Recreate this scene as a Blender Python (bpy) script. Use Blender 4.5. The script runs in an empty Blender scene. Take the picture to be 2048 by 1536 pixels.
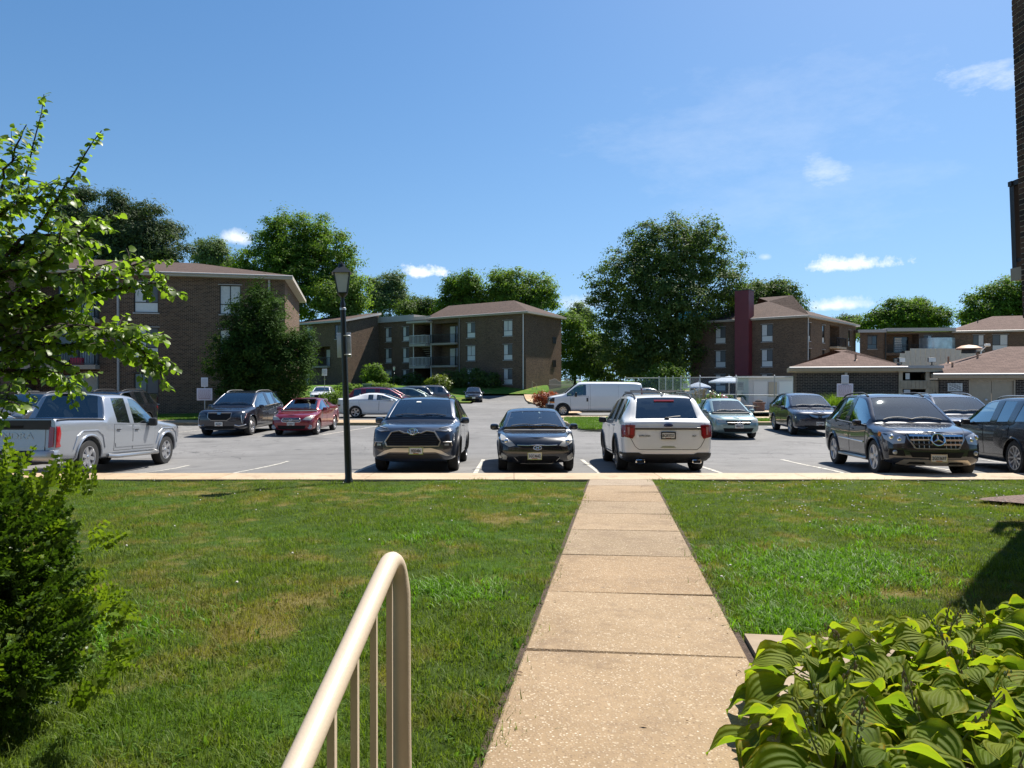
import bpy, bmesh, math, random
import numpy as np
from mathutils import Vector, Matrix, Euler
from mathutils.bvhtree import BVHTree

scene = bpy.context.scene
col = scene.collection
R = math.radians
CAM_Z = 2.2            # eye height above the parking lot
F_PX, CX, HY = 1420.0, 1024.0, 760.0   # lens in photo pixels: used to turn measured positions into metres

# ------------------------------------------------------------------ camera, sky, sun, exposure
cam_data = bpy.data.cameras.new('camera')
cam = bpy.data.objects.new('camera', cam_data)
col.objects.link(cam)
cam.location = (0, 0, CAM_Z)
cam.rotation_euler = (R(90 - 0.32), 0, 0)
cam_data.sensor_width = 36
cam_data.lens = 36 * F_PX / 2048
cam_data.clip_start = 0.05
cam_data.clip_end = 3000
scene.camera = cam

SUN_AZ, SUN_EL = 38.5, 56.0     # azimuth from +Y towards +X
world = bpy.data.worlds.new('World')
scene.world = world
world.use_nodes = True
wn, wl = world.node_tree.nodes, world.node_tree.links
wn.clear()
def wnode(t, **kw):
    n = wn.new(t)
    for k, v in kw.items(): setattr(n, k, v)
    return n
def wmath(op, a, b=None, clamp=False):
    n = wnode('ShaderNodeMath', operation=op, use_clamp=clamp)
    for i, v in enumerate((a, b)):
        if v is None: continue
        if isinstance(v, (int, float)): n.inputs[i].default_value = v
        else: wl.new(v, n.inputs[i])
    return n.outputs[0]
sky = wnode('ShaderNodeTexSky')
sky.sky_type = 'NISHITA'
sky.sun_disc = False
sky.sun_elevation = R(SUN_EL)
sky.sun_rotation = R(SUN_AZ)
sky.altitude = 0
sky.air_density = 1.25
sky.dust_density = 0.5
sky.ozone_density = 3.4
tc = wnode('ShaderNodeTexCoord')
# the sky is looked up a little above the true direction: the yellow band at the very horizon is hidden by summer haze
mpv = wnode('ShaderNodeVectorMath', operation='MULTIPLY_ADD'); wl.new(tc.outputs['Generated'], mpv.inputs[0])
mpv.inputs[1].default_value = (1, 1, 0.86); mpv.inputs[2].default_value = (0, 0, 0.15)
nrm_ = wnode('ShaderNodeVectorMath', operation='NORMALIZE'); wl.new(mpv.outputs[0], nrm_.inputs[0]); wl.new(nrm_.outputs[0], sky.inputs['Vector'])
sep = wnode('ShaderNodeSeparateXYZ'); wl.new(tc.outputs['Generated'], sep.inputs[0])
azim = wmath('ARCTAN2', sep.outputs[0], sep.outputs[1])
elev = wmath('ARCSINE', sep.outputs[2])
def noise3(scale, detail, rough=0.6, stretch=(1, 1, 1)):
    mp = wnode('ShaderNodeMapping'); mp.inputs['Scale'].default_value = stretch
    wl.new(tc.outputs['Generated'], mp.inputs[0])
    n = wnode('ShaderNodeTexNoise'); n.inputs['Scale'].default_value = scale
    n.inputs['Detail'].default_value = detail; n.inputs['Roughness'].default_value = rough
    wl.new(mp.outputs[0], n.inputs['Vector'])
    return n.outputs['Fac']
nz_puff = noise3(46, 8, 0.66)
nz_wisp = noise3(9, 7, 0.68, (1, 1, 2.6))
def cloud_mask(px, py, wpx, hpx, soft, nz, amp, flat=0.0):
    a0 = math.atan((px - CX) / F_PX); e0 = math.atan((HY - py) / F_PX * math.cos(a0))
    da = wmath('DIVIDE', wmath('SUBTRACT', azim, a0), wpx / F_PX)
    de = wmath('DIVIDE', wmath('SUBTRACT', elev, e0), hpx / F_PX)
    if flat:   # flat-bottomed cumulus: squeeze the half below the centre
        de = wmath('MULTIPLY', de, wmath('ADD', 1.0, wmath('MULTIPLY', wmath('LESS_THAN', de, 0.0), flat)))
    r = wmath('SQRT', wmath('ADD', wmath('MULTIPLY', da, da), wmath('MULTIPLY', de, de)))
    v = wmath('ADD', wmath('SUBTRACT', 1.0, r), wmath('MULTIPLY', wmath('SUBTRACT', nz, 0.5), amp))
    return wmath('DIVIDE', v, soft, True)
masks = [cloud_mask(850, 547, 50, 17, 0.55, nz_puff, 2.6, 1.0), cloud_mask(1700, 530, 80, 20, 0.65, nz_puff, 2.5, 1.0),
         cloud_mask(1676, 612, 60, 20, 0.8, nz_puff, 1.8, 1.2), cloud_mask(474, 478, 30, 18, 0.9, nz_puff, 1.9, 0.5),
         wmath('MULTIPLY', cloud_mask(1965, 148, 64, 26, 1.3, nz_wisp, 5.5), 0.55), wmath('MULTIPLY', cloud_mask(1648, 338, 36, 30, 1.4, nz_wisp, 6.0), 0.45),
         wmath('MULTIPLY', cloud_mask(1500, 262, 300, 110, 2.4, nz_wisp, 3.6), 0.26), wmath('MULTIPLY', cloud_mask(1590, 400, 230, 90, 2.4, nz_wisp, 3.6), 0.22),
         wmath('MULTIPLY', cloud_mask(1530, 514, 14, 7, 1.0, nz_puff, 1.6), 0.5), wmath('MULTIPLY', cloud_mask(1160, 610, 60, 22, 1.1, nz_puff, 2.0, 0.6), 0.75)]
m = masks[0]
for k in masks[1:]: m = wmath('MAXIMUM', m, k)
# the thin summer haze near the horizon
hz = wmath('MULTIPLY', wmath('POWER', wmath('SUBTRACT', 1.0, wmath('ABSOLUTE', sep.outputs[2])), 5.0), 0.30)
mixh = wnode('ShaderNodeMix', data_type='RGBA'); wl.new(hz, mixh.inputs[0])
hsv = wnode('ShaderNodeHueSaturation'); hsv.inputs['Saturation'].default_value = 1.24; wl.new(sky.outputs[0], hsv.inputs['Color'])
wl.new(hsv.outputs[0], mixh.inputs[6]); mixh.inputs[7].default_value = (4.6, 7.2, 9.8, 1)
mixc = wnode('ShaderNodeMix', data_type='RGBA'); wl.new(wmath('MULTIPLY', m, 0.9), mixc.inputs[0])
wl.new(mixh.outputs[2], mixc.inputs[6]); mixc.inputs[7].default_value = (8.6, 9.0, 9.6, 1)
bg = wnode('ShaderNodeBackground'); bg.inputs['Strength'].default_value = 0.066
wl.new(mixc.outputs[2], bg.inputs['Color'])
wo = wnode('ShaderNodeOutputWorld'); wl.new(bg.outputs[0], wo.inputs['Surface'])

sun_data = bpy.data.lights.new('sun', 'SUN')
sun_data.energy = 4.9
sun_data.angle = R(0.53)
sun_data.color = (1.0, 0.945, 0.86)
sun = bpy.data.objects.new('sun', sun_data)
col.objects.link(sun)
sdir = Vector((math.sin(R(SUN_AZ)) * math.cos(R(SUN_EL)), math.cos(R(SUN_AZ)) * math.cos(R(SUN_EL)), math.sin(R(SUN_EL))))
sun.rotation_euler = sdir.to_track_quat('Z', 'Y').to_euler()
sun.location = sdir * 60

scene.view_settings.view_transform = 'Standard'
scene.view_settings.look = 'None'
scene.view_settings.exposure = 1.0
scene.view_settings.gamma = 1.0
scene.view_settings.use_curve_mapping = False
cy = scene.cycles
cy.max_bounces = 8; cy.diffuse_bounces = 3; cy.glossy_bounces = 3; cy.transmission_bounces = 4; cy.transparent_max_bounces = 12
cy.use_denoising = True

rnd = random.Random(7)
# ------------------------------------------------------------------ helpers
def wp(px, d, z=None, py=None):
    """photo column px (and row py) at distance d -> metres"""
    if z is None: z = CAM_Z - (py - HY) / F_PX * d
    return Vector(((px - CX) / F_PX * d, d, z))

def tag(o, label=None, cat=None, group=None, kind=None):
    if label: o['label'] = label
    if cat: o['category'] = cat
    if group: o['group'] = group
    if kind: o['kind'] = kind
    return o
def thing(name, label=None, cat=None, loc=(0, 0, 0), rotz=0.0, group=None, kind=None, rot=None):
    o = bpy.data.objects.new(name, None); col.objects.link(o)
    o.empty_display_size = 0.2
    o.location = loc
    o.rotation_euler = rot if rot else (0, 0, rotz)
    return tag(o, label, cat, group, kind)
def link(name, me, parent=None):
    o = bpy.data.objects.new(name, me); col.objects.link(o)
    if parent is not None: o.parent = parent
    return o
def kids(o, allo=None): return [c for c in bpy.data.objects if c.parent == o]
def copy_tree(o, kidmap, parent=None):
    c = o.copy(); col.objects.link(c); c.parent = parent
    for ch in kidmap.get(o.name, []): copy_tree(ch, kidmap, c)
    return c
def kid_map():
    m = {}
    for o in bpy.data.objects:
        if o.parent: m.setdefault(o.parent.name, []).append(o)
    return m

class MB:
    """collects geometry for ONE mesh object"""
    def __init__(s): s.v = []; s.f = []; s.m = []; s.sm = []
    def add(s, verts, faces, mi=0, smooth=False, M=None):
        b = len(s.v)
        s.v += [tuple(M @ Vector(p)) for p in verts] if M is not None else [tuple(p) for p in verts]
        for f in faces: s.f.append(tuple(b + i for i in f)); s.m.append(mi); s.sm.append(smooth)
        return s
    def quad(s, a, b, c, d, mi=0): return s.add([a, b, c, d], [(0, 1, 2, 3)], mi)
    def box(s, x0, x1, y0, y1, z0, z1, mi=0, M=None):
        v = [(x0, y0, z0), (x1, y0, z0), (x1, y1, z0), (x0, y1, z0), (x0, y0, z1), (x1, y0, z1), (x1, y1, z1), (x0, y1, z1)]
        return s.add(v, [(0, 3, 2, 1), (4, 5, 6, 7), (0, 1, 5, 4), (1, 2, 6, 5), (2, 3, 7, 6), (3, 0, 4, 7)], mi, False, M)
    def cbox(s, c, sz, mi=0, M=None):
        return s.box(c[0] - sz[0] / 2, c[0] + sz[0] / 2, c[1] - sz[1] / 2, c[1] + sz[1] / 2, c[2] - sz[2] / 2, c[2] + sz[2] / 2, mi, M)
    def rbox(s, c, sz, r, mi=0, M=None):
        """box with chamfered edges (every corner cut), shaded smooth"""
        hx, hy, hz = sz[0] / 2, sz[1] / 2, sz[2] / 2
        r = min(r, hx * .95, hy * .95, hz * .95)
        bm = bmesh.new(); bmesh.ops.create_cube(bm, size=1.0)
        for v in bm.verts: v.co = Vector((v.co.x * 2 * hx, v.co.y * 2 * hy, v.co.z * 2 * hz))
        bmesh.ops.bevel(bm, geom=bm.edges[:], offset=r, segments=2, affect='EDGES', profile=0.5)
        for v in bm.verts: v.co += Vector(c)
        bm.verts.index_update()
        vs = [v.co.copy() for v in bm.verts]; fs = [[q.index for q in f.verts] for f in bm.faces]
        bm.free()
        return s.add(vs, fs, mi, True, M)
    def prism(s, poly, z0, z1, mi=0, M=None):
        n = len(poly)
        v = [(p[0], p[1], z0) for p in poly] + [(p[0], p[1], z1) for p in poly]
        f = [tuple(range(n - 1, -1, -1)), tuple(range(n, 2 * n))] + [(i, (i + 1) % n, n + (i + 1) % n, n + i) for i in range(n)]
        return s.add(v, f, mi, False, M)
    def tube(s, pts, r, seg=8, mi=0, cap=True, M=None, squash=None):
        pts = [Vector(p) for p in pts]; n = len(pts)
        rr = r if isinstance(r, (list, tuple)) else [r] * n
        V = []; F = []
        up = None
        for i, p in enumerate(pts):
            t = (pts[min(i + 1, n - 1)] - pts[max(i - 1, 0)]).normalized()
            if up is None:
                a = Vector((0, 0, 1)) if abs(t.z) < 0.9 else Vector((1, 0, 0))
                up = (a - t * a.dot(t)).normalized()
            else: up = (up - t * up.dot(t)).normalized()
            sd = t.cross(up)
            for k in range(seg):
                q = 2 * math.pi * k / seg
                V.append(p + (up * math.cos(q) + sd * math.sin(q)) * rr[i])
        for i in range(n - 1):
            for k in range(seg):
                F.append((i * seg + k, i * seg + (k + 1) % seg, (i + 1) * seg + (k + 1) % seg, (i + 1) * seg + k))
        s.add(V, F, mi, True, M)
        if cap:
            s.add([V[k] for k in range(seg)], [tuple(range(seg - 1, -1, -1))], mi, False, M)
            s.add([V[(n - 1) * seg + k] for k in range(seg)], [tuple(range(seg))], mi, False, M)
        return s
    def lathe(s, prof, seg=24, mi=0, M=None, smooth=True):
        """prof: (r, z) pairs, turned about z"""
        n = len(prof); V = []; F = []
        for (r, z) in prof:
            for k in range(seg):
                q = 2 * math.pi * k / seg; V.append((r * math.cos(q), r * math.sin(q), z))
        for i in range(n - 1):
            for k in range(seg): F.append((i * seg + k, i * seg + (k + 1) % seg, (i + 1) * seg + (k + 1) % seg, (i + 1) * seg + k))
        return s.add(V, F, mi, smooth, M)
    def blob(s, c, sz, mi=0, M=None, sub=2):
        bm = bmesh.new(); bmesh.ops.create_icosphere(bm, subdivisions=sub, radius=1.0)
        bm.verts.index_update()
        vs = [(c[0] + v.co.x * sz[0], c[1] + v.co.y * sz[1], c[2] + v.co.z * sz[2]) for v in bm.verts]
        fs = [[q.index for q in f.verts] for f in bm.faces]; bm.free()
        return s.add(vs, fs, mi, True, M)
    def mesh(s, name, mats, uv=True):
        me = bpy.data.meshes.new(name)
        me.from_pydata(s.v, [], s.f)
        for m_ in (mats if isinstance(mats, (list, tuple)) else [mats]): me.materials.append(m_)
        me.polygons.foreach_set('material_index', s.m)
        me.polygons.foreach_set('use_smooth', s.sm)
        if any(s.sm): me.set_sharp_from_angle(angle=R(38))
        if uv: box_uv(me)
        return me
    def build(s, name, mats, parent=None, uv=True): return link(name, s.mesh(name, mats, uv), parent)

def box_uv(me):
    """uv in metres: walls get (distance along the wall, height), flat faces (x, y)"""
    lay = me.uv_layers.new(name='UVMap')
    nl = len(me.loops); uv = np.zeros((nl, 2), dtype=np.float32)
    co = np.zeros(len(me.vertices) * 3, dtype=np.float32); me.vertices.foreach_get('co', co); co = co.reshape(-1, 3)
    for p in me.polygons:
        n = p.normal
        idx = [me.loops[i].vertex_index for i in p.loop_indices]
        c = co[idx]
        if abs(n.z) < 0.6:
            l_ = math.hypot(n.x, n.y) or 1
            t = (-n.y / l_, n.x / l_)
            a = c[:, 0] * t[0] + c[:, 1] * t[1]; b = c[:, 2]
        elif abs(n.z) < 0.995:
            l_ = math.hypot(n.x, n.y) or 1
            t = (-n.y / l_, n.x / l_)
            a = c[:, 0] * t[0] + c[:, 1] * t[1]; b = (c[:, 0] * n.x + c[:, 1] * n.y) / l_ / max(abs(n.z), .3)
        else: a = c[:, 0]; b = c[:, 1]
        for k, li in enumerate(p.loop_indices): uv[li] = (a[k], b[k])
    lay.data.foreach_set('uv', uv.ravel())

def np_mesh(name, V, F, mat, attr=None, smooth=False):
    """numpy verts (n,3) and faces (m,k) -> mesh; attr = per-face random value stored on faces"""
    me = bpy.data.meshes.new(name)
    nv, nf, k = len(V), len(F), F.shape[1]
    me.vertices.add(nv); me.vertices.foreach_set('co', V.astype(np.float32).ravel())
    me.loops.add(nf * k); me.loops.foreach_set('vertex_index', F.astype(np.int32).ravel())
    me.polygons.add(nf); me.polygons.foreach_set('loop_start', np.arange(0, nf * k, k, dtype=np.int32))
    try: me.polygons.foreach_set('loop_total', np.full(nf, k, dtype=np.int32))
    except Exception: pass
    if smooth: me.polygons.foreach_set('use_smooth', np.ones(nf, dtype=bool))
    me.update(calc_edges=True)
    if attr is not None:
        a = me.attributes.new('rnd', 'FLOAT', 'FACE'); a.data.foreach_set('value', attr.astype(np.float32))
    me.materials.append(mat)
    return me

def text_mesh(txt, size, mat, depth=0.002, bold=0.0):
    cu = bpy.data.curves.new('lettering', 'FONT')
    cu.body = txt; cu.size = size; cu.align_x = 'CENTER'; cu.align_y = 'CENTER'; cu.extrude = depth; cu.offset = bold
    cu.resolution_u = 2
    o = bpy.data.objects.new('lettering', cu); col.objects.link(o)
    dg = bpy.context.evaluated_depsgraph_get()
    me = bpy.data.meshes.new_from_object(o.evaluated_get(dg))
    bpy.data.objects.remove(o); bpy.data.curves.remove(cu)
    me.materials.clear(); me.materials.append(mat)
    return me

# ------------------------------------------------------------------ materials
MATS = {}
class NT:
    def __init__(s, name):
        s.mat = bpy.data.materials.new(name); s.mat.use_nodes = True
        s.n, s.l = s.mat.node_tree.nodes, s.mat.node_tree.links
        s.b = s.n['Principled BSDF']; s.out = s.n['Material Output']
    def node(s, t, **kw):
        n = s.n.new(t)
        for k, v in kw.items(): setattr(n, k, v)
        return n
    def put(s, sock, v):
        if isinstance(v, (int, float, tuple)):
            sock.default_value = (*v, 1) if isinstance(v, tuple) and len(v) == 3 and sock.type == 'RGBA' else v
        else: s.l.new(v, sock)
    def set(s, **kw):
        for k, v in kw.items(): s.put(s.b.inputs[k.replace('_', ' ')], v)
    def math(s, op, a, b=0.0, clamp=False):
        n = s.node('ShaderNodeMath', operation=op, use_clamp=clamp); s.put(n.inputs[0], a); s.put(n.inputs[1], b); return n.outputs[0]
    def mix(s, f, a, b, blend='MIX'):
        n = s.node('ShaderNodeMix', data_type='RGBA', blend_type=blend); s.put(n.inputs[0], f); s.put(n.inputs[6], a); s.put(n.inputs[7], b); return n.outputs[2]
    def coord(s, kind='Object', scale=None):
        if kind == 'World': o = s.node('ShaderNodeNewGeometry').outputs['Position']
        else: o = s.node('ShaderNodeTexCoord').outputs[kind]
        if scale:
            mp = s.node('ShaderNodeMapping'); mp.inputs['Scale'].default_value = scale; s.l.new(o, mp.inputs[0]); o = mp.outputs[0]
        return o
    def noise(s, scale, detail=4, rough=0.55, vec=None, out='Fac'):
        n = s.node('ShaderNodeTexNoise'); n.inputs['Scale'].default_value = scale; n.inputs['Detail'].default_value = detail; n.inputs['Roughness'].default_value = rough
        if vec is not None: s.l.new(vec, n.inputs['Vector'])
        return n.outputs[out]
    def voro(s, scale, vec=None, feature='F1', out='Distance', rand=1.0):
        n = s.node('ShaderNodeTexVoronoi', feature=feature); n.inputs['Scale'].default_value = scale; n.inputs['Randomness'].default_value = rand
        if vec is not None: s.l.new(vec, n.inputs['Vector'])
        return n.outputs[out]
    def ramp(s, f, stops):
        n = s.node('ShaderNodeValToRGB'); cr = n.color_ramp
        while len(cr.elements) > 1: cr.elements.remove(cr.elements[-1])
        for i, (p, c) in enumerate(stops):
            e = cr.elements[0] if i == 0 else cr.elements.new(p)
            e.position = p; e.color = (*c, 1) if isinstance(c, tuple) else (c, c, c, 1)
        s.put(n.inputs[0], f); return n.outputs['Color']
    def bump(s, h, strength=0.3, dist=0.01):
        n = s.node('ShaderNodeBump'); n.inputs['Strength'].default_value = strength; n.inputs['Distance'].default_value = dist
        s.put(n.inputs['Height'], h); s.l.new(n.outputs[0], s.b.inputs['Normal'])

def plain(name, c, rough=0.5, metal=0.0, var=0.0, vscale=6.0, coat=0.0, spec=None, **kw):
    if name in MATS: return MATS[name]
    t = NT(name); t.set(Roughness=rough, Metallic=metal)
    if var:
        f = t.noise(vscale, 5, 0.6, t.coord())
        a = tuple(max(0, x * (1 - var)) for x in c); b = tuple(min(1, x * (1 + var)) for x in c)
        t.set(Base_Color=t.ramp(f, [(0.3, a), (0.7, b)]))
    else: t.set(Base_Color=c)
    if coat: t.set(Coat_Weight=coat); t.set(Coat_Roughness=0.03)
    if spec is not None: t.set(Specular_IOR_Level=spec)
    for k, v in kw.items(): t.set(**{k: v})
    MATS[name] = t.mat
    return t.mat

def brick_mat(name, dark, light, mortar, bw=0.205, bh=0.0677, mort=0.009):
    t = NT(name); uv = t.coord('UV')
    def bt(c1, c2, cm):
        b = t.node('ShaderNodeTexBrick'); b.offset = 0.5
        b.inputs['Scale'].default_value = 1.0; b.inputs['Brick Width'].default_value = bw; b.inputs['Row Height'].default_value = bh
        b.inputs['Mortar Size'].default_value = mort / 2; b.inputs['Mortar Smooth'].default_value = 0.2; b.inputs['Bias'].default_value = 0.0
        b.inputs['Color1'].default_value = (*c1, 1); b.inputs['Color2'].default_value = (*c2, 1); b.inputs['Mortar'].default_value = (*cm, 1)
        t.l.new(uv, b.inputs['Vector']); return b
    b = bt(dark, light, mortar)
    n = t.noise(0.6, 6, 0.7, t.coord())
    n2 = t.noise(30, 3, 0.6, t.coord())
    c = t.mix(0.5, b.outputs['Color'], t.ramp(n, [(0.3, 0.55), (0.75, 1.0)]), 'MULTIPLY')
    c = t.mix(0.35, c, t.ramp(n2, [(0.3, 0.6), (0.7, 1.0)]), 'MULTIPLY')
    t.set(Base_Color=c, Roughness=0.9, Specular_IOR_Level=0.2)
    t.bump(t.math('SUBTRACT', 1.0, b.outputs['Fac']), 0.5, 0.006)
    MATS[name] = t.mat
    return t.mat

def shingle_mat(name, a, b_, c_):
    t = NT(name); uv = t.coord('UV')
    b = t.node('ShaderNodeTexBrick'); b.offset = 0.5
    b.inputs['Scale'].default_value = 1.0; b.inputs['Brick Width'].default_value = 0.32; b.inputs['Row Height'].default_value = 0.145
    b.inputs['Mortar Size'].default_value = 0.006; b.inputs['Bias'].default_value = 0.0
    b.inputs['Color1'].default_value = (*a, 1); b.inputs['Color2'].default_value = (*b_, 1); b.inputs['Mortar'].default_value = (*c_, 1)
    t.l.new(uv, b.inputs['Vector'])
    n = t.noise(0.5, 5, 0.7, t.coord()); n2 = t.noise(18, 3, 0.6, t.coord())
    c = t.mix(0.45, b.outputs['Color'], t.ramp(n, [(0.3, 0.6), (0.75, 1.0)]), 'MULTIPLY')
    c = t.mix(0.4, c, t.ramp(n2, [(0.3, 0.55), (0.7, 1.0)]), 'MULTIPLY')
    t.set(Base_Color=c, Roughness=0.92, Specular_IOR_Level=0.2)
    t.bump(t.math('SUBTRACT', 1.0, b.outputs['Fac']), 0.4, 0.01)
    MATS[name] = t.mat
    return t.mat

def leaf_mat(name, dark, light, trans=0.4, rough=0.45, tcol=None, objrnd=False, gloss=0.3, patches=None):
    """thin leaf: diffuse front, light shining through the back, colour different from leaf to leaf"""
    t = NT(name)
    if objrnd: f = t.node('ShaderNodeObjectInfo').outputs['Random']
    else:
        at = t.node('ShaderNodeAttribute', attribute_name='rnd'); f = at.outputs['Fac']
    c = t.ramp(f, [(0.0, dark), (0.75, light), (1.0, tuple(min(1, x * 1.25) for x in light))])
    if patches: c = patches(t, c)
    t.set(Base_Color=c, Roughness=rough, Specular_IOR_Level=gloss)
    tr = t.node('ShaderNodeBsdfTranslucent')
    t.l.new(t.mix(1.0, c, tcol or (1.5, 1.65, 0.55), 'MULTIPLY'), tr.inputs['Color'])
    mx = t.node('ShaderNodeMixShader'); mx.inputs[0].default_value = trans
    t.l.new(t.b.outputs[0], mx.inputs[1]); t.l.new(tr.outputs[0], mx.inputs[2]); t.l.new(mx.outputs[0], t.out.inputs['Surface'])
    MATS[name] = t.mat
    return t.mat
# ------------------------------------------------------------------ ground heights
def smooth(a, b, x):
    t = max(0.0, min(1.0, (x - a) / (b - a))); return t * t * (3 - 2 * t)
def gz(x, y):
    """parking lot and land beyond"""
    z = 0.15 * (1 - smooth(15.0, 20.0, y))
    z -= 0.20 * math.exp(-((x + 10.5) / 3.6) ** 2 - ((y - 19.0) / 4.5) ** 2) * smooth(14.5, 17.0, y)
    z += 0.95 * smooth(70, 84, y)
    return z
def lawn_z(x, y): return 0.87 - 0.0430 * min(y, 13.75)
def path_x(y, side): return (-0.505 if side < 0 else 0.71) + 0.1462 * y
KERB_BACK, KERB_FRONT, KERB_Z = 13.72, 14.72, 0.28

# materials of the ground
def mk_asphalt():
    t = NT('asphalt'); w = t.coord('World')
    big = t.noise(0.11, 5, 0.6, w); med = t.noise(1.1, 6, 0.65, w); fine = t.noise(90, 3, 0.7, w)
    c = t.ramp(big, [(0.3, (0.142, 0.140, 0.137)), (0.7, (0.228, 0.223, 0.217))])
    c = t.mix(0.6, c, t.ramp(med, [(0.25, 0.62), (0.75, 1.1)]), 'MULTIPLY')
    c = t.mix(0.65, c, t.ramp(fine, [(0.25, 0.45), (0.75, 1.25)]), 'MULTIPLY')
    # long tyre-worn bands along the lane and hairline cracks
    st = t.noise(1.0, 4, 0.6, t.coord('World', (0.05, 1.1, 1)))
    c = t.mix(0.35, c, t.ramp(st, [(0.35, 0.7), (0.65, 1.05)]), 'MULTIPLY')
    wv = t.node('ShaderNodeVectorMath', operation='ADD'); t.l.new(w, wv.inputs[0])
    nc = t.noise(0.7, 4, 0.6, w, 'Color'); sc_ = t.node('ShaderNodeVectorMath', operation='SCALE'); t.l.new(nc, sc_.inputs[0]); sc_.inputs[3].default_value = 1.7
    t.l.new(sc_.outputs[0], wv.inputs[1])
    cr = t.voro(0.22, wv.outputs[0], 'DISTANCE_TO_EDGE')
    cr2 = t.voro(0.55, wv.outputs[0], 'DISTANCE_TO_EDGE')
    crm = t.math('MAXIMUM', t.math('LESS_THAN', cr, 0.0020), t.math('MULTIPLY', t.math('LESS_THAN', cr2, 0.0030), t.ramp(big, [(0.5, 0.0), (0.56, 1.0)])))
    c = t.mix(t.math('MULTIPLY', crm, 0.7), c, (0.03, 0.03, 0.03))
    oil = t.noise(0.5, 3, 0.5, w)
    c = t.mix(t.math('MULTIPLY', t.ramp(oil, [(0.60, 0.0), (0.70, 1.0)]), 0.5), c, (0.055, 0.054, 0.055))
    sp_ = t.voro(0.8, w); c = t.mix(t.math('MULTIPLY', t.ramp(sp_, [(0.04, 1.0), (0.16, 0.0)]), 0.55), c, (0.03, 0.03, 0.032))
    tar = t.node('ShaderNodeSeparateXYZ'); t.l.new(w, tar.inputs[0]); sm = t.math('LESS_THAN', t.math('ABSOLUTE', t.math('SUBTRACT', t.math('ADD', tar.outputs[1], t.math('MULTIPLY', med, 0.25)), 21.4)), 0.035); c = t.mix(t.math('MULTIPLY', sm, 0.6), c, (0.05, 0.05, 0.05))
    t.set(Base_Color=c, Roughness=0.85, Specular_IOR_Level=0.3)
    t.bump(t.math('ADD', fine, t.math('MULTIPLY', crm, -2.0)), 0.35, 0.006)
    return t.mat
def mk_aggregate(name, base_a, base_b, stones=True):
    t = NT(name); w = t.coord('World')
    rn = t.node('ShaderNodeObjectInfo').outputs['Random']
    big = t.noise(0.9, 5, 0.65, w); sp = t.noise(14, 4, 0.7, w)
    c = t.ramp(big, [(0.3, base_a), (0.7, base_b)])
    c = t.mix(0.5, c, t.ramp(sp, [(0.3, 0.7), (0.7, 1.1)]), 'MULTIPLY')
    c = t.mix(0.55, c, t.ramp(rn, [(0.0, (0.70, 0.71, 0.74)), (0.5, (1.05, 1.0, 0.96)), (1.0, (0.90, 0.80, 0.70))]), 'MULTIPLY')
    h = None
    if stones:
        vd = t.voro(75, w); vc = t.voro(75, w, out='Color')
        bw = t.node('ShaderNodeRGBToBW'); t.l.new(vc, bw.inputs[0])
        stone = t.ramp(bw.outputs[0], [(0.0, (0.13, 0.088, 0.058)), (0.25, (0.23, 0.165, 0.108)), (0.55, (0.31, 0.235, 0.155)), (0.8, (0.42, 0.345, 0.25)), (1.0, (0.60, 0.54, 0.45))])
        msk = t.ramp(vd, [(0.30, 1.0), (0.46, 0.0)])
        vd2 = t.voro(30, w); vc2 = t.voro(30, w, out='Color'); bw2 = t.node('ShaderNodeRGBToBW'); t.l.new(vc2, bw2.inputs[0])
        big_on = t.math('MULTIPLY', t.ramp(vd2, [(0.24, 1.0), (0.33, 0.0)]), t.math('GREATER_THAN', bw2.outputs[0], 0.70))
        c = t.mix(t.math('MULTIPLY', msk, 0.85), c, stone)
        c = t.mix(t.math('MULTIPLY', big_on, 0.38), c, (0.52, 0.43, 0.31))
        h = t.math('ADD', msk, big_on)
    dirt = t.noise(2.3, 6, 0.75, w)
    c = t.mix(t.math('MULTIPLY', t.ramp(dirt, [(0.52, 0.0), (0.70, 1.0)]), 0.55), c, (0.13, 0.088, 0.058))
    gum = t.voro(1.6, w); c = t.mix(t.math('MULTIPLY', t.ramp(gum, [(0.035, 1.0), (0.05, 0.0)]), 0.6), c, (0.07, 0.07, 0.075))
    t.set(Base_Color=c, Roughness=0.88, Specular_IOR_Level=0.25)
    t.bump(h if h is not None else sp, 0.45 if stones else 0.2, 0.004)
    return t.mat
def grass_patches(t, c):
    w = t.coord('World')
    n1 = t.noise(0.55, 4, 0.6, w); n2 = t.noise(2.2, 5, 0.65, w)
    dry = t.ramp(t.math('ADD', t.math('MULTIPLY', n1, 0.6), t.math('MULTIPLY', n2, 0.5)), [(0.565, 0.0), (0.67, 1.0)])
    c = t.mix(t.math('MULTIPLY', dry, 0.6), c, (0.225, 0.165, 0.062))
    lush = t.ramp(t.noise(0.8, 3, 0.5, t.coord('World', (1, 1, 1))), [(0.52, 0.0), (0.66, 1.0)])
    return t.mix(t.math('MULTIPLY', lush, 0.24), c, (0.055, 0.155, 0.012))
def mk_turf(name, a, b):
    t = NT(name); w = t.coord('World')
    n = t.noise(1.0, 6, 0.7, w); f = t.noise(45, 4, 0.75, w)
    c = t.ramp(n, [(0.3, a), (0.7, b)])
    c = t.mix(0.8, c, t.ramp(f, [(0.25, 0.35), (0.75, 1.5)]), 'MULTIPLY')
    c = grass_patches(t, c)
    t.set(Base_Color=c, Roughness=0.95, Specular_IOR_Level=0.1)
    t.bump(f, 0.8, 0.03)
    return t.mat
def mk_soil():
    t = NT('soil'); w = t.coord('World'); f = t.noise(30, 5, 0.75, w)
    t.set(Base_Color=t.ramp(f, [(0.3, (0.035, 0.022, 0.014)), (0.7, (0.10, 0.065, 0.045))]), Roughness=0.95); t.bump(f, 0.9, 0.03)
    return t.mat
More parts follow.
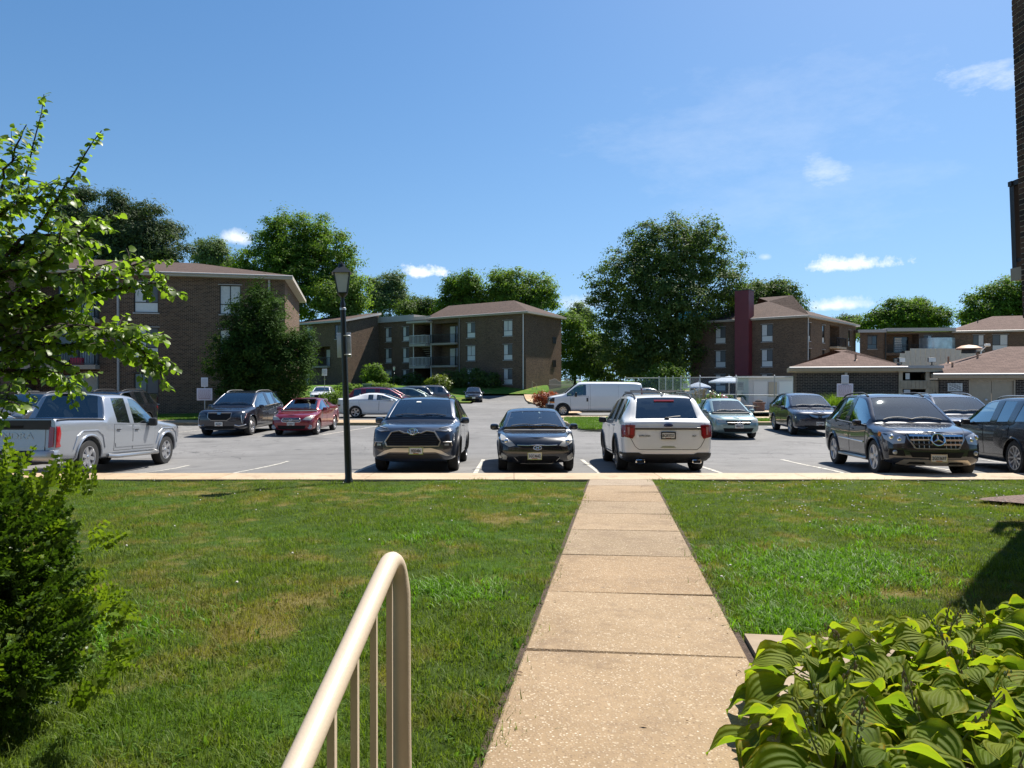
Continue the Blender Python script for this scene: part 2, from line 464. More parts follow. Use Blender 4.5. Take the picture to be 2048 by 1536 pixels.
M_ASPH = mk_asphalt(); M_AGG = mk_aggregate('exposed_aggregate', (0.230, 0.168, 0.100), (0.305, 0.228, 0.142))
M_AGGY = mk_aggregate('grey_aggregate', (0.30, 0.235, 0.165), (0.36, 0.29, 0.21))
M_CONC = mk_aggregate('tan_concrete', (0.40, 0.32, 0.225), (0.48, 0.395, 0.29), False)
M_PAD = mk_aggregate('pale_slab', (0.25, 0.205, 0.15), (0.32, 0.265, 0.20), False)
M_CONCR = mk_aggregate('ochre_concrete', (0.39, 0.285, 0.175), (0.47, 0.36, 0.235), False)
M_TURF = mk_turf('turf', (0.030, 0.055, 0.010), (0.055, 0.085, 0.016))
M_TURF_FAR = mk_turf('far_turf', (0.050, 0.115, 0.014), (0.085, 0.165, 0.022))
M_SOIL = mk_soil()
def mk_line():
    t = NT('worn_line_paint'); w = t.coord('World'); n = t.noise(9, 6, 0.75, w)
    t.set(Base_Color=t.mix(t.ramp(n, [(0.42, 0.0), (0.58, 1.0)]), (0.20, 0.19, 0.175), (0.58, 0.55, 0.47)), Roughness=0.8)
    return t.mat
M_LINE = mk_line()
M_JOINT = plain('joint_dirt', (0.045, 0.033, 0.022), 0.95)

def sheet(name, x0, x1, y0, y1, zf, mat, off=0.0, step=1.5, kind='structure', parent=None, clip=None):
    nx = max(1, round((x1 - x0) / step)); ny = max(1, round((y1 - y0) / step))
    V = [(x0 + (x1 - x0) * i / nx, y0 + (y1 - y0) * j / ny) for j in range(ny + 1) for i in range(nx + 1)]
    V = np.array([(x, y, zf(x, y) + off) for x, y in V])
    F = []
    for j in range(ny):
        for i in range(nx):
            cxm = x0 + (x1 - x0) * (i + .5) / nx; cym = y0 + (y1 - y0) * (j + .5) / ny
            if clip and not clip(cxm, cym): continue
            a = j * (nx + 1) + i; F.append((a, a + 1, a + nx + 2, a + nx + 1))
    me = np_mesh(name, V, np.array(F), mat, smooth=True)
    o = link(name, me, parent)
    if kind: o['kind'] = kind
    return o

# far land: one sheet to the horizon, everything else lies on it
def far_z(x, y): return gz(x, y) - 0.10 if y > 14 else -0.3
xs = [-900, -400, -200, -120, -80] + list(range(-60, 62, 4)) + [80, 120, 200, 400, 900]
ys = [-60, -20, 0, 8, 14.2, 15, 16, 17, 18, 19, 20, 22, 25, 30, 36, 44, 52, 60, 64, 67, 70, 73, 76, 80, 86, 95, 110, 140, 200, 350, 600, 1000, 1600]
V = np.array([(x, y, far_z(x, y)) for y in ys for x in xs]); n = len(xs)
Fq = np.array([(j * n + i, j * n + i + 1, (j + 1) * n + i + 1, (j + 1) * n + i) for j in range(len(ys) - 1) for i in range(n - 1)])
link('ground', np_mesh('ground', V, Fq, M_TURF_FAR, smooth=True))['kind'] = 'structure'

def lot_clip(x, y):
    if y < 34.6: return True
    if y < 52 and -10.6 < x < -3.2 and y > 37.0: return True         # bay where the white saloon stands
    if -3.9 < x < 1.2 + 1.6 * smooth(78, 50, y): return y < 77.5       # the drive going back between the blocks
    if 2.0 <= x < 14 and 41.0 < y < 48.0: return True
    if y > 37 and -17.5 < x <= -3.2 and y < 66: return True
    if 14 <= x < 22 and 41 < y < 46: return False
    if 11.5 < x < 34 and 62 < y < 79 and x > 13: return True
    return False
sheet('parking_lot', -45, 45, KERB_FRONT - 0.02, 79.5, gz, M_ASPH, 0.0, 0.75, clip=lot_clip)

# lawn either side of the walk, dirt edge under the slabs
def lawn_clip(x, y): return True
sheet('lawn', -26, 8.0, -3.0, KERB_BACK + 0.02, lambda x, y: lawn_z(x, y) - 0.035 + 0.02 * math.sin(x * 1.7) * math.sin(y * 1.3), M_TURF, 0.0, 0.5)
sheet('lawn', 8.0, 26, 8.6, KERB_BACK + 0.02, lambda x, y: lawn_z(x, y) - 0.035, M_TURF, 0.0, 0.5)

# the walk: slabs with open joints on a strip of dirt
walk = thing('path', kind='structure')
dv = Vector((0.1462, 1, -0.0430))
def walk_pt(lat, y, dz=0.0):
    x = path_x(y, -1) + (path_x(y, 1) - path_x(y, -1)) * lat
    return (x, y, lawn_z(x, y) + dz)
jy = [1.2, 2.55, 3.88, 5.16, 6.5, 7.88, 9.15, 10.4, 11.6, 12.62, KERB_BACK - 0.01]
def slab(y0, y1, mat, lat0=0.0, lat1=1.0, name='paving_slab', skew=0.14):
    g = 0.007
    mb = MB()
    def c(lat, y, z):
        y = y - skew * (lat - 0.5) ; return walk_pt(lat, y, z)
    y0 += g; y1 -= g
    tilt = rnd.uniform(-.004, .004)
    b = 0.010
    P = [c(lat0, y0, -.09), c(lat1, y0, -.09), c(lat1, y1, -.09), c(lat0, y1, -.09),
         c(lat0, y0, -b), c(lat1, y0, -b), c(lat1, y1, -b), c(lat0, y1, -b),
         c(lat0 + .009, y0 + b, tilt), c(lat1 - .009, y0 + b, -tilt), c(lat1 - .009, y1 - b, -tilt), c(lat0 + .009, y1 - b, tilt)]
    mb.add(P, [(0, 1, 5, 4), (1, 2, 6, 5), (2, 3, 7, 6), (3, 0, 4, 7), (4, 5, 9, 8), (5, 6, 10, 9), (6, 7, 11, 10), (7, 4, 8, 11), (8, 9, 10, 11)], 0)
    return mb.build(name, mat, walk, uv=False)
for i in range(len(jy) - 1):
    last = i == len(jy) - 2
    slab(jy[i], jy[i + 1], M_AGGY if last else M_AGG, skew=0.0 if last else (0.14 if i < 8 else 0.07))
mb = MB()
mb.add([walk_pt(-.03, 0.9, -.022), walk_pt(1.035, 0.9, -.022), walk_pt(1.035, KERB_BACK - .02, -.022), walk_pt(-.03, KERB_BACK - .02, -.022)], [(0, 1, 2, 3)])
mb.build('joint_bed', M_SOIL, walk, uv=False)

# side pad that runs off to the right under the plants
pad = thing('side_path', kind='structure')
def pad_pt(u, y, dz):
    x = path_x(y, 1) + 0.05 + u; return (x, y - 0.13 * u, lawn_z(x, y) + dz)
for k in range(3):
    u0, u1 = 1.25 * k + .006, 1.25 * (k + 1) - .006
    ya, yb = 3.02, 4.22
    mb = MB()
    P = [pad_pt(u0, ya, -.08), pad_pt(u1, ya, -.08), pad_pt(u1, yb, -.08), pad_pt(u0, yb, -.08), pad_pt(u0, ya, .002), pad_pt(u1, ya, .002), pad_pt(u1, yb, .002), pad_pt(u0, yb, .002)]
    mb.add(P, [(0, 1, 5, 4), (1, 2, 6, 5), (2, 3, 7, 6), (3, 0, 4, 7), (4, 5, 6, 7)])
    mb.build('paving_slab', M_PAD, pad, uv=False)

# planting bed soil under the broad-leaved plants, mulch ring far right
mb = MB()
mb.add([(path_x(2.0, 1) + .03, 1.0, lawn_z(0, 1) + .004), (3.6, 1.0, lawn_z(0, 1) + .004), (3.6, 3.02, lawn_z(0, 3) + .004), (path_x(3.0, 1) + .03, 3.02, lawn_z(0, 3) + .004)], [(0, 1, 2, 3)])
tag(mb.build('soil', M_SOIL, uv=False), kind='structure')
mb = MB(); mc = (8.4, 10.3)
ring = [(mc[0] + (1.35 + .12 * math.sin(3 * q) + .08 * math.sin(7 * q)) * math.cos(q), mc[1] + (0.85 + .07 * math.sin(5 * q)) * math.sin(q)) for q in [2 * math.pi * i / 40 for i in range(40)]]
mb.add([(x, y, lawn_z(x, y) + .012) for x, y in ring] + [(mc[0], mc[1], lawn_z(*mc) + .07)], [(i, (i + 1) % 40, 40) for i in range(40)], 0, True)
t = NT('bark_mulch'); f = t.voro(38, t.coord('World'), out='Color'); bw = t.node('ShaderNodeRGBToBW'); t.l.new(f, bw.inputs[0])
t.set(Base_Color=t.ramp(bw.outputs[0], [(0.1, (0.05, 0.03, 0.022)), (0.8, (0.19, 0.125, 0.10))]), Roughness=0.9); t.bump(t.voro(38, t.coord('World')), 0.9, 0.03)
tag(mb.build('mulch', t.mat, uv=False), kind='structure')

# near kerb: a row of cast concrete sections with joints
kerb = thing('kerb', kind='structure')
edges = [-26 + 2.9 * i for i in range(19)]
edges = [e - 0.06 for e in edges]
for i in range(len(edges) - 1):
    x0, x1 = edges[i] + .005, edges[i + 1] - .005
    mid = (x0 + x1) / 2
    drop = 0.0
    mb = MB()
    ch = .025
    prof = [(KERB_BACK, .0), (KERB_BACK, KERB_Z), (KERB_FRONT - ch, KERB_Z - .006 - drop * .5), (KERB_FRONT, KERB_Z - ch - drop * .6), (KERB_FRONT + .01, .0)]
    mb.add([(x0, y, z) for y, z in prof] + [(x1, y, z) for y, z in prof], [(j, j + 5, j + 6, j + 1) for j in range(4)] + [(0, 1, 2, 3, 4), (9, 8, 7, 6, 5)])
    mb.build('kerb_section', M_CONC if -4.5 < mid < 30 else M_CONCR, kerb, uv=False)
mb = MB(); mb.box(-26, 26, KERB_BACK + .01, KERB_FRONT - .03, 0, KERB_Z - .03); mb.build('joint_bed', M_JOINT, kerb, uv=False)

# painted bay lines
def bay_line(x0, y0, x1, y1, w=0.10):
    mb = MB(); nseg = 6
    d = Vector((x1 - x0, y1 - y0)).normalized(); nx, ny = -d.y * w / 2, d.x * w / 2
    V = []
    for i in range(nseg + 1):
        x = x0 + (x1 - x0) * i / nseg; y = y0 + (y1 - y0) * i / nseg
        for s_ in (-1, 1): V.append((x + s_ * nx, y + s_ * ny, gz(x + s_ * nx, y + s_ * ny) + 0.006))
    mb.add(V, [(2 * i, 2 * i + 1, 2 * i + 3, 2 * i + 2) for i in range(nseg)])
    return tag(mb.build('bay_line', M_LINE, uv=False), kind='structure')
for x in (-11.7, -8.95, -6.2, -3.5, -0.81, 1.93, 4.62, 7.3, 10.05, 12.8):
    bay_line(x + (0.02 if x < 0 else 0.15 if x > 6 else 0), 19.6, x, KERB_FRONT + .05)
for x in (-17.6, -14.3, -11.4, -7.6):
    bay_line(x + 1.3, 34.4, x, 28.4)
for x in (5.6, 8.75, 12.1, 15.0, 18.2):
    bay_line(x, 33.6, x - 0.2, 26.2)

# far side kerbs and walks
def far_walk(name, x0, x1, y0, y1, mat, step=1.6, h=0.13):
    w = thing(name, kind='structure')
    n_ = max(1, round((x1 - x0) / step))
    for i in range(n_):
        a = x0 + (x1 - x0) * i / n_ + .006; b = x0 + (x1 - x0) * (i + 1) / n_ - .006
        zz = gz((a + b) / 2, (y0 + y1) / 2)
        mb = MB(); mb.box(a, b, y0, y1, zz - .15, zz + h); mb.build('paving_slab', mat, w, uv=False)
    return w
far_walk('far_path', -30, -3.7, 34.5, 36.9, M_CONCR)
far_walk('far_path', 8.3, 34, 34.9, 35.5, M_CONCR)
far_walk('pool_path', 9.6, 19, 37.4, 40.0, M_CONC, h=.14)
sheet('verge', -32, -10.6, 36.9, 43.5, lambda x, y: gz(x, y) + 0.10 + 0.02 * (y - 36.9), M_TURF_FAR, 0.0, 1.5)
sheet('verge', 8.3, 34, 35.5, 37.4, lambda x, y: gz(x, y) + 0.14, M_TURF_FAR, 0.0, 1.0)
sheet('verge', 8.3, 9.6, 37.4, 41, lambda x, y: gz(x, y) + 0.14, M_TURF_FAR, 0.0, 0.6)

# kerbed island in front of the van
isl = [(4.9, 39.2), (2.9, 39.3), (2.55, 36.5), (2.7, 33.6), (3.0, 31.6), (3.55, 30.4), (4.5, 29.9), (6.2, 29.9), (6.0, 32.0), (5.6, 35.0), (5.2, 37.6)]
def inset(poly, d):
    n_ = len(poly); out = []
    for i in range(n_):
        p0, p1, p2 = Vector(poly[i - 1]), Vector(poly[i]), Vector(poly[(i + 1) % n_])
        a = (p1 - p0).normalized(); b = (p2 - p1).normalized()
        nrm = Vector((-a.y - b.y, a.x + b.x)); nrm.normalize(); out.append(tuple(p1 + nrm * d))
    return out
area = sum(isl[i - 1][0] * isl[i][1] - isl[i][0] * isl[i - 1][1] for i in range(len(isl)))
inn = inset(isl, 0.18 if area > 0 else -0.18)
mb = MB()
n_ = len(isl)
for i in range(n_):
    j = (i + 1) % n_
    a, b, c_, d_ = isl[i], isl[j], inn[j], inn[i]
    mb.add([(*a, -.05), (*b, -.05), (*b, .13), (*a, .13), (*c_, .13), (*d_, .13), (*c_, .0), (*d_, .0)], [(0, 1, 2, 3), (3, 2, 4, 5), (5, 4, 6, 7)])
island = thing('kerb_island', kind='structure')
mb.build('kerb_ring', M_CONC, island, uv=False)
mb = MB(); mb.add([(x, y, .12) for x, y in inn] + [(4.0, 35, .17)], [(i, (i + 1) % n_, n_) for i in range(n_)], 0, True)
mb.build('turf', M_TURF_FAR, island, uv=False)
w = far_walk('far_path', 2.6, 9.5, 39.4, 41.2, M_CONC, h=.12)
# walk along the right side of the drive, bank of grass beside it
rw = thing('far_path', kind='structure')
for k in range(14):
    y0 = 44.5 + k * 2.4; y1 = y0 + 2.38
    def ex(y): return 2.9 - 1.6 * smooth(46, 78, y)
    mb = MB()
    za, zb = gz(2, y0) + .13, gz(2, y1) + .13
    wd = 1.5
    mb.add([(ex(y0), y0, za - .2), (ex(y1), y1, zb - .2), (ex(y1), y1, zb), (ex(y0), y0, za), (ex(y1) + wd, y1, zb + .02), (ex(y0) + wd, y0, za + .02)], [(0, 1, 2, 3), (3, 2, 4, 5)][::1])
    mb.build('paving_slab', M_CONCR, rw, uv=False)
def bank_z(x, y): return gz(x, y) + 0.10 + 0.45 * smooth(4.0, 7.5, x) * smooth(52, 66, y)
sheet('grass_bank', 4.3, 13, 49, 84, bank_z, M_TURF_FAR, 0.02, 1.5)
def front_z(x, y): return gz(x, y) + .12 + .5 * smooth(76, 84, y)
sheet('grass_bank', -30, 4.2, 77.4, 90, front_z, M_TURF_FAR, 0.02, 1.5)
sheet('grass_bank', -30, -17.4, 55, 77.4, lambda x, y: gz(x, y) + .12, M_TURF_FAR, 0.02, 2)
sheet('grass_bank', -17.4, -3.9, 66, 77.4, lambda x, y: gz(x, y) + .12, M_TURF_FAR, 0.02, 1.5)
# ------------------------------------------------------------------ buildings
M_BRK = brick_mat('brown_brick', (0.072, 0.043, 0.029), (0.170, 0.100, 0.060), (0.36, 0.285, 0.21), .215, .078, .015)
M_BRKD = brick_mat('dark_brick', (0.045, 0.036, 0.032), (0.095, 0.070, 0.058), (0.42, 0.37, 0.31), 0.24, 0.082, 0.012)
M_SHG = shingle_mat('brown_shingles', (0.078, 0.053, 0.044), (0.115, 0.077, 0.062), (0.035, 0.024, 0.020))
M_SHGP = shingle_mat('pink_brown_shingles', (0.125, 0.080, 0.066), (0.185, 0.122, 0.100), (0.045, 0.03, 0.026))
M_FASC = plain('cream_fascia', (0.43, 0.39, 0.33), 0.6, var=.06)
M_GUT = plain('grey_white_paint', (0.41, 0.39, 0.37), 0.5, var=.08)
M_FRAME = plain('dark_bronze_frame', (0.022, 0.019, 0.017), 0.45)
M_PANEL = plain('white_spandrel', (0.66, 0.66, 0.63), 0.5, var=.05)
M_CURT = plain('pale_curtain', (0.60, 0.60, 0.58), 0.8, var=.1, vscale=9)
M_SCREEN = plain('insect_screen', (0.10, 0.105, 0.11), 0.35)
M_GLASSD = plain('dark_window_glass', (0.018, 0.022, 0.026), 0.06, spec=0.9)
M_RAILD = plain('black_railing_paint', (0.016, 0.016, 0.018), 0.45)
M_RAILW = plain('white_railing_paint', (0.72, 0.70, 0.67), 0.5)
M_TAN = plain('tan_paint', (0.47, 0.38, 0.27), 0.6, var=.06)
M_TANW = plain('tan_wood_boards', (0.40, 0.32, 0.22), 0.75, var=.15, vscale=4)
M_MARO = plain('maroon_paint', (0.145, 0.022, 0.030), 0.5, var=.10, vscale=1.2)
M_SLAB = plain('balcony_concrete', (0.33, 0.28, 0.23), 0.85, var=.12)
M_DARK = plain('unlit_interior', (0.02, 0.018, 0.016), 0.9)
M_LGREY = plain('pale_grey_paint', (0.58, 0.57, 0.56), 0.55, var=.05)
M_ALU = plain('galvanised_steel', (0.50, 0.51, 0.52), 0.38, 0.75, var=.1, vscale=20)
M_RUST = plain('rusty_vent_hood', (0.42, 0.23, 0.13), 0.6, var=.2)

def wall_open(mb, P0, U, N, L, z0, z1, opens, mi=0, depth=.14, slope=None):
    """flat wall from P0 along unit U, length L, with rectangular openings (u0,u1,z0,z1) and their reveals; N points outwards.
    slope: top edge height at u=0 and u=L"""
    us = sorted({0.0, L} | {u for o in opens for u in o[:2]}); zs = sorted({z0, z1} | {z for o in opens for z in o[2:]})
    pt = lambda u, z, d=0.0: (P0[0] + U[0] * u - N[0] * d, P0[1] + U[1] * u - N[1] * d, z)
    top = lambda u, z: (slope[0] + (slope[1] - slope[0]) * u / L) if slope and z == z1 else z
    for i in range(len(us) - 1):
        for j in range(len(zs) - 1):
            um, zm = (us[i] + us[i + 1]) / 2, (zs[j] + zs[j + 1]) / 2
            if any(o[0] < um < o[1] and o[2] < zm < o[3] for o in opens): continue
            mb.quad(pt(us[i], zs[j]), pt(us[i + 1], zs[j]), pt(us[i + 1], top(us[i + 1], zs[j + 1])), pt(us[i], top(us[i], zs[j + 1])), mi)
    for (a, b, c, d) in opens:
        mb.quad(pt(a, c), pt(a, c, depth), pt(a, d, depth), pt(a, d), mi)
        mb.quad(pt(b, c, depth), pt(b, c), pt(b, d), pt(b, d, depth), mi)
        mb.quad(pt(a, c, depth), pt(a, c), pt(b, c), pt(b, c, depth), mi)
        mb.quad(pt(a, d), pt(a, d, depth), pt(b, d, depth), pt(b, d), mi)
    return mb

def frame_M(P0, U, N):
    """matrix: local x along the wall, y into the wall, z up"""
    return Matrix(((U[0], -N[0], 0, P0[0]), (U[1], -N[1], 0, P0[1]), (0, 0, 1, 0), (0, 0, 0, 1)))

def add_window(root, P0, U, N, o, style='panel'):
    """window filling an opening: frame with mullions, two panes, a curtain behind one, the pale panel below"""
    a, b, c, d = o; M = frame_M(P0, U, N); w, h = b - a, d - c; t = .05
    f = MB(); y0, y1 = .055, .115
    f.box(a, a + t, y0, y1, c, d, 0, M); f.box(b - t, b, y0, y1, c, d, 0, M)
    f.box(a + t, b - t, y0, y1, c, c + t, 0, M); f.box(a + t, b - t, y0, y1, d - t, d, 0, M)
    zm = c + h * .34
    if style == 'slit': zm = c + h * .30
    f.box(a + t, b - t, y0 + .004, y1 - .004, zm - t / 2, zm + t / 2, 0, M)
    um = (a + b) / 2
    if style != 'slit': f.box(um - t / 2, um + t / 2, y0 + .008, y1 - .008, zm + t / 2, d - t, 0, M)
    f.box(a - .06, b + .06, -.05, .02, c - .07, c - .002, 1, M)        # sill
    f.box(a - .08, b + .08, -.11, .0, d + .01, d + .05, 1 if style != 'dark' else 0, M)  # shade hood
    win = f.build('window', [M_FRAME, M_GUT], root)
    def pane(u0, u1, z0_, z1_, m_, nm):
        g = MB(); g.box(u0, u1, .082, .092, z0_, z1_, 0, M); g.build(nm, m_, win)
    if style == 'slit':
        pane(a + t, b - t, zm + t / 2, d - t, M_GLASSD, 'pane'); pane(a + t, b - t, c + t, zm - t / 2, M_PANEL, 'panel')
    else:
        r = rnd.random()
        pane(a + t, um - t / 2, zm + t / 2, d - t, M_SCREEN if r < .7 else M_CURT, 'pane')
        pane(um + t / 2, b - t, zm + t / 2, d - t, M_GLASSD if style == 'dark' else M_CURT, 'pane')
        pane(a + t, b - t, c + t, zm - t / 2, M_GLASSD if style == 'dark' else M_PANEL, 'panel')
    return win

def railing(root, pts, z, h, mat, name='railing', gap=.13, r=.012, posts=True):
    mb = MB()
    for i in range(len(pts) - 1):
        a, b = Vector(pts[i]), Vector(pts[i + 1]); L = (b - a).length; u = (b - a) / L
        M = Matrix(((u.x, -u.y, 0, a.x), (u.y, u.x, 0, a.y), (0, 0, 1, z), (0, 0, 0, 1)))
        mb.box(0, L, -.025, .025, h - .05, h, 0, M); mb.box(0, L, -.018, .018, .07, .11, 0, M)
        n_ = max(1, int(L / gap))
        for k in range(1, n_): mb.box(L * k / n_ - r, L * k / n_ + r, -r, r, .11, h - .05, 0, M)
        for e in (0, L): mb.box(e - .03, e + .03, -.03, .03, 0, h, 0, M)
    return mb.build(name, mat, root)

def hip_roof(root, C, U, V, L, D, ze, zr, over=.45, hip=1.0, mat=None, fascia=None, hips=(1, 1), thick=.22, name='roof'):
    """C corner, U along the front, V backwards; eave height ze, ridge zr. Each eave gets a fascia board."""
    mat = mat or M_SHG; fascia = fascia or M_FASC
    P = lambda u, v, z: (C[0] + U[0] * u + V[0] * v, C[1] + U[1] * u + V[1] * v, z)
    a0, a1, b0, b1 = -over, L + over, -over, D + over
    m_ = (b0 + b1) / 2; hl = (b1 - b0) / 2 * hip
    r0 = a0 + (hl if hips[0] else 0); r1 = a1 - (hl if hips[1] else 0)
    mb = MB()
    e = [P(a0, b0, ze), P(a1, b0, ze), P(a1, b1, ze), P(a0, b1, ze)]; q0, q1 = P(r0, m_, zr), P(r1, m_, zr)
    mb.quad(e[0], e[1], q1, q0); mb.quad(e[2], e[3], q0, q1)
    mb.add([e[1], e[2], q1], [(0, 1, 2)], 0 if hips[1] else 1); mb.add([e[3], e[0], q0], [(0, 1, 2)], 0 if hips[0] else 1)
    ro = mb.build(name, [mat, M_BRK], root)
    fb = MB()
    for (i, j) in ((0, 1), (1, 2), (2, 3), (3, 0)):
        A, B = e[i], e[j]
        fb.quad((A[0], A[1], ze - thick), (B[0], B[1], ze - thick), (B[0], B[1], ze - .004), (A[0], A[1], ze - .004))
    lo = [(p[0], p[1], ze - thick) for p in e]
    fb.quad(lo[3], lo[2], lo[1], lo[0])
    fb.build('fascia', fascia, ro)
    for (i, j) in ((0, 1),):       # gutter along the front
        A, B = Vector(e[i]), Vector(e[j]); g = MB(); nrm = Vector((-V[0], -V[1], 0)) * .06
        g.tube([A + nrm - Vector((0, 0, .05)), B + nrm - Vector((0, 0, .05))], .055, 6); g.build('gutter', M_GUT, ro)
    return ro
def downspout(root, P, z0, z1, mat=None):
    mb = MB(); mb.box(P[0] - .05, P[0] + .05, P[1] - .05, P[1] + .05, z0, z1); mb.box(P[0] - .06, P[0] + .06, P[1] - .13, P[1] + .05, z0, z0 + .1)
    return mb.build('downspout', mat or M_GUT, root)
def unit(x, y): l_ = math.hypot(x, y); return (x / l_, y / l_)
def along(P, U, t): return (P[0] + U[0] * t, P[1] + U[1] * t)
def wall_lamp(*a): pass

# ---------------- left block -------------------------------------------------
def block_left():
    root = thing('apartment_building', 'brown brick three storey block behind the leafy branches, roof hipped, sunlit end wall', 'building')
    A = (-13.94, 43.6); U = unit(-.975, -.222); N = unit(.222, -.975)    # facade runs left from its right hand corner
    E = unit(-.222, .975); NE = unit(.975, .222)                         # end wall runs back
    z0, ze = -.1, 8.35; fl = [0.35, 3.05, 5.72]
    cols = [7.55]
    op = []
    for u in (7.15,):
        for k, z in enumerate(fl): op.append((u, u + 1.32, z + .45, z + 2.25))
    op.append((2.55, 3.75, fl[2] + .45, fl[2] + 2.2)); op.append((2.55, 3.75, fl[1] + .45, fl[1] + 2.2))
    bal = [(10.35, 14.2, z + .02, z + 2.42) for z in fl]
    st = [(15.4, 20.6, z + .02, z + 2.5) for z in fl]
    op2 = [(22.0, 23.3, z + .45, z + 2.25) for z in fl]
    mb = MB(); Lf = 26.0
    wall_open(mb, A, U, N, Lf, z0, ze, op + bal + st + op2)
    wall_open(mb, A, E, NE, 12.6, z0, ze, [])
    back = along(A, E, 12.6)
    mb.build('wall', M_BRK, root)
    for i, o in enumerate(op + op2): add_window(root, A, U, N, o, 'dark' if o[2] < 1.5 else 'panel')
    M = frame_M(A, U, N)
    for k, o in enumerate(bal + st):
        a, b, c, d = o; white = k >= 3; dp = 1.6 if not white else 2.6
        mb = MB()   # recess shell
        mb.quad((a, dp, c), (b, dp, c), (b, dp, d), (a, dp, d)); mb.quad((a, .14, c), (a, dp, c), (a, dp, d), (a, .14, d)); mb.quad((b, dp, c), (b, .14, c), (b, .14, d), (b, dp, d))
        mb.quad((a, .14, d), (a, dp, d), (b, dp, d), (b, .14, d))
        s = MB(); s.v, s.f, s.m, s.sm = [tuple(M @ Vector(p)) for p in mb.v], mb.f, mb.m, mb.sm
        s.build('balcony_recess', M_BRK, root)
        sl = MB(); sl.box(a - .05, b + .05, -.75 if not white else -.3, dp, c - .24, c - .005, 0, M); sl.build('balcony_slab', M_SLAB, root)
        if not white:
            dr = MB(); dr.box(a + .5, a + 2.6, dp - .09, dp - .03, c + .02, c + 2.1, 0, M); dr.box(a + 1.5, a + 1.6, dp - .13, dp - .092, c + .02, c + 2.1, 1, M)
            dr.box(a + .45, a + .5, dp - .13, dp - .03, c + .02, c + 2.15, 1, M); dr.box(a + 2.6, a + 2.65, dp - .13, dp - .03, c + .02, c + 2.15, 1, M)
            door = dr.build('sliding_door', [M_GLASSD, M_FRAME], root)
            g = MB(); g.box(a + .55, a + 1.35, dp - .105, dp - .092, c + .06, c + 2.06, 0, M); g.build('curtain', M_CURT, door)
        y = -.7 if not white else -.25
        if c > 1:
            pts = [M @ Vector((a, .0, 0)), M @ Vector((a, y, 0)), M @ Vector((b, y, 0)), M @ Vector((b, 0, 0))]
            railing(root, [(p.x, p.y, 0) for p in pts], c, 1.05, M_RAILW if white else M_RAILD)
    hip_roof(root, along(A, U, Lf), (-U[0], -U[1]), E, Lf, 12.6, ze + .2, 10.15, .5, hips=(0, 1))
    p = along(along(A, N, .08), U, 9.3); downspout(root, p, z0, ze - .1, M_GUT)
    p = along(along(A, N, .08), U, .9); downspout(root, p, ze - 1.2, ze - .05)
    # entry stair front with wooden step faces, left
    # red cooler and boxes on the middle balcony: things of their own
    M2 = M
    def on_bal(u, y, z, sx, sy, sz, name, lab, cat, mat):
        mb = MB(); mb.rbox((0, 0, sz / 2), (sx, sy, sz * .86), .03); mb.rbox((0, 0, sz * .95), (sx * 1.03, sy * 1.05, sz * .12), .02)
        o = mb.build(name, mat); o.matrix_world = Matrix.Translation(M2 @ Vector((u, y, z))) @ Matrix.Rotation(math.atan2(U[1], U[0]), 4, 'Z'); tag(o, lab, cat); return o
    on_bal(11.35, -.35, fl[1], .62, .40, .42, 'cooler', 'pinkish red lidded box on the middle dark balcony', 'cooler', plain('red_plastic', (0.42, 0.02, 0.06), .4))
    on_bal(12.6, -.35, fl[1], .9, .42, .40, 'storage_box', 'black and white patterned box beside the red box on the balcony', 'storage box', plain('speckled_plastic', (0.35, 0.35, 0.36), .5, var=.9, vscale=22))
    return root
block_left()

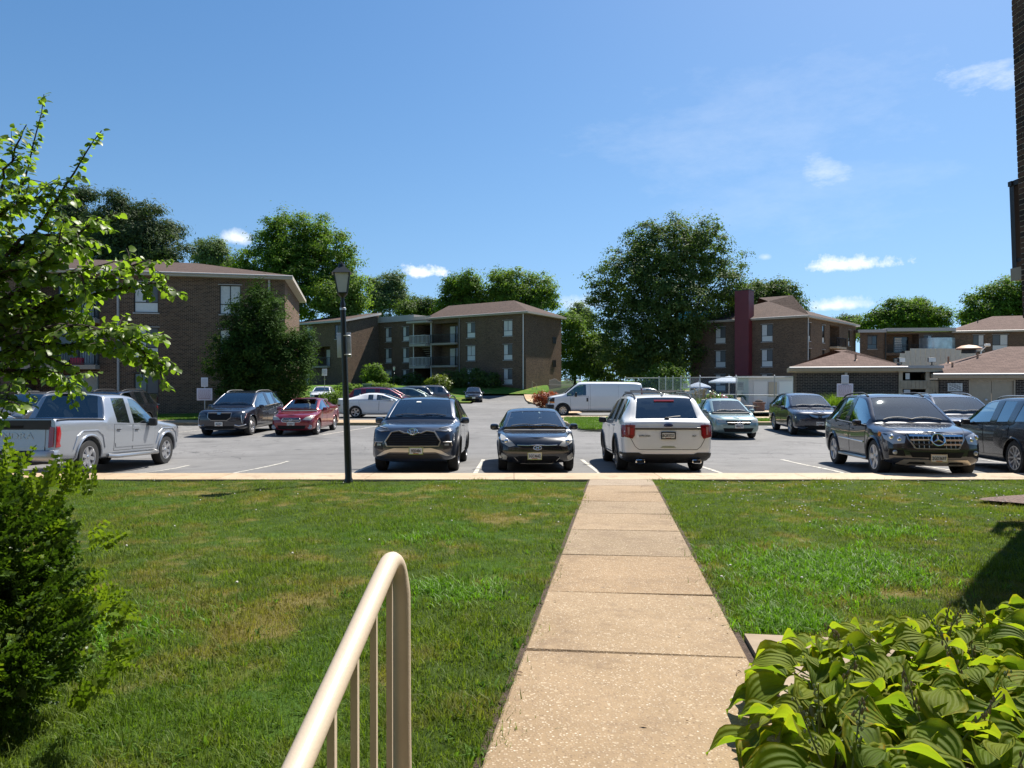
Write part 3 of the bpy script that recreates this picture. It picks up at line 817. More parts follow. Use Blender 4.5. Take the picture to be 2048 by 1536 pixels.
# ---------------- middle block ----------------------------------------------
def block_middle():
    root = thing('apartment_building', 'brown brick three storey block with white stair balconies behind the drive', 'building')
    A = (1.6, 80.0); U = unit(-.806, .597); N = unit(-.597, -.806); E = unit(.5, .866); NE = unit(.866, -.5)
    z0, ze = .3, 9.75; fl = [1.15, 3.95, 6.7]
    op = []
    for u in (1.95, 7.45):
        for z in fl: op.append((u, u + 1.3, z + .55, z + 2.35))
    bal = [(10.2, 14.2, z + .05, z + 2.5) for z in fl[1:]]
    stair = [(14.6, 17.4, z0 + .6, ze - .55)]
    slits = []
    for u in (18.4, 21.6):
        for z in fl: slits.append((u, u + 1.15, z + .5, z + 2.35))
    mb = MB(); Lf = 24.0
    wall_open(mb, A, U, N, Lf, z0, ze, op + bal + stair + slits)
    wall_open(mb, A, E, NE, 9.0, z0, ze, [])
    P1 = along(A, U, Lf)
    NW = unit(-.386, -.922); W = along(P1, NW, 7.26)      # wing comes forward, its side wall in the sun
    wall_open(mb, P1, NW, unit(.922, -.386), 7.26, z0, 11.0, [], slope=(11.0, 9.7))
    op3 = [(1.0 + 0, 2.1, z + .6, z + 2.35) for z in fl[2:]] + [(6.4, 7.7, fl[2] + .6, fl[2] + 2.35)]
    bal3 = [(3.0, 6.0, fl[1] + .05, fl[1] + 2.5)]
    door3 = [(7.1, 8.1, fl[0] - .25, fl[0] + 1.9)]
    wall_open(mb, W, U, N, 10.5, z0, 9.7, op3 + bal3 + door3)
    mb.build('wall', M_BRK, root)
    for o in op: add_window(root, A, U, N, o)
    for o in slits: add_window(root, A, U, N, o)
    for o in op3: add_window(root, W, U, N, o, 'dark' if o[0] < 3 else 'panel')
    for (P, o, dp, m_) in [(A, b, 1.5, 0) for b in bal] + [(A, stair[0], 3.2, 1), (W, bal3[0], 1.5, 0)]:
        a, b, c, d = o; M = frame_M(P, U, N)
        s = MB()
        for q in (((a, dp, c), (b, dp, c), (b, dp, d), (a, dp, d)), ((a, .14, c), (a, dp, c), (a, dp, d), (a, .14, d)), ((b, dp, c), (b, .14, c), (b, .14, d), (b, dp, d)), ((a, .14, d), (a, dp, d), (b, dp, d), (b, .14, d)), ((a, .14, c), (b, .14, c), (b, dp, c), (a, dp, c))):
            s.add(q, [(0, 1, 2, 3)], 0, False, M)
        s.build('stair_recess' if m_ else 'balcony_recess', M_BRK, root)
        if not m_:
            sl = MB(); sl.box(a - .05, b + .05, -.5, -.004, c - .24, c - .005, 0, M); sl.build('balcony_slab', M_SLAB, root)
            dr = MB(); dr.box(a + .5, a + 2.5, dp - .09, dp - .03, c + .03, c + 2.15, 0, M); dr.box(a + 1.45, a + 1.55, dp - .13, dp - .092, c + .03, c + 2.15, 1, M)
            door = dr.build('sliding_door', [M_GLASSD, M_FRAME], root)
            g = MB(); g.box(a + 1.6, a + 2.4, dp - .12, dp - .095, c + .06, c + 2.1, 0, M); g.build('curtain', M_CURT, door)
            pts = [M @ Vector((a, 0, 0)), M @ Vector((a, -.46, 0)), M @ Vector((b, -.46, 0)), M @ Vector((b, 0, 0))]
            railing(root, [(p.x, p.y, 0) for p in pts], c, 1.05, M_RAILD, gap=.16)
        else:
            for z in fl[1:]:
                sl = MB(); sl.box(a, b, -1.0, 1.6, z - .28, z - .005, 0, M); sl.build('landing', M_FASC, root)
                pts = [M @ Vector((a + .05, 0, 0)), M @ Vector((a + .05, -.95, 0)), M @ Vector((b - .05, -.95, 0)), M @ Vector((b - .05, 0, 0))]
                railing(root, [(p.x, p.y, 0) for p in pts], z, 1.1, M_RAILW, gap=.22, r=.022)
            for k in range(9):       # flight of steps seen under the landing
                t_ = MB(); t_.box(a + .25, b - .9, .2 + k * .26, .5 + k * .26, fl[2] - .35 - k * .27, fl[2] - .29 - k * .27, 0, M); t_.build('step', M_SLAB, root)
            for u in (a - .12, b + .12):
                q = M @ Vector((u, -.1, 0)); downspout(root, q, z0, ze - .1, M_RAILW)
            rf = MB(); rf.box(a - .3, b + .3, -1.2, 0, ze - .42, ze - .18, 0, M); rf.build('porch_roof', M_FASC, root)
    d = MB(); o = door3[0]; M = frame_M(W, U, N); d.box(o[0], o[1], .06, .12, o[2], o[3], 0, M); dd = d.build('door', M_LGREY, root)
    h = MB(); h.blob(M @ Vector((o[0] + .12, .03, o[2] + 1.0)), (.05, .05, .05)); h.build('handle', M_FRAME, dd)
    hip_roof(root, along(A, U, 14.6), (-U[0], -U[1]), E, 14.6, 9.0, ze + .18, 11.9, .5, hips=(0, 1))
    # flat parapet over the recess
    q = MB(); M = frame_M(A, U, N); q.box(17.3, 24.0, -.25, 9, ze + .0, ze + .75, 0, M); q.build('parapet', M_GUT, root)
    q = MB(); q.box(14.5, 17.4, -.3, 9, ze + .02, ze + .45, 0, M); q.build('parapet', M_FASC, root)
    # lean-to roof of the wing, high at the back
    w = MB(); M = frame_M(W, U, N)
    w.add([M @ Vector(p) for p in [(-.5, -.5, 9.6), (10.9, -.5, 9.6), (12.6, 7.3, 11.15), (1.5, 7.3, 11.15)]], [(0, 1, 2, 3)])
    rf = w.build('roof', M_SHG, root)
    w = MB(); w.add([M @ Vector(p) for p in [(-.5, -.5, 9.36), (10.9, -.5, 9.36), (10.9, -.5, 9.596), (-.5, -.5, 9.596), (1.5, 7.3, 10.85), (1.5, 7.3, 11.146)]], [(0, 1, 2, 3), (0, 3, 5, 4)]); w.build('fascia', M_GUT, rf)
    downspout(root, along(along(A, N, .1), U, .35), z0, ze - .05, M_RAILW)
    downspout(root, along(along(A, N, .08), U, 9.85), z0, ze - .05, plain('grey_pipe', (.2, .19, .18), .5))
    # meter vents on the end wall
    ME = frame_M(A, E, NE)
    for z in (4.2, 7.0):
        v = MB()
        for k in range(3): v.box(6.6 + k * .32, 6.72 + k * .32, -.1, 0, z - .4, z + .4, 0, ME)
        v.build('vent', M_FRAME, root)
    return root
block_middle()

# ---------------- right block with the maroon chimney ------------------------
def block_right():
    root = thing('apartment_building', 'brown brick block with the tall maroon chimney beside the big tree', 'building')
    A = (31.1, 75.0); U = unit(-.75, .66); N = unit(-.66, -.75); E = unit(.66, .75); NE = unit(.75, -.66)
    z0, ze = .2, 8.85; fl = [0.5, 3.2, 5.95]
    op = []
    for u in (3.6, 9.0):
        for z in fl: op.append((u, u + 1.25, z + .45, z + 2.35))
    slit = []
    for u in (.45, 5.0):
        for z in fl: slit.append((u, u + .8, z + .4, z + 2.35))
    sl2 = [(14.4, 15.2, z + .4, z + 2.3) for z in fl]
    bal = [(7.6, 11.0, z + .05, z + 2.5) for z in fl[1:]]
    mb = MB()
    wall_open(mb, A, U, N, 13.4, z0, ze, op); wall_open(mb, A, E, NE, 17.5, z0, ze, slit + sl2 + bal)
    mb.build('wall', M_BRK, root)
    for o in op: add_window(root, A, U, N, o)
    for o in slit + sl2: add_window(root, A, E, NE, o, 'slit')
    M = frame_M(A, E, NE)
    for o in bal:
        a, b, c, d = o; s = MB(); dp = 1.5
        for q in (((a, dp, c), (b, dp, c), (b, dp, d), (a, dp, d)), ((a, .14, c), (a, dp, c), (a, dp, d), (a, .14, d)), ((b, dp, c), (b, .14, c), (b, .14, d), (b, dp, d)), ((a, .14, d), (a, dp, d), (b, dp, d), (b, .14, d))):
            s.add(q, [(0, 1, 2, 3)], 0, False, M)
        s.build('balcony_recess', M_BRK, root)
        s = MB(); s.box(a - .05, b + .05, -.8, -.004, c - .22, c - .005, 0, M); s.build('balcony_slab', M_TAN, root)
        g = MB(); g.box(a + .9, a + 2.6, dp - .1, dp - .03, c + .03, c + 2.1, 0, M); g.build('sliding_door', M_GLASSD, root)
        pts = [M @ Vector((a, 0, 0)), M @ Vector((a, -.75, 0)), M @ Vector((b, -.75, 0)), M @ Vector((b, 0, 0))]
        railing(root, [(p.x, p.y, 0) for p in pts], c, 1.05, M_RAILD, gap=.16)
    MA = frame_M(A, U, N)
    c_ = MB(); c_.box(5.9, 7.5, -.95, .5, z0 + 1.2, 12.1, 0, MA); ch = c_.build('chimney', [M_MARO], root)
    c_ = MB(); c_.box(5.85, 7.55, -1.0, .55, 12.1, 12.2, 0, MA); c_.build('cap', M_FRAME, ch)
    for k in range(1): 
        c_ = MB(); c_.box(6.0, 6.5, -1.3, -.96, .9, 1.9, 0, MA); c_.box(6.7, 7.2, -1.25, -.96, 1.0, 1.7, 0, MA); c_.build('meter', M_ALU, root)
    hip_roof(root, along(A, U, 13.4), (-U[0], -U[1]), E, 13.4, 17.5, ze + .18, 12.3, .4, mat=M_SHG)
    downspout(root, along(along(A, NE, .1), E, .2), z0, ze - .05, M_GUT)
    downspout(root, along(along(A, N, .05), U, 13.3), z0, ze - .05, M_FRAME)
    return root
block_right()

# ---------------- far right block -------------------------------------------
def block_far():
    root = thing('apartment_building', 'dark brown brick block behind the low pool houses', 'building')
    P0 = (42.6, 87.0); z0, ze = .0, 8.0
    U1 = unit(.97, -.12); N1 = unit(-.12, -.97); L1 = 10.9
    P1 = along(P0, U1, L1); U2 = unit(.95, -.31); N2 = unit(-.31, -.95); L2 = 20
    fl = [0.2, 2.9, 5.5]
    op1 = [(.9, 2.0, z + .5, z + 2.1) for z in fl]
    rec = [(3.1, 6.8, z + .0, z + 2.3) for z in fl[1:]]
    op1b = [(7.4, 8.3, z + .5, z + 2.1) for z in fl]
    op2 = []
    for u in (1.9, 3.9):
        for z in fl[:2] + [5.35]: op2.append((u, u + (1.15 if u < 3 else 1.6), z + .35, z + 2.25))
    op2 += [(12.5, 14.0, z + .35, z + 2.25) for z in fl]
    mb = MB(); wall_open(mb, P0, U1, N1, L1, z0, ze, op1 + rec + op1b); wall_open(mb, P1, U2, N2, L2, z0, ze - .05, op2)
    mb.build('wall', M_BRK, root)
    for o in op1 + op1b: add_window(root, P0, U1, N1, o, 'dark' if o in op1 else 'panel')
    for o in op2: add_window(root, P1, U2, N2, o)
    M = frame_M(P0, U1, N1)
    for o in rec:
        a, b, c, d = o; s = MB(); dp = 1.8
        for q in (((a, dp, c), (b, dp, c), (b, dp, d), (a, dp, d)), ((a, .14, c), (a, dp, c), (a, dp, d), (a, .14, d)), ((b, dp, c), (b, .14, c), (b, .14, d), (b, dp, d)), ((a, .14, d), (a, dp, d), (b, dp, d), (b, .14, d)), ((a, .14, c), (b, .14, c), (b, dp, c), (a, dp, c))):
            s.add(q, [(0, 1, 2, 3)], 0, False, M)
        s.build('balcony_recess', M_BRK, root)
        g = MB(); g.box(a + 1.5, a + 3.2, dp - .1, dp - .03, c + .03, c + 2.0, 0, M); dr = g.build('sliding_door', M_GLASSD, root)
        g = MB()
        for k in range(6): g.box(a + 1.6, a + 2.4, dp - .125, dp - .105, c + .2 + k * .3, c + .42 + k * .3, 0, M)
        g.build('blind', M_CURT, dr)
        railing(root, [M @ Vector((a, .05, 0)), M @ Vector((b, .05, 0))], c, 1.0, M_RAILD, gap=.2)
    q = MB(); q.box(-.3, 3.0, -.3, 9, ze, ze + .35, 0, M); q.box(3.0, L1 - .1, -.5, 9, ze + .1, ze + .5, 0, M); q.build('parapet', M_GUT, root)
    # bowed sheet-metal balcony front on a pale base
    s = MB(); seg = 14; V = []; F = []
    for i in range(seg + 1):
        q_ = math.pi * i / seg; x = 8.8 - 2.0 * math.cos(q_) ; y = -1.5 * math.sin(q_) - .1
        V += [M @ Vector((x, y, 5.9)), M @ Vector((x, y, 7.25))]
    s.add(V, [(2 * i, 2 * i + 2, 2 * i + 3, 2 * i + 1) for i in range(seg)], 0, True)
    s.build('balcony_screen', plain('corrugated_clear_sheet', (0.42, 0.47, 0.48), 0.22, 0.55, var=.3, vscale=1.2), root)
    s = MB(); s.box(6.75, 11.0, -1.7, -.05, 4.4, 5.89, 0, M); s.build('balcony_base', M_LGREY, root)
    hip_roof(root, P1, U2, (-N2[0], -N2[1]), L2, 11, ze + .1, 10.2, .4, hips=(1, 0), mat=M_SHGP)
    downspout(root, along(along(P1, N2, .1), U2, 10.6), z0, ze - .1)
    downspout(root, along(along(P0, N1, .1), U1, 2.95), z0, ze - .1, M_FRAME)
    for u in (3.2, 11.5):
        v = MB(); p = along(along(P1, N2, -3.0), U2, u); v.lathe([(.05, 8.6), (.05, 9.75)], 8); v.build('vent', M_FRAME, root).location = (p[0], p[1], 0)
    return root
block_far()

# ---------------- the two pool houses and the gateway between ----------------
PH0 = (14.9, 37.2); PHR = R(-20)
def ph_pt(x, y): return (PH0[0] + x * math.cos(PHR) - y * math.sin(PHR), PH0[1] + x * math.sin(PHR) + y * math.cos(PHR))
def pool_house(name, label, x0, x1, y, dp, ze, zr, opens, gate=False):
    root = thing(name, label, 'building', (*PH0, 0), PHR)
    mb = MB(); P = (x0, y); wall_open(mb, P, (1, 0), (0, -1), x1 - x0, -.1, ze - .30, opens)
    wall_open(mb, P, (0, 1), (-1, 0), dp, -.1, ze - .30, []); wall_open(mb, (x1, y), (0, 1), (1, 0), dp, -.1, ze - .30, [])
    mb.build('wall', M_BRKD, root)
    t_ = MB(); t_.box(x0 - .03, x1 + .03, y - .03, y + .2, ze - .30, ze - .12); t_.build('band', M_TAN, root)
    hip_roof(root, (x0, y), (1, 0), (0, 1), x1 - x0, dp, ze, zr, .35, mat=M_SHGP, fascia=M_TAN, hips=(1, 1), hip=.98)
    return root
ph1 = pool_house('pool_house', 'low brick pool house with shingled hip roof behind the tall ornamental grass', 0, 4.75, 0, 5.6, 2.88, 3.85, [])
o = MB(); o.box(2.3, 2.42, -.1, -.02, .1, 2.6); o.build('post', M_GUT, ph1)
ph2 = pool_house('pool_house', 'low brick pool house with tan double doors on its front', 6.5, 15.5, -.25, 8.0, 2.52, 3.95, [(1.3, 3.06, 0, 2.2)])
d = MB(); d.box(7.81, 8.67, -.22, -.16, 0, 2.16); dd = d.build('door', M_TAN, ph2)
h = MB(); h.blob((8.45, -.26, 1.25), (.07, .03, .06)); h.build('lock_plate', M_RAILW, dd)
d = MB(); d.box(8.69, 9.55, -.22, -.16, 0, 2.16); d.build('door', M_TAN, ph2)
d = MB(); d.box(7.73, 7.8, -.29, -.12, 0, 2.2); d.box(9.56, 9.63, -.29, -.12, 0, 2.2); d.box(7.8, 9.56, -.29, -.12, 2.165, 2.25); d.build('door_frame', M_TAN, ph2)
def vent_pipe(root, x, y, z, r=.05, h=.35, mat=None):
    v = MB(); v.lathe([(r, 0), (r, h), (0, h)], 10); v.lathe([(.16, -.02), (r + .01, .06)], 10); o_ = v.build('vent_pipe', mat or M_RUST, root); o_.location = (x, y, z); return o_
vent_pipe(ph1, 2.9, .9, 3.22)
vent_pipe(ph2, 7.2, .5, 2.72); vent_pipe(ph2, 8.6, 1.9, 3.2); vent_pipe(ph2, 7.6, 3.3, 3.1)
v = MB(); v.lathe([(.34, 0), (.34, .16), (.3, .2)], 20, 1); v.lathe([(.62, .2), (.60, .26), (.35, .40), (0, .45)], 20, 0); o = v.build('roof_vent', [M_RUST, M_FRAME], ph2); o.location = (8.6, 3.6, 3.62)
def wall_sign(x, z, w_, h_, lab):
    s = thing('notice_sign', lab, 'sign', (*ph_pt(x, -.28), z), PHR)
    q = MB(); q.box(-w_ / 2, w_ / 2, -.02, 0, -h_ / 2, h_ / 2); q.build('board', M_PANEL, s)
    q = MB()
    for k in range(6):
        n_ = 5
        for c_ in range(n_):
            if (k * 7 + c_ * 3) % 5 == 4: continue
            ww = w_ * .15; xx = -w_ * .40 + c_ * w_ * .165; q.box(xx, xx + ww * (.7 + .3 * ((k + c_) % 2)), -.024, -.021, h_ * (.36 - .14 * k), h_ * (.36 - .14 * k) + h_ * .07)
    q.build('print', plain('faded_print', (.16, .15, .16), .6), s)
wall_sign(7.15, 1.85, .62, .40, 'white notice with lines of print on the right pool house wall, upper one')
wall_sign(7.15, 1.40, .62, .30, 'white notice just under the upper one on the pool house wall')
# gateway: posts, beam with board fronts, roof edge, dark opening, open leaf
gw = thing('pool_entrance', 'tan boarded entrance between the two pool houses with floodlights above', 'entrance', (*PH0, 0), PHR)
gx0, gx1 = 4.8, 6.48
for k in range(10):
    b = MB(); w_ = (gx1 - gx0) / 10; b.box(gx0 + k * w_ + .006, gx0 + (k + 1) * w_ - .006, -.16, -.12, 1.78, 2.16); b.build('board', M_TANW, gw)
b = MB(); b.box(gx0, gx1, -.12, 0, 1.75, 2.18); b.box(gx0 - .05, gx0 + .12, -.119, .1, 0, 2.75); b.box(gx1 - .55, gx1 - .38, -.119, .1, 0, 2.75); b.build('post', M_TAN, gw)
for k in range(3):
    b = MB(); b.box(gx1 - .38 + k * .13, gx1 - .262 + k * .13, -.14, -.05, 0, 2.17); b.build('board', M_TANW, gw)
b = MB(); b.box(gx0 - .1, gx1 + .2, -.3, 2.6, 2.78, 2.92); b.build('roof_edge', M_GUT, gw)
b = MB(); b.box(gx0 - .1, gx1 + .15, -.24, -.1, 2.6, 2.775); b.build('beam', M_TAN, gw)
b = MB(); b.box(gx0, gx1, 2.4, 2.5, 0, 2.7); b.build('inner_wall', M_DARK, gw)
b = MB(); b.box(gx0 + .16, gx0 + .44, -.2, -.15, .1, 1.72); b.build('gate_leaf', M_LGREY, gw)
b = MB(); b.box(gx0 + .25, gx0 + .43, -.10, -.07, 2.24, 2.54); b.build('notice', M_PANEL, gw)
for k, ch_ in enumerate('326'):
    o = link('number', text_mesh(ch_, .27, M_FRAME, .01), gw); o.location = (gx1 - .14, -.15, 1.5 - k * .30); o.rotation_euler = (R(90), 0, 0)
def floodlight(x, y, z):
    t_ = thing('floodlight', None, 'floodlight', (*ph_pt(x, y), z), R(rnd.uniform(-20, 20)))
    b = MB(); b.rbox((0, 0, .28), (.36, .14, .24), .02); b.tube([(0, 0, 0), (0, 0, .2)], .03, 6); b.lathe([(.1, 0), (.1, .03), (0, .03)], 10); b.build('housing', M_FRAME, t_)
    b = MB(); b.box(-.16, .16, -.085, -.072, .18, .38); b.build('lens', M_PANEL, t_); return t_
floodlight(4.9, .2, 2.92)['label'] = 'floodlight standing on the left end of the pool entrance roof'
floodlight(6.25, .2, 2.92)['label'] = 'floodlight standing on the right end of the pool entrance roof'
# pale board screen on the roof behind
scn = thing('board_screen', 'pale board screen standing behind the pool house roofs', 'fence', (0, 0, 0))
for k in range(15):
    x = 24.6 + k * .32; b = MB(); top = 4.2 if k > 1 else 3.9 + .15 * k
    b.box(x + .010, x + .310, 45.0, 45.05, 2.2, top); b.build('board', plain('pale_boards', (0.56, 0.53, 0.44), .7, var=.08), scn)
b = MB(); b.box(24.6, 29.4, 45.06, 45.12, 2.6, 2.75); b.box(24.6, 29.4, 45.06, 45.12, 3.6, 3.75); b.box(24.7, 24.8, 45.121, 45.2, 0, 3.8); b.box(29.2, 29.3, 45.121, 45.2, 0, 3.8); b.build('rail', M_TANW, scn)
# antenna / camera mast
ms = thing('camera_mast', 'thin mast with two small floodlight heads in front of the far block', 'mast', (38.3, 58.0, 0))
b = MB(); b.tube([(0, 0, 0), (0, 0, 4.6)], .06, 8); b.build('pole', M_ALU, ms)
b = MB(); b.rbox((-.2, -.1, 4.75), (.35, .3, .22), .04); b.build('head', M_RAILW, ms)
b = MB(); b.rbox((.45, -.1, 5.05), (.4, .28, .2), .04); b.tube([(0, 0, 4.55), (.42, 0, 4.95)], .03, 6); b.build('head', M_RAILW, ms)

# ---------------- near right wing: real bricks by the corner -----------------
def block_near():
    root = thing('apartment_building', 'dark brick wall at the right edge with a black balcony', 'building')
    X0, Y0 = 6.55, 8.95; zt = 7.75; zb = 0.0
    root.rotation_euler = (0, R(-2.3), 0)
    m_b = [plain('brick_%s' % k, c, .9, var=.25, vscale=14, spec=.2) for k, c in (('umber', (.070, .044, .034)), ('chestnut', (.105, .062, .045)), ('soot', (.040, .030, .027)))]
    M_MORT = plain('mortar', (.40, .35, .29), .95, var=.1, vscale=20)
    mb = MB(); mb.box(X0 + .012, 16, -6, Y0 - .012, zb, zt); mb.build('wall', M_BRK, root)
    mb = MB(); mb.box(X0 + .005, X0 + .10, Y0 - .832, Y0 - .005, 2.715, 7.72); mb.build('mortar', M_MORT, root)
    proto = []
    for k in range(3):
        for ln in (.197, .096):
            b = MB(); b.rbox((0, 0, 0), (.10, ln, .0585), .004); me = b.mesh('brick', m_b[k]); 
            for p in me.polygons: p.use_smooth = False
            proto.append(me)
    cnt = 0
    z = 2.75; row = 0
    while z < 7.7 and cnt < 298:
        y = Y0 - .002
        seq = [.197] * 4 if row % 2 == 0 else [.096] + [.197] * 3
        for ln in seq:
            me = proto[rnd.choice((0, 0, 1, 1, 2)) * 2 + (0 if ln > .15 else 1)]
            o_ = link('brick', me, root); o_.location = (X0 + .048 + rnd.uniform(-.002, .002), y - ln / 2, z); o_.rotation_euler = (0, 0, rnd.uniform(-.008, .008)); cnt += 1
            y -= ln + .0098
            if cnt >= 298: break
        z += .0677; row += 1
    # balcony on the far face, its end seen past the corner
    bs = MB(); bs.box(7.370, 10.6, Y0 + .01, Y0 + 1.35, 3.34, 3.52); bs.build('balcony_slab', M_SLAB, root)
    rl = MB(); rl.box(7.370, 10.6, Y0 + 1.27, Y0 + 1.34, 4.70, 4.77); rl.box(7.390, 7.460, Y0 + .01, Y0 + 1.34, 4.70, 4.77); rl.box(7.390, 7.480, Y0 + 1.25, Y0 + 1.34, 3.52, 4.70)
    rl.box(7.400, 7.450, Y0 + .01, Y0 + 1.25, 3.60, 3.65)
    for k in range(9): rl.box(7.4602, 7.4808, Y0 + .12 + k * .125, Y0 + .146 + k * .125, 3.65, 4.70)
    rl.build('railing', M_RAILD, root)
    rf = MB(); rf.box(X0 - .02, 16, -6, Y0 + .02, zt, zt + .2); rf.build('roof', M_SHG, root)
    return root
block_near()
# the wing behind the camera (its front is mirrored in the parked cars)
bw_ = thing('apartment_building', 'brick apartment front behind the viewpoint, beyond the railing', 'building')
mb = MB(); ops = [(u, u + 1.5, z, z + 1.7) for u in (1.5, 5.0, 12.5, 16, 20) for z in (1.6, 4.4, 7.2)]
wall_open(mb, (6.3, -3.2), (-1, 0), (0, 1), 24, -.3, 9.4, ops); mb.build('wall', M_BRK, bw_)
for o in ops: add_window(bw_, (6.3, -3.2), (-1, 0), (0, 1), o)
# ------------------------------------------------------------------ trees and plants
M_BARK = plain('grey_brown_bark', (0.085, 0.062, 0.046), 0.95, var=.35, vscale=9)
M_BARKD = plain('dark_bark', (0.040, 0.031, 0.025), 0.95, var=.3, vscale=12)
L_MAPLE = leaf_mat('maple_leaves', (0.052, 0.102, 0.015), (0.128, 0.200, 0.032), .45, .6, gloss=.12)
L_DARK = leaf_mat('dark_tree_leaves', (0.044, 0.080, 0.022), (0.100, 0.148, 0.040), .40, .6, gloss=.12)
L_LIGHT = leaf_mat('light_tree_leaves', (0.074, 0.132, 0.024), (0.155, 0.225, 0.048), .45, .6, gloss=.12)
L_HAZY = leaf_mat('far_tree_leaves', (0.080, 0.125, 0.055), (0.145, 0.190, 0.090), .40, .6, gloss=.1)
L_PINE = leaf_mat('pine_needles', (0.030, 0.054, 0.024), (0.070, 0.100, 0.042), .25, .6, gloss=.12)
L_CEDAR = leaf_mat('cedar_sprays', (0.014, 0.036, 0.010), (0.050, 0.096, 0.018), .25, .7, gloss=.06)
L_REDBUD = leaf_mat('heart_leaves', (0.088, 0.145, 0.024), (0.170, 0.245, 0.038), .58, rough=.42, gloss=.5)
L_BOX = leaf_mat('glossy_shrub_leaves', (0.022, 0.050, 0.010), (0.064, 0.112, 0.016), .28, rough=.42, gloss=.35)
L_BOXN = leaf_mat('young_shrub_leaves', (0.080, 0.135, 0.014), (0.140, 0.195, 0.020), .38, rough=.42, gloss=.3)
L_REDB = leaf_mat('red_shrub_leaves', (0.16, 0.030, 0.012), (0.30, 0.085, 0.025), .35, tcol=(1.3, .9, .6))
L_YEL = leaf_mat('yellow_green_leaves', (0.085, 0.120, 0.012), (0.160, 0.200, 0.025), .4)
L_REED = leaf_mat('reed_blades', (0.060, 0.115, 0.014), (0.125, 0.190, 0.024), .42)
nrs = np.random.RandomState(11)

def rand_dirs(n, rs):
    v = rs.normal(size=(n, 3)); return v / np.linalg.norm(v, axis=1)[:, None]
def leaf_cards(P, Nn, size, rs, aspect=.62, droop=0.0):
    """rhombic, slightly folded leaf cards: centre P, facing Nn"""
    n = len(P)
    a = rand_dirs(n, rs); a[:, 2] -= droop
    t = np.cross(Nn, a); t /= np.linalg.norm(t, axis=1)[:, None] + 1e-9
    b = np.cross(Nn, t)
    s = size * rs.uniform(.65, 1.35, n)[:, None]
    V = np.empty((n, 4, 3))
    V[:, 0] = P - t * s; V[:, 2] = P + t * s
    f = Nn * s * rs.uniform(-.05, .35, n)[:, None]
    V[:, 1] = P + b * s * aspect + f; V[:, 3] = P - b * s * aspect + f
    F = np.arange(n * 4).reshape(n, 4)
    return V.reshape(-1, 3), F
def crown_points(blobs, n, rs, clump=.75, nclump=None, shell=.72, flat=1.0):
    """points gathered in clumps that sit through the outer part of each ellipsoid"""
    vol = np.array([b[1] * b[2] * b[3] if len(b) > 4 else b[1] ** 2 for b in blobs], float)
    P, N, R_ = [], [], []
    tot = vol.sum()
    for b, v in zip(blobs, vol):
        c = np.array(b[0]); rad = np.array(b[1:4] if len(b) > 3 else (b[1],) * 3)
        m = int(n * v / tot); nc = nclump and max(4, int(nclump * v / tot)) or max(6, m // 60)
        d = rand_dirs(nc, rs); rr = shell + (1 - shell) * rs.rand(nc) ** .6; inner = rs.rand(nc) < .22; rr[inner] = rs.uniform(.25, shell, inner.sum())
        cc = c + d * rr[:, None] * rad
        k = rs.randint(0, nc, m); cs = clump * rs.uniform(.55, 1.3, nc)
        q = rs.normal(size=(m, 3)) * .5; q[:, 2] *= .62 * flat
        p = cc[k] + q * cs[k][:, None]
        nn = q / (np.linalg.norm(q, axis=1)[:, None] + 1e-6) * .5 + d[k] * .5 + np.array([0, 0, .45]) + rand_dirs(m, rs) * .6
        nn /= np.linalg.norm(nn, axis=1)[:, None]
        tone = rs.rand(nc) * .65
        P.append(p); N.append(nn); R_.append(np.clip(tone[k] + rs.rand(m) * .35, 0, 1))
    return np.concatenate(P), np.concatenate(N), np.concatenate(R_)
def limbs(root, base, top, blobs, r, rs, mat, n=10, name='trunk', lean=(0, 0)):
    mb = MB(); base, top = Vector(base), Vector(top)
    pts = [base.lerp(top, k / 6) + Vector((rs.normal() * .12 * k / 6, rs.normal() * .12 * k / 6, 0)) * (1 if 0 < k < 6 else 0) for k in range(7)]
    mb.tube(pts, [r * 1.35] + [r * (1 - .6 * k / 6) for k in range(1, 7)], 9)
    tr = mb.build(name, mat, root, uv=False)
    for k in range(n):
        b = blobs[rs.randint(len(blobs))]; c = Vector(b[0]); rad = b[1]
        d = Vector(rand_dirs(1, rs)[0]); d.z = abs(d.z) * .8
        e = c + d * rad * .5
        s = pts[rs.randint(2, 6)]
        m_ = s.lerp(e, .5) + Vector((rs.normal() * .3, rs.normal() * .3, rs.uniform(-.1, .5)))
        L_ = MB(); L_.tube([s, s.lerp(m_, .5) + Vector((0, 0, .1)), m_, m_.lerp(e, .6) + Vector((0, 0, .1)), e], [r * .36, r * .27, r * .18, r * .09, r * .03], 6)
        L_.build('limb', mat, root, uv=False)
def tree(name, label, loc, blobs, n, size, mat, trunk_r=.3, seed=0, bark=None, clump=.8, nlimb=8, group=None, aspect=.6, nclump=None, shell=.72, flat=1.0, top=None, cat='tree', droop=0.0, rotz=0.0):
    rs = np.random.RandomState(seed)
    root = thing(name, label, cat, loc, rotz, group=group)
    P, N, r_ = crown_points(blobs, n, rs, clump, nclump, shell, flat)
    V, F = leaf_cards(P, N, size, rs, aspect, droop)
    me = np_mesh('crown', V, F, mat, r_)
    link('crown', me, root)
    zc = max(b[0][2] for b in blobs)
    if trunk_r: limbs(root, (0, 0, -.3), top or (0, 0, zc), blobs, trunk_r, rs, bark or M_BARK, nlimb)
    return root
def at(px, d): return (px - CX) / F_PX * d
def zz(py, d): return CAM_Z - (py - HY) / F_PX * d

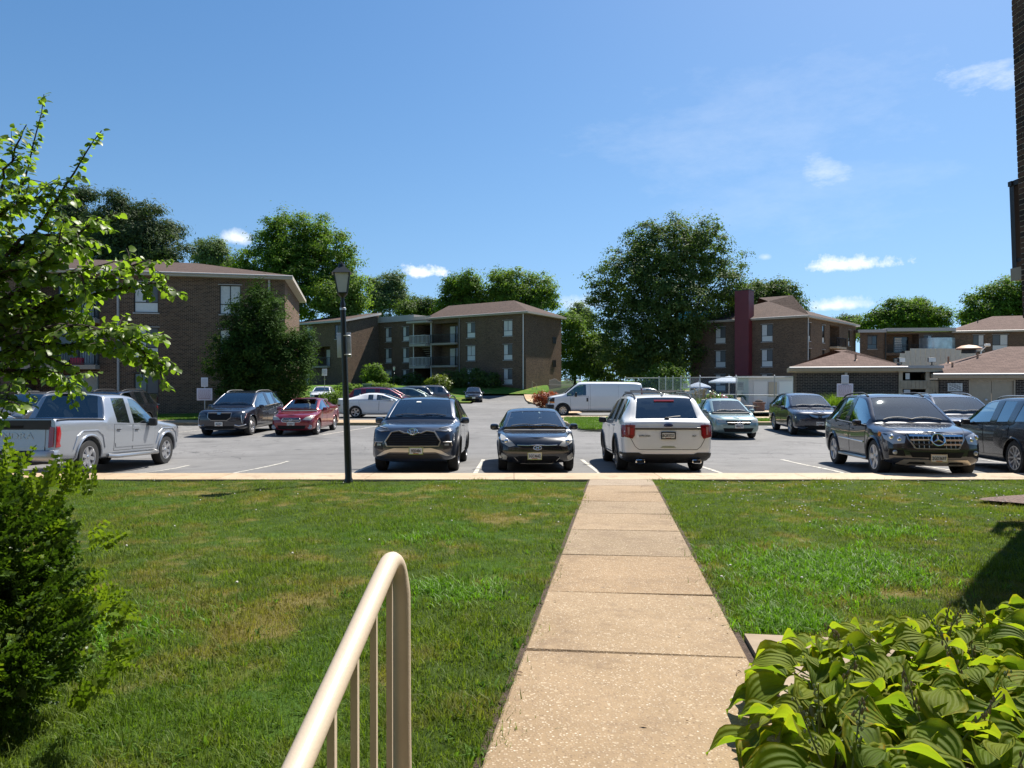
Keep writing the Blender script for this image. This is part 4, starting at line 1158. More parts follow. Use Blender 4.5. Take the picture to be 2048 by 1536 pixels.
# big broad tree right of the middle
D = 84.0; x = at(1335, D)
def bl(px, py, rpx, d, x0, dy=0.0, zs=1.0): 
    """blob from photo column, row, radius in pixels at distance d, relative to the tree foot at x0"""
    rr = rpx / F_PX * d
    return ((at(px, d) - x0, dy, zz(py, d)), rr, rr * .9, rr * zs, 1)
big = [bl(1330, 520, 75, D, x, 0), bl(1410, 510, 62, D, x, 1.5), bl(1250, 560, 66, D, x, -1), bl(1215, 640, 46, D, x, .5), bl(1440, 590, 52, D, x, -1), bl(1330, 620, 86, D, x, -2), bl(1250, 690, 62, D, x, -1.5), bl(1335, 700, 66, D, x, -1), bl(1385, 470, 40, D, x, 0), bl(1290, 478, 42, D, x, .5), bl(1440, 660, 46, D, x, 0), bl(1205, 590, 34, D, x, 0), bl(1468, 545, 30, D, x, .5), bl(1265, 738, 44, D, x, -1), bl(1180, 560, 16, D, x, 0), bl(1480, 515, 16, D, x, 0), bl(1345, 448, 22, D, x, 0), bl(1430, 450, 20, D, x, 0)]
tree('broad_tree', 'huge spreading dark green tree left of the maroon chimney block', (x, D, .2), [((b[0][0], b[0][1], b[0][2] - .2), *b[1:]) for b in big], 105000, .135, L_DARK, .5, 3, M_BARKD, .95, 12, nclump=1500, shell=.55, top=(1.3, 0, 9))
# maple mass behind the left blocks
D = 104.0; x = at(590, D)
mp = [bl(590, 500, 66, D, x), bl(530, 520, 52, D, x, 1), bl(655, 510, 56, D, x, -1), bl(600, 580, 80, D, x, -2), bl(520, 590, 56, D, x), bl(680, 590, 50, D, x, -1.5), bl(560, 462, 36, D, x), bl(640, 465, 32, D, x, 1), bl(690, 545, 36, D, x), bl(490, 545, 32, D, x)]
tree('maple_tree', 'large bright green maple rising behind the lamp head', (x, D, .5), mp, 70000, .17, L_MAPLE, .45, 5, None, 1.1, 8, nclump=950, shell=.55)
D = 70.0; x = at(690, D)
tree('young_tree', 'light green tree below the maple beside the lamp post', (at(690, 98), 98, .5), [bl(690, 620, 44, 98, at(690, 98), 0), bl(715, 585, 30, 98, at(690, 98), 0), bl(660, 600, 30, 98, at(690, 98), -1)], 12000, .16, L_LIGHT, .2, 6, None, 1.0, 5, nclump=150, shell=.6)
# trees further back, left to right
spec = [('deciduous_tree', 'small pale tree showing between the pine and the maple', 440, 112, [(425, 505, 24), (442, 520, 30), (410, 530, 24), (455, 545, 28)], 6000, L_HAZY),
        ('deciduous_tree', 'hazy grey green tree right of the maple above the lean-to roof', 780, 128, [(775, 590, 36), (790, 570, 24), (760, 615, 32), (800, 610, 26), (740, 575, 18)], 9000, L_HAZY),
        ('deciduous_tree', 'low dark tree between the hazy tree and the right middle crown', 845, 118, [(835, 620, 24), (860, 628, 26), (815, 628, 20)], 5000, L_DARK),
        ('deciduous_tree', 'dark crown at the left end of the trees above the middle roof', 920, 112, [(915, 585, 32), (895, 610, 26), (940, 575, 26), (930, 620, 34)], 9000, L_MAPLE),
        ('deciduous_tree', 'wide light green crown above the middle roof ridge', 1035, 112, [(1035, 590, 46), (995, 585, 36), (1075, 590, 40), (1050, 630, 46), (1095, 610, 28), (970, 600, 34), (1010, 565, 26), (955, 630, 26)], 15000, L_LIGHT),
        ('deciduous_tree', 'light green tree filling the gap beside the middle block end wall', 1150, 100, [(1145, 660, 28), (1160, 690, 34), (1130, 700, 26), (1170, 730, 34), (1140, 745, 26), (1125, 650, 18), (1188, 700, 30), (1190, 745, 30), (1112, 715, 22)], 10000, L_LIGHT),
        ('deciduous_tree', 'small grey green tree far back between blocks and big tree', 1160, 135, [(1160, 630, 20), (1150, 645, 20), (1172, 645, 18)], 5000, L_HAZY),
        ('deciduous_tree', 'dark crown behind the hipped roof right of the maroon chimney', 1545, 106, [(1530, 595, 36), (1560, 600, 36), (1500, 600, 32), (1590, 620, 26), (1480, 620, 36), (1600, 640, 20)], 13000, L_DARK),
        ('deciduous_tree', 'bushy green tree above the flat roofed part of the far block', 1800, 118, [(1790, 640, 38), (1830, 640, 36), (1750, 650, 30), (1870, 645, 28), (1720, 665, 22), (1845, 620, 22)], 15000, L_MAPLE),
        ('deciduous_tree', 'green tree behind the shingled roof at the right edge', 1985, 112, [(1985, 620, 46), (2030, 600, 46), (1945, 635, 28), (2060, 620, 44), (1925, 645, 18)], 15000, L_MAPLE),
        ('deciduous_tree', 'pale distant tree just left of the bushy green tree', 1690, 140, [(1690, 645, 12), (1672, 650, 10), (1705, 650, 12)], 2200, L_HAZY)]
for k, (nm, lab, px, d, bs, n, m_) in enumerate(spec):
    x = at(px, d)
    tree(nm, lab, (x, d, .5), [bl(a, b, c, d, x, nrs.uniform(-1.5, 1.5)) for a, b, c in bs], int(n * 2.2), .165, m_, .22, 20 + k, None, 1.0, 4, nclump=int(n / 28), shell=.5)
tree('deciduous_tree', 'dark dense trees filling the ground behind the big tree trunk', (at(1270, 96), 96, .3), [bl(a, b, c, 96, at(1270, 96), 0) for a, b, c in [(1215, 735, 40), (1270, 725, 44), (1320, 735, 40), (1360, 725, 30), (1190, 720, 30)]], 15000, .17, L_DARK, .2, 77, None, 1.0, 4, nclump=160, shell=.5)
# tall pine at the far left
def pine(name, label, px, d, rows, n, seed, mat=L_PINE):
    rs = np.random.RandomState(seed); x = at(px, d); root = thing(name, label, 'tree', (x, d, .3))
    blobs = [bl(a, b, c * 1.12, d, x, rs.uniform(-1, 1), .55) for a, b, c in rows]
    P, N, r_ = crown_points(blobs, n, rs, .9, int(n / 36), .4, .75)
    V, F = leaf_cards(P, N, .20, rs, .26)
    link('crown', np_mesh('crown', V, F, mat, r_), root)
    limbs(root, (0, 0, -.3), (0, 0, max(b[0][2] for b in blobs) - 2.2), blobs, .36, rs, M_BARKD, 14)
    return root
pine('pine_tree', 'tall layered dark pine above the left roof', 275, 76, [(240, 405, 28), (250, 430, 34), (262, 440, 36), (245, 465, 46), (230, 445, 40), (310, 430, 26), (320, 462, 36), (280, 480, 46), (345, 480, 22), (225, 500, 50), (330, 512, 42), (270, 525, 60), (370, 505, 18), (215, 540, 40)], 52000, 31)
pine('pine_tree', 'second dark pine half hidden by the heart-leaved branches', 165, 80, [(160, 392, 26), (140, 430, 36), (175, 470, 42), (130, 500, 46)], 24000, 32)

# cedar in front of the left block: overlapping upswept sprays
def cedar():
    d = 38.5; x = at(512, d); rs = np.random.RandomState(8)
    root = thing('cedar_tree', 'dense dark cedar in front of the left block, lopsided to the right', 'tree', (x, d, .15))
    rows = [(522, 580, 22), (512, 600, 24), (505, 615, 40), (545, 620, 34), (490, 655, 40), (540, 665, 46), (462, 700, 38), (510, 705, 60), (580, 700, 44), (440, 735, 32), (500, 745, 62), (575, 745, 56), (600, 690, 34), (610, 720, 28), (470, 770, 42), (540, 790, 56), (580, 800, 36), (530, 835, 44), (575, 840, 22)]
    blobs = [bl(a, b, c, d, x, rs.uniform(-.5, .3), .85) for a, b, c in rows]
    P, N, r_ = crown_points(blobs, 60000, rs, .40, 1100, .66, 1.2)
    N = N + np.array([0, 0, .3]) + rand_dirs(len(N), rs) * .5; N /= np.linalg.norm(N, axis=1)[:, None]
    V, F = leaf_cards(P, N, .095, rs, .28, -.6)
    link('crown', np_mesh('crown', V, F, L_CEDAR, r_), root)
    limbs(root, (0, 0, -.3), (.1, 0, 4.5), blobs, .22, rs, M_BARKD, 8)
cedar()

# ---------------- garden shrubs -------------------------------------------------
def shrub(name, label, x, y, z, blobs, n, size, mat, seed, aspect=.6, clump=.2, group=None, cat='shrub', shell=.72):
    rs = np.random.RandomState(seed); root = thing(name, label, cat, (x, y, z), group=group)
    P, N, r_ = crown_points(blobs, n, rs, clump, max(20, n // 30), shell)
    V, F = leaf_cards(P, N, size, rs, aspect)
    link('foliage', np_mesh('foliage', V, F, mat, r_), root)
    st = MB()
    for k in range(5): b = blobs[k % len(blobs)]; st.tube([(rs.normal() * .05, rs.normal() * .05, -.1), (b[0][0] * .5, b[0][1] * .5, b[0][2] * .5), b[0]], [.04, .03, .01], 5)
    st.build('stem', M_BARKD, root, uv=False)
    return root
E = lambda x, y, z, a, b=None, c=None: ((x, y, z), a, b or a, c or a, 1)
shrub('round_shrub', 'round clipped tree-like shrub in front of the sunlit wing wall', at(746, 82), 82, gz(0, 82) + .1, [E(0, 0, 1.9, 1.35, 1.2, 1.25), E(.8, 0, 1.4, .9)], 5000, .10, L_MAPLE, 41, clump=.4)
shrub('low_shrub', 'yellow green mounded shrub below the white stair balconies', at(878, 79), 79, gz(0, 79) + .1, [E(0, 0, .9, 1.5, 1.1, 1.0)], 5200, .09, L_YEL, 42, clump=.35)
shrub('hedge', 'dark green hedge along the foot of the middle block', at(940, 81.5), 81.5, gz(0, 82) + .3, [E(-2.2, 0, 1.0, 1.6, 1.1, 1.1), E(0, 0, 1.2, 1.9, 1.2, 1.2), E(2.2, -.2, .9, 1.4, 1, 1)], 8000, .10, L_DARK, 43, clump=.4)
shrub('hedge', 'dark low bushes left of the stair opening', at(800, 88), 88, gz(0, 84) + .2, [E(-1.5, 0, .8, 1.6, 1, .9), E(1.6, 0, .9, 1.6, 1, 1.0)], 5000, .11, L_DARK, 44, clump=.4)
shrub('hedge', 'pale green bushes in front of the wing behind the maroon car', at(735, 78.6), 78.6, gz(0, 78.6) + .1, [E(-2.4, 0, .5, 1.4, .9, .6), E(0, 0, .5, 1.5, .9, .65), E(2.0, 0, .5, 1.2, .9, .6)], 5000, .10, L_LIGHT, 45, clump=.35)
shrub('red_shrub', 'orange red shrub in front of the white van', at(1094, 50.5), 50.5, .15, [E(-.3, 0, .75, .75, .65, .6), E(.4, .1, .65, .65, .6, .55)], 4200, .06, L_REDB, 46, clump=.25)
shrub('low_shrub', 'small yellowed shrub between the red one and the fence', at(1135, 52), 52, .15, [E(0, 0, .5, .75, .5, .5)], 1800, .06, L_YEL, 47, clump=.25)
shrub('low_shrub', 'low green shrub on the verge left of the white saloon', at(668, 60), 60, .1, [E(0, 0, .55, 1.1, .9, .6)], 2600, .08, L_LIGHT, 48, clump=.3)
shrub('low_shrub', 'bright green shrub beside the pale green saloon', at(1378, 36.2), 36.2, .12, [E(0, 0, .5, .7, .6, .5)], 2600, .05, L_YEL, 49, clump=.2)
shrub('planter_shrub', 'low clipped hedge behind the brown planter at the pool', at(1520, 50), 50, .2, [E(-1.6, 0, .55, 1.4, .5, .45), E(1.4, 0, .55, 1.6, .5, .45)], 3600, .07, L_DARK, 50, clump=.25)
shrub('flowering_shrub', 'pink flowering shrub between plume grass and pale green saloon', at(1433, 40), 40, .14, [E(0, 0, .9, .55, .5, .45)], 1400, .045, L_LIGHT, 51, clump=.2)
shrub('tree', 'bright leafy shrub tree behind the chain link fence near the big trunk', at(1335, 74), 74, .2, [E(0, 0, 2.2, 1.8, 1.2, 1.6), E(-1.4, 0, 1.6, 1.2)], 4200, .13, L_LIGHT, 52, clump=.6, cat='tree')
fl = MB()
for k in range(34): fl.blob((at(1433, 40) + nrs.normal() * .4, 40 - .35 + nrs.normal() * .15, 1.05 + nrs.normal() * .25), (.05, .05, .05), sub=1)
fo = [o for o in bpy.data.objects if o.get('label', '').startswith('pink flowering')][0]
o = fl.build('blossom', plain('pink_petals', (.55, .22, .26), .7), fo, uv=False); o.matrix_parent_inverse = Matrix.Translation((-fo.location.x, -fo.location.y, -fo.location.z)); o['kind'] = 'stuff'

def reeds(name, label, x, y, z, w, dpt, n, h, seed, mat, plume=False, bw=.012):
    """clump of arching grass blades, each a bent strip of three quads"""
    rs = np.random.RandomState(seed); root = thing(name, label, 'ornamental grass', (x, y, z))
    V = np.zeros((n, 8, 3)); bx = rs.uniform(-w, w, n); by = rs.uniform(-dpt, dpt, n)
    a = rs.uniform(0, 2 * math.pi, n) ; hh = h * rs.uniform(.55, 1.1, n) * (1 - .35 * (np.abs(bx) / w) ** 2); out = rs.uniform(.15, .62, n) * hh
    for k, t_ in enumerate((0, .4, .75, 1.0)):
        px_ = bx + np.cos(a) * out * t_ ** 1.8; py_ = by + np.sin(a) * out * t_ ** 1.8; pz_ = hh * (t_ - .22 * t_ ** 3)
        wd = bw * (1 - .9 * t_)
        V[:, 2 * k, 0] = px_ - np.sin(a) * wd; V[:, 2 * k, 1] = py_ + np.cos(a) * wd; V[:, 2 * k, 2] = pz_
        V[:, 2 * k + 1, 0] = px_ + np.sin(a) * wd; V[:, 2 * k + 1, 1] = py_ - np.cos(a) * wd; V[:, 2 * k + 1, 2] = pz_
    b = (np.arange(n) * 8)[:, None, None]; F = (b + np.array([[0, 1, 3, 2], [2, 3, 5, 4], [4, 5, 7, 6]])[None]).reshape(-1, 4)
    link('foliage', np_mesh('foliage', V.reshape(-1, 3), F, mat, np.repeat(rs.rand(n), 3)), root)
    if plume:
        m_ = MB()
        for k in range(26):
            q = rs.uniform(-.5, .5, 2); zz_ = h * rs.uniform(.95, 1.2); m_.tube([(q[0] * w, q[1] * dpt, h * .3), (q[0] * w * 1.4, q[1] * dpt * 1.3, zz_ * .8), (q[0] * w * 1.8, q[1] * dpt * 1.6, zz_)], [.008, .012, .03], 5)
        m_.build('plume', plain('tan_plumes', (.38, .28, .16), .9), root, uv=False)
    return root
reeds('ornamental_grass', 'tall bright ornamental grass in front of the left pool house', at(1700, 34.9), 34.9, .14, 2.3, .5, 4200, 1.75, 61, L_REED, bw=.016)
reeds('ornamental_grass', 'rounded plume grass behind the white crossover', at(1402, 38.6), 38.6, .14, .75, .6, 1500, 1.35, 62, L_MAPLE, True, .014)
# ------------------------------------------------------------------ vehicles
def paint(name, c, metal=0.25, rough=0.28, flake=0.0):
    if name in MATS: return MATS[name]
    t = NT(name)
    n = t.noise(3.0, 4, 0.6, t.coord())
    dust = t.noise(26, 4, 0.7, t.coord())
    cc = t.mix(t.math('MULTIPLY', t.ramp(n, [(0.35, 0.0), (0.75, 1.0)]), 0.06), c, (0.30, 0.27, 0.23))
    t.set(Base_Color=cc, Metallic=metal, Roughness=t.ramp(dust, [(0.3, rough * .95), (0.7, rough * 1.05)]), Coat_Weight=1.0, Coat_Roughness=0.035)
    MATS[name] = t.mat
    return t.mat
M_TYRE = plain('tyre_rubber', (0.022, 0.022, 0.022), 0.85, var=.25, vscale=12)
M_TRIM = plain('black_trim', (0.018, 0.018, 0.019), 0.5, var=.15)
M_GAP = plain('dark_gap', (0.006, 0.006, 0.006), 0.9)
M_CHROME = plain('chrome', (0.72, 0.72, 0.72), 0.12, 1.0)
M_SATIN = plain('satin_silver', (0.48, 0.47, 0.45), 0.3, 0.85)
M_CHAMP = plain('champagne_trim', (0.52, 0.46, 0.37), 0.3, 0.7)
M_RIM = plain('alloy_rim', (0.50, 0.50, 0.51), 0.3, 0.85, var=.08)
M_RIMD = plain('dark_alloy_rim', (0.12, 0.12, 0.125), 0.32, 0.8)
M_LENS = plain('clear_lens', (0.42, 0.43, 0.44), 0.12, 0.35, coat=1.0)
M_LENSY = plain('hazed_lens', (0.46, 0.44, 0.38), 0.3, 0.1, coat=0.4)
M_LENSD = plain('dark_lens', (0.075, 0.08, 0.085), 0.12, 0.3, coat=1.0)
M_BULB = plain('lamp_reflector', (0.8, 0.8, 0.8), 0.08, 1.0)
M_RED = plain('red_lens', (0.20, 0.006, 0.010), 0.15, coat=1.0)
M_REDB = plain('bright_red_lens', (0.34, 0.010, 0.014), 0.12, coat=1.0)
M_AMBER = plain('amber_lens', (0.75, 0.22, 0.02), 0.2, coat=1.0)
M_PLATE = plain('plate_white', (0.72, 0.70, 0.64), 0.45, var=.05)
M_INK = plain('plate_ink', (0.03, 0.03, 0.035), 0.5)
M_PRED = plain('plate_red', (0.42, 0.10, 0.03), 0.5)
M_SEAT = plain('grey_seat_cloth', (0.36, 0.355, 0.34), 0.85, var=.1)
M_SEATT = plain('beige_seat_cloth', (0.36, 0.31, 0.25), 0.85, var=.1)
M_DASH = plain('dashboard', (0.085, 0.085, 0.088), 0.7)
M_STICK = plain('windscreen_sticker', (0.75, 0.80, 0.80), 0.5)
def glass_mat(name, tint, opac, rough=0.015, refl=2.6):
    """thin car glass: partly see-through with the sharp sky and sun mirrored in it"""
    t = NT(name)
    tr = t.node('ShaderNodeBsdfTransparent'); tr.inputs[0].default_value = (*tint, 1)
    gl = t.node('ShaderNodeBsdfGlossy'); gl.inputs['Roughness'].default_value = rough; gl.inputs['Color'].default_value = (0.86, 0.97, 1, 1)
    df = t.node('ShaderNodeBsdfDiffuse'); df.inputs['Color'].default_value = (0.012, 0.015, 0.018, 1)
    m1 = t.node('ShaderNodeMixShader'); m1.inputs[0].default_value = opac
    t.l.new(tr.outputs[0], m1.inputs[1]); t.l.new(df.outputs[0], m1.inputs[2])
    fr = t.node('ShaderNodeFresnel'); fr.inputs['IOR'].default_value = 1.62
    mx = t.node('ShaderNodeMixShader')
    t.l.new(t.math('MULTIPLY', fr.outputs[0], refl, True), mx.inputs[0]); t.l.new(m1.outputs[0], mx.inputs[1]); t.l.new(gl.outputs[0], mx.inputs[2])
    t.l.new(mx.outputs[0], t.out.inputs['Surface'])
    MATS[name] = t.mat
    return t.mat
G_CLEAR = glass_mat('windscreen_glass', (0.86, 0.94, 0.93), 0.0, refl=1.7)
G_SIDE = glass_mat('side_glass', (0.66, 0.73, 0.71), 0.12)
G_DARK = glass_mat('privacy_glass', (0.16, 0.17, 0.18), 0.75)

def C(s, w, zb, zs, ws, zt, wt, zc, lean=None): return dict(s=s, w=w, zb=zb, zs=zs, ws=ws, zt=zt, wt=wt, zc=zc, lean=lean)
NR = 9
def car_rows(c):
    zb, zs, zt, zc, w = c['zb'], c['zs'], c['zt'], c['zc'], c['w']
    zl = zb + .10
    return [(0, zb), (.80 * w, zb), (.965 * w, zl), (w, zl + (zs - zl) * .52), (c['ws'], zs), (c['wt'], zt), (c['wt'] - .085, zt + .6 * (zc - zt)), (.5 * c['wt'], zt + .92 * (zc - zt)), (0, zc)]

def loft_body(cols, windows, L, W, H, wheels, arch_r, cap=(.10, .06), crease=(), level=2, cladding=False, arch_in=.52, arch_z=None, arch_dz=0.0):
    """control cage -> smooth closed body. windows: {(col, row): material index}. Returns a bmesh in car space (front at -Y)"""
    verts, idx = [], {}
    def V(i, r, side):
        if r in (0, NR - 1): side = 0
        k = (i, r, side)
        if k not in idx:
            c = cols[i]; x, z = car_rows(c)[r]
            s = c['s'] + (c['lean'][r] if c['lean'] else 0)
            idx[k] = len(verts); verts.append((x * (side if side else 1), s, z))
        return idx[k]
    faces, mats, cr = [], [], {}
    n = len(cols)
    for i in range(n - 1):
        for r in range(NR - 1):
            for sd in (1, -1):
                q = (V(i, r, sd), V(i + 1, r, sd), V(i + 1, r + 1, sd), V(i, r + 1, sd))
                faces.append(q if sd > 0 else q[::-1])
                mi = windows.get((i, r), 0)
                if r == 0: mi = 1
                if r == 1 and cladding: mi = 1
                mats.append(mi)
    for e, i in ((0, 0), (1, n - 1)):
        cen = {}
        for r in range(1, NR - 1):
            c = cols[i]; z = car_rows(c)[r][1]; s = c['s'] + (c['lean'][r] if c['lean'] else 0) + (-cap[0] if e == 0 else cap[1])
            cen[r] = len(verts); verts.append((0, s, z))
        cen[0] = V(i, 0, 0); cen[NR - 1] = V(i, NR - 1, 0)
        dd = -cap[0] if e == 0 else cap[1]
        for r in (0, NR - 1): verts[cen[r]] = (0, verts[cen[r]][1] + dd, verts[cen[r]][2])
        for r in range(NR - 1):
            for sd in (1, -1):
                q = (cen[r], V(i, r, sd), V(i, r + 1, sd), cen[r + 1])
                if (e == 0) != (sd > 0): q = q[::-1]
                q = tuple(dict.fromkeys(q))
                if len(q) < 3: continue
                faces.append(q); mats.append(1 if r == 0 or (r == 1 and cladding) else windows.get((('front', 'rear')[e], r), 0))
    me = bpy.data.meshes.new('cage'); me.from_pydata(verts, [], faces)
    me.polygons.foreach_set('material_index', mats)
    for _ in range(6): me.materials.append(None)
    bm = bmesh.new(); bm.from_mesh(me)
    bmesh.ops.recalc_face_normals(bm, faces=bm.faces[:])
    lay = bm.edges.layers.float.get('crease_edge') or bm.edges.layers.float.new('crease_edge')
    inv = {v: k for k, v in idx.items()}
    for ed in bm.edges:
        a, b = inv.get(ed.verts[0].index), inv.get(ed.verts[1].index)
        if not a or not b: continue
        if a[1] == b[1] and a[0] != b[0]:
            for (r, i0, i1, cv) in crease:
                if r == a[1] and i0 <= min(a[0], b[0]) and max(a[0], b[0]) <= i1: ed[lay] = cv
        if a[0] == b[0]:
            for (r0, r1, i, cv) in [c for c in crease if len(c) == 4 and isinstance(c[2], str)]: pass
    for c in [c for c in COLCREASE.get('now', [])]:
        i, r0, r1, cv = c
        for ed in bm.edges:
            a, b = inv.get(ed.verts[0].index), inv.get(ed.verts[1].index)
            if a and b and a[0] == b[0] == i and r0 <= min(a[1], b[1]) and max(a[1], b[1]) <= r1: ed[lay] = cv
    bm.to_mesh(me); bm.free()
    tmp = bpy.data.objects.new('cage', me); col.objects.link(tmp)
    sub = tmp.modifiers.new('s', 'SUBSURF'); sub.levels = level; sub.render_levels = level
    dg = bpy.context.evaluated_depsgraph_get(); m2 = bpy.data.meshes.new_from_object(tmp.evaluated_get(dg))
    co = np.zeros(len(m2.vertices) * 3); m2.vertices.foreach_get('co', co); co = co.reshape(-1, 3)
    lo, hi = co.min(0), co.max(0)
    zb = min(c['zb'] for c in cols)
    co[:, 0] *= W / (hi[0] - lo[0])
    co[:, 1] = (co[:, 1] - lo[1]) / (hi[1] - lo[1]) * L - L / 2
    co[:, 2] = zb + (co[:, 2] - lo[2]) / (hi[2] - lo[2]) * (H - zb)
    m2.vertices.foreach_set('co', co.ravel()); m2.update()
    full = bmesh.new(); full.from_mesh(m2); bvh = BVHTree.FromBMesh(full); full.free()
    # cut the wheel housings
    tmp.modifiers.clear(); tmp.data = m2
    cut = MB()
    for (x, y, z) in wheels:
        for sd in (1, -1):
            prof = [(arch_r * math.cos(q), arch_r * math.sin(q)) for q in [2 * math.pi * k / 40 for k in range(40)]]
            M = Matrix.Translation((0, y, z + arch_dz)) @ Matrix.Rotation(R(90), 4, 'Y')
            poly = [(p[1] * 0 + p[0], p[1]) for p in prof]
            a, b = (W * arch_in / 2 * 1.0, W * .8) if sd > 0 else (-W * .8, -W * arch_in / 2)
            v = []; nn = len(poly)
            for xx in (a, b): v += [(xx, y + p[0], z + arch_dz + p[1]) for p in poly]
            cut.add(v, [tuple(range(nn)), tuple(range(2 * nn - 1, nn - 1, -1))] + [(i, nn + i, nn + (i + 1) % nn, (i + 1) % nn) for i in range(nn)], 0)
    cme = cut.mesh('cutter', [M_TRIM], False)
    bmc = bmesh.new(); bmc.from_mesh(cme); bmesh.ops.recalc_face_normals(bmc, faces=bmc.faces[:]); bmc.to_mesh(cme); bmc.free()
    co_ = bpy.data.objects.new('cutter', cme); col.objects.link(co_)
    bo = tmp.modifiers.new('b', 'BOOLEAN'); bo.operation = 'DIFFERENCE'; bo.object = co_; bo.solver = 'EXACT'
    try: bo.material_mode = 'INDEX'
    except Exception: pass
    dg = bpy.context.evaluated_depsgraph_get(); m3 = bpy.data.meshes.new_from_object(tmp.evaluated_get(dg))
    bm = bmesh.new(); bm.from_mesh(m3)
    for f in bm.faces:          # housing walls get the black liner
        c = f.calc_center_median()
        for (x, y, z) in wheels:
            d = math.hypot(c.y - y, c.z - z - arch_dz)
            if d < arch_r - .012 or (d < arch_r + .01 and abs(f.normal.x) < .35 and abs(c.x) < W / 2 - .0):
                if abs(c.x) > W * arch_in / 2 - .02: f.material_index = 1
        f.smooth = True
    for o in (tmp, co_):
        bpy.data.objects.remove(o)
    return bm, bvh
COLCREASE = {}

def split_body(bm, name_map, root, mats_body, glass_by):
    """faces with material index >= 2 become glass pieces of their own; the rest is the painted body"""
    groups = {}
    seen = set()
    for f in bm.faces:
        if f.material_index < 2 or f in seen: continue
        mi = f.material_index; st = [f]; comp = []; seen.add(f)
        while st:
            g = st.pop(); comp.append(g)
            for e in g.edges:
                for h in e.link_faces:
                    if h not in seen and h.material_index == mi: seen.add(h); st.append(h)
        groups.setdefault(mi, []).append(comp)
    for mi, comps in groups.items():
        for comp in comps:
            vs = {}; V = []; F = []
            for f in comp:
                q = []
                for v in f.verts:
                    if v not in vs: vs[v] = len(V); V.append(v.co - v.normal * .006)
                    q.append(vs[v])
                F.append(q)
            mb = MB(); mb.add(V, F, 0, True)
            link(name_map[mi], mb.mesh(name_map[mi], glass_by[mi], False), root)
    dele = [f for f in bm.faces if f.material_index >= 2]
    bmesh.ops.delete(bm, geom=dele, context='FACES')
    # folded lip round each opening so the glass sits in a rebate
    be = [e for e in bm.edges if e.is_boundary]
    r = bmesh.ops.extrude_edge_only(bm, edges=be)
    for v in [g for g in r['geom'] if isinstance(g, bmesh.types.BMVert)]:
        lf = v.link_edges
        n_ = Vector((0, 0, 0))
        for e in lf:
            o = e.other_vert(v)
        v.co += Vector((-.018 if v.co.x > .1 else .018 if v.co.x < -.1 else 0, 0, -.014))
    me = bpy.data.meshes.new('body'); 
    for f in bm.faces: f.smooth = True
    bm.to_mesh(me); bm.free()
    me.materials.clear()
    for m_ in mats_body: me.materials.append(m_)
    me.set_sharp_from_angle(angle=R(42))
    return link('body', me, root)

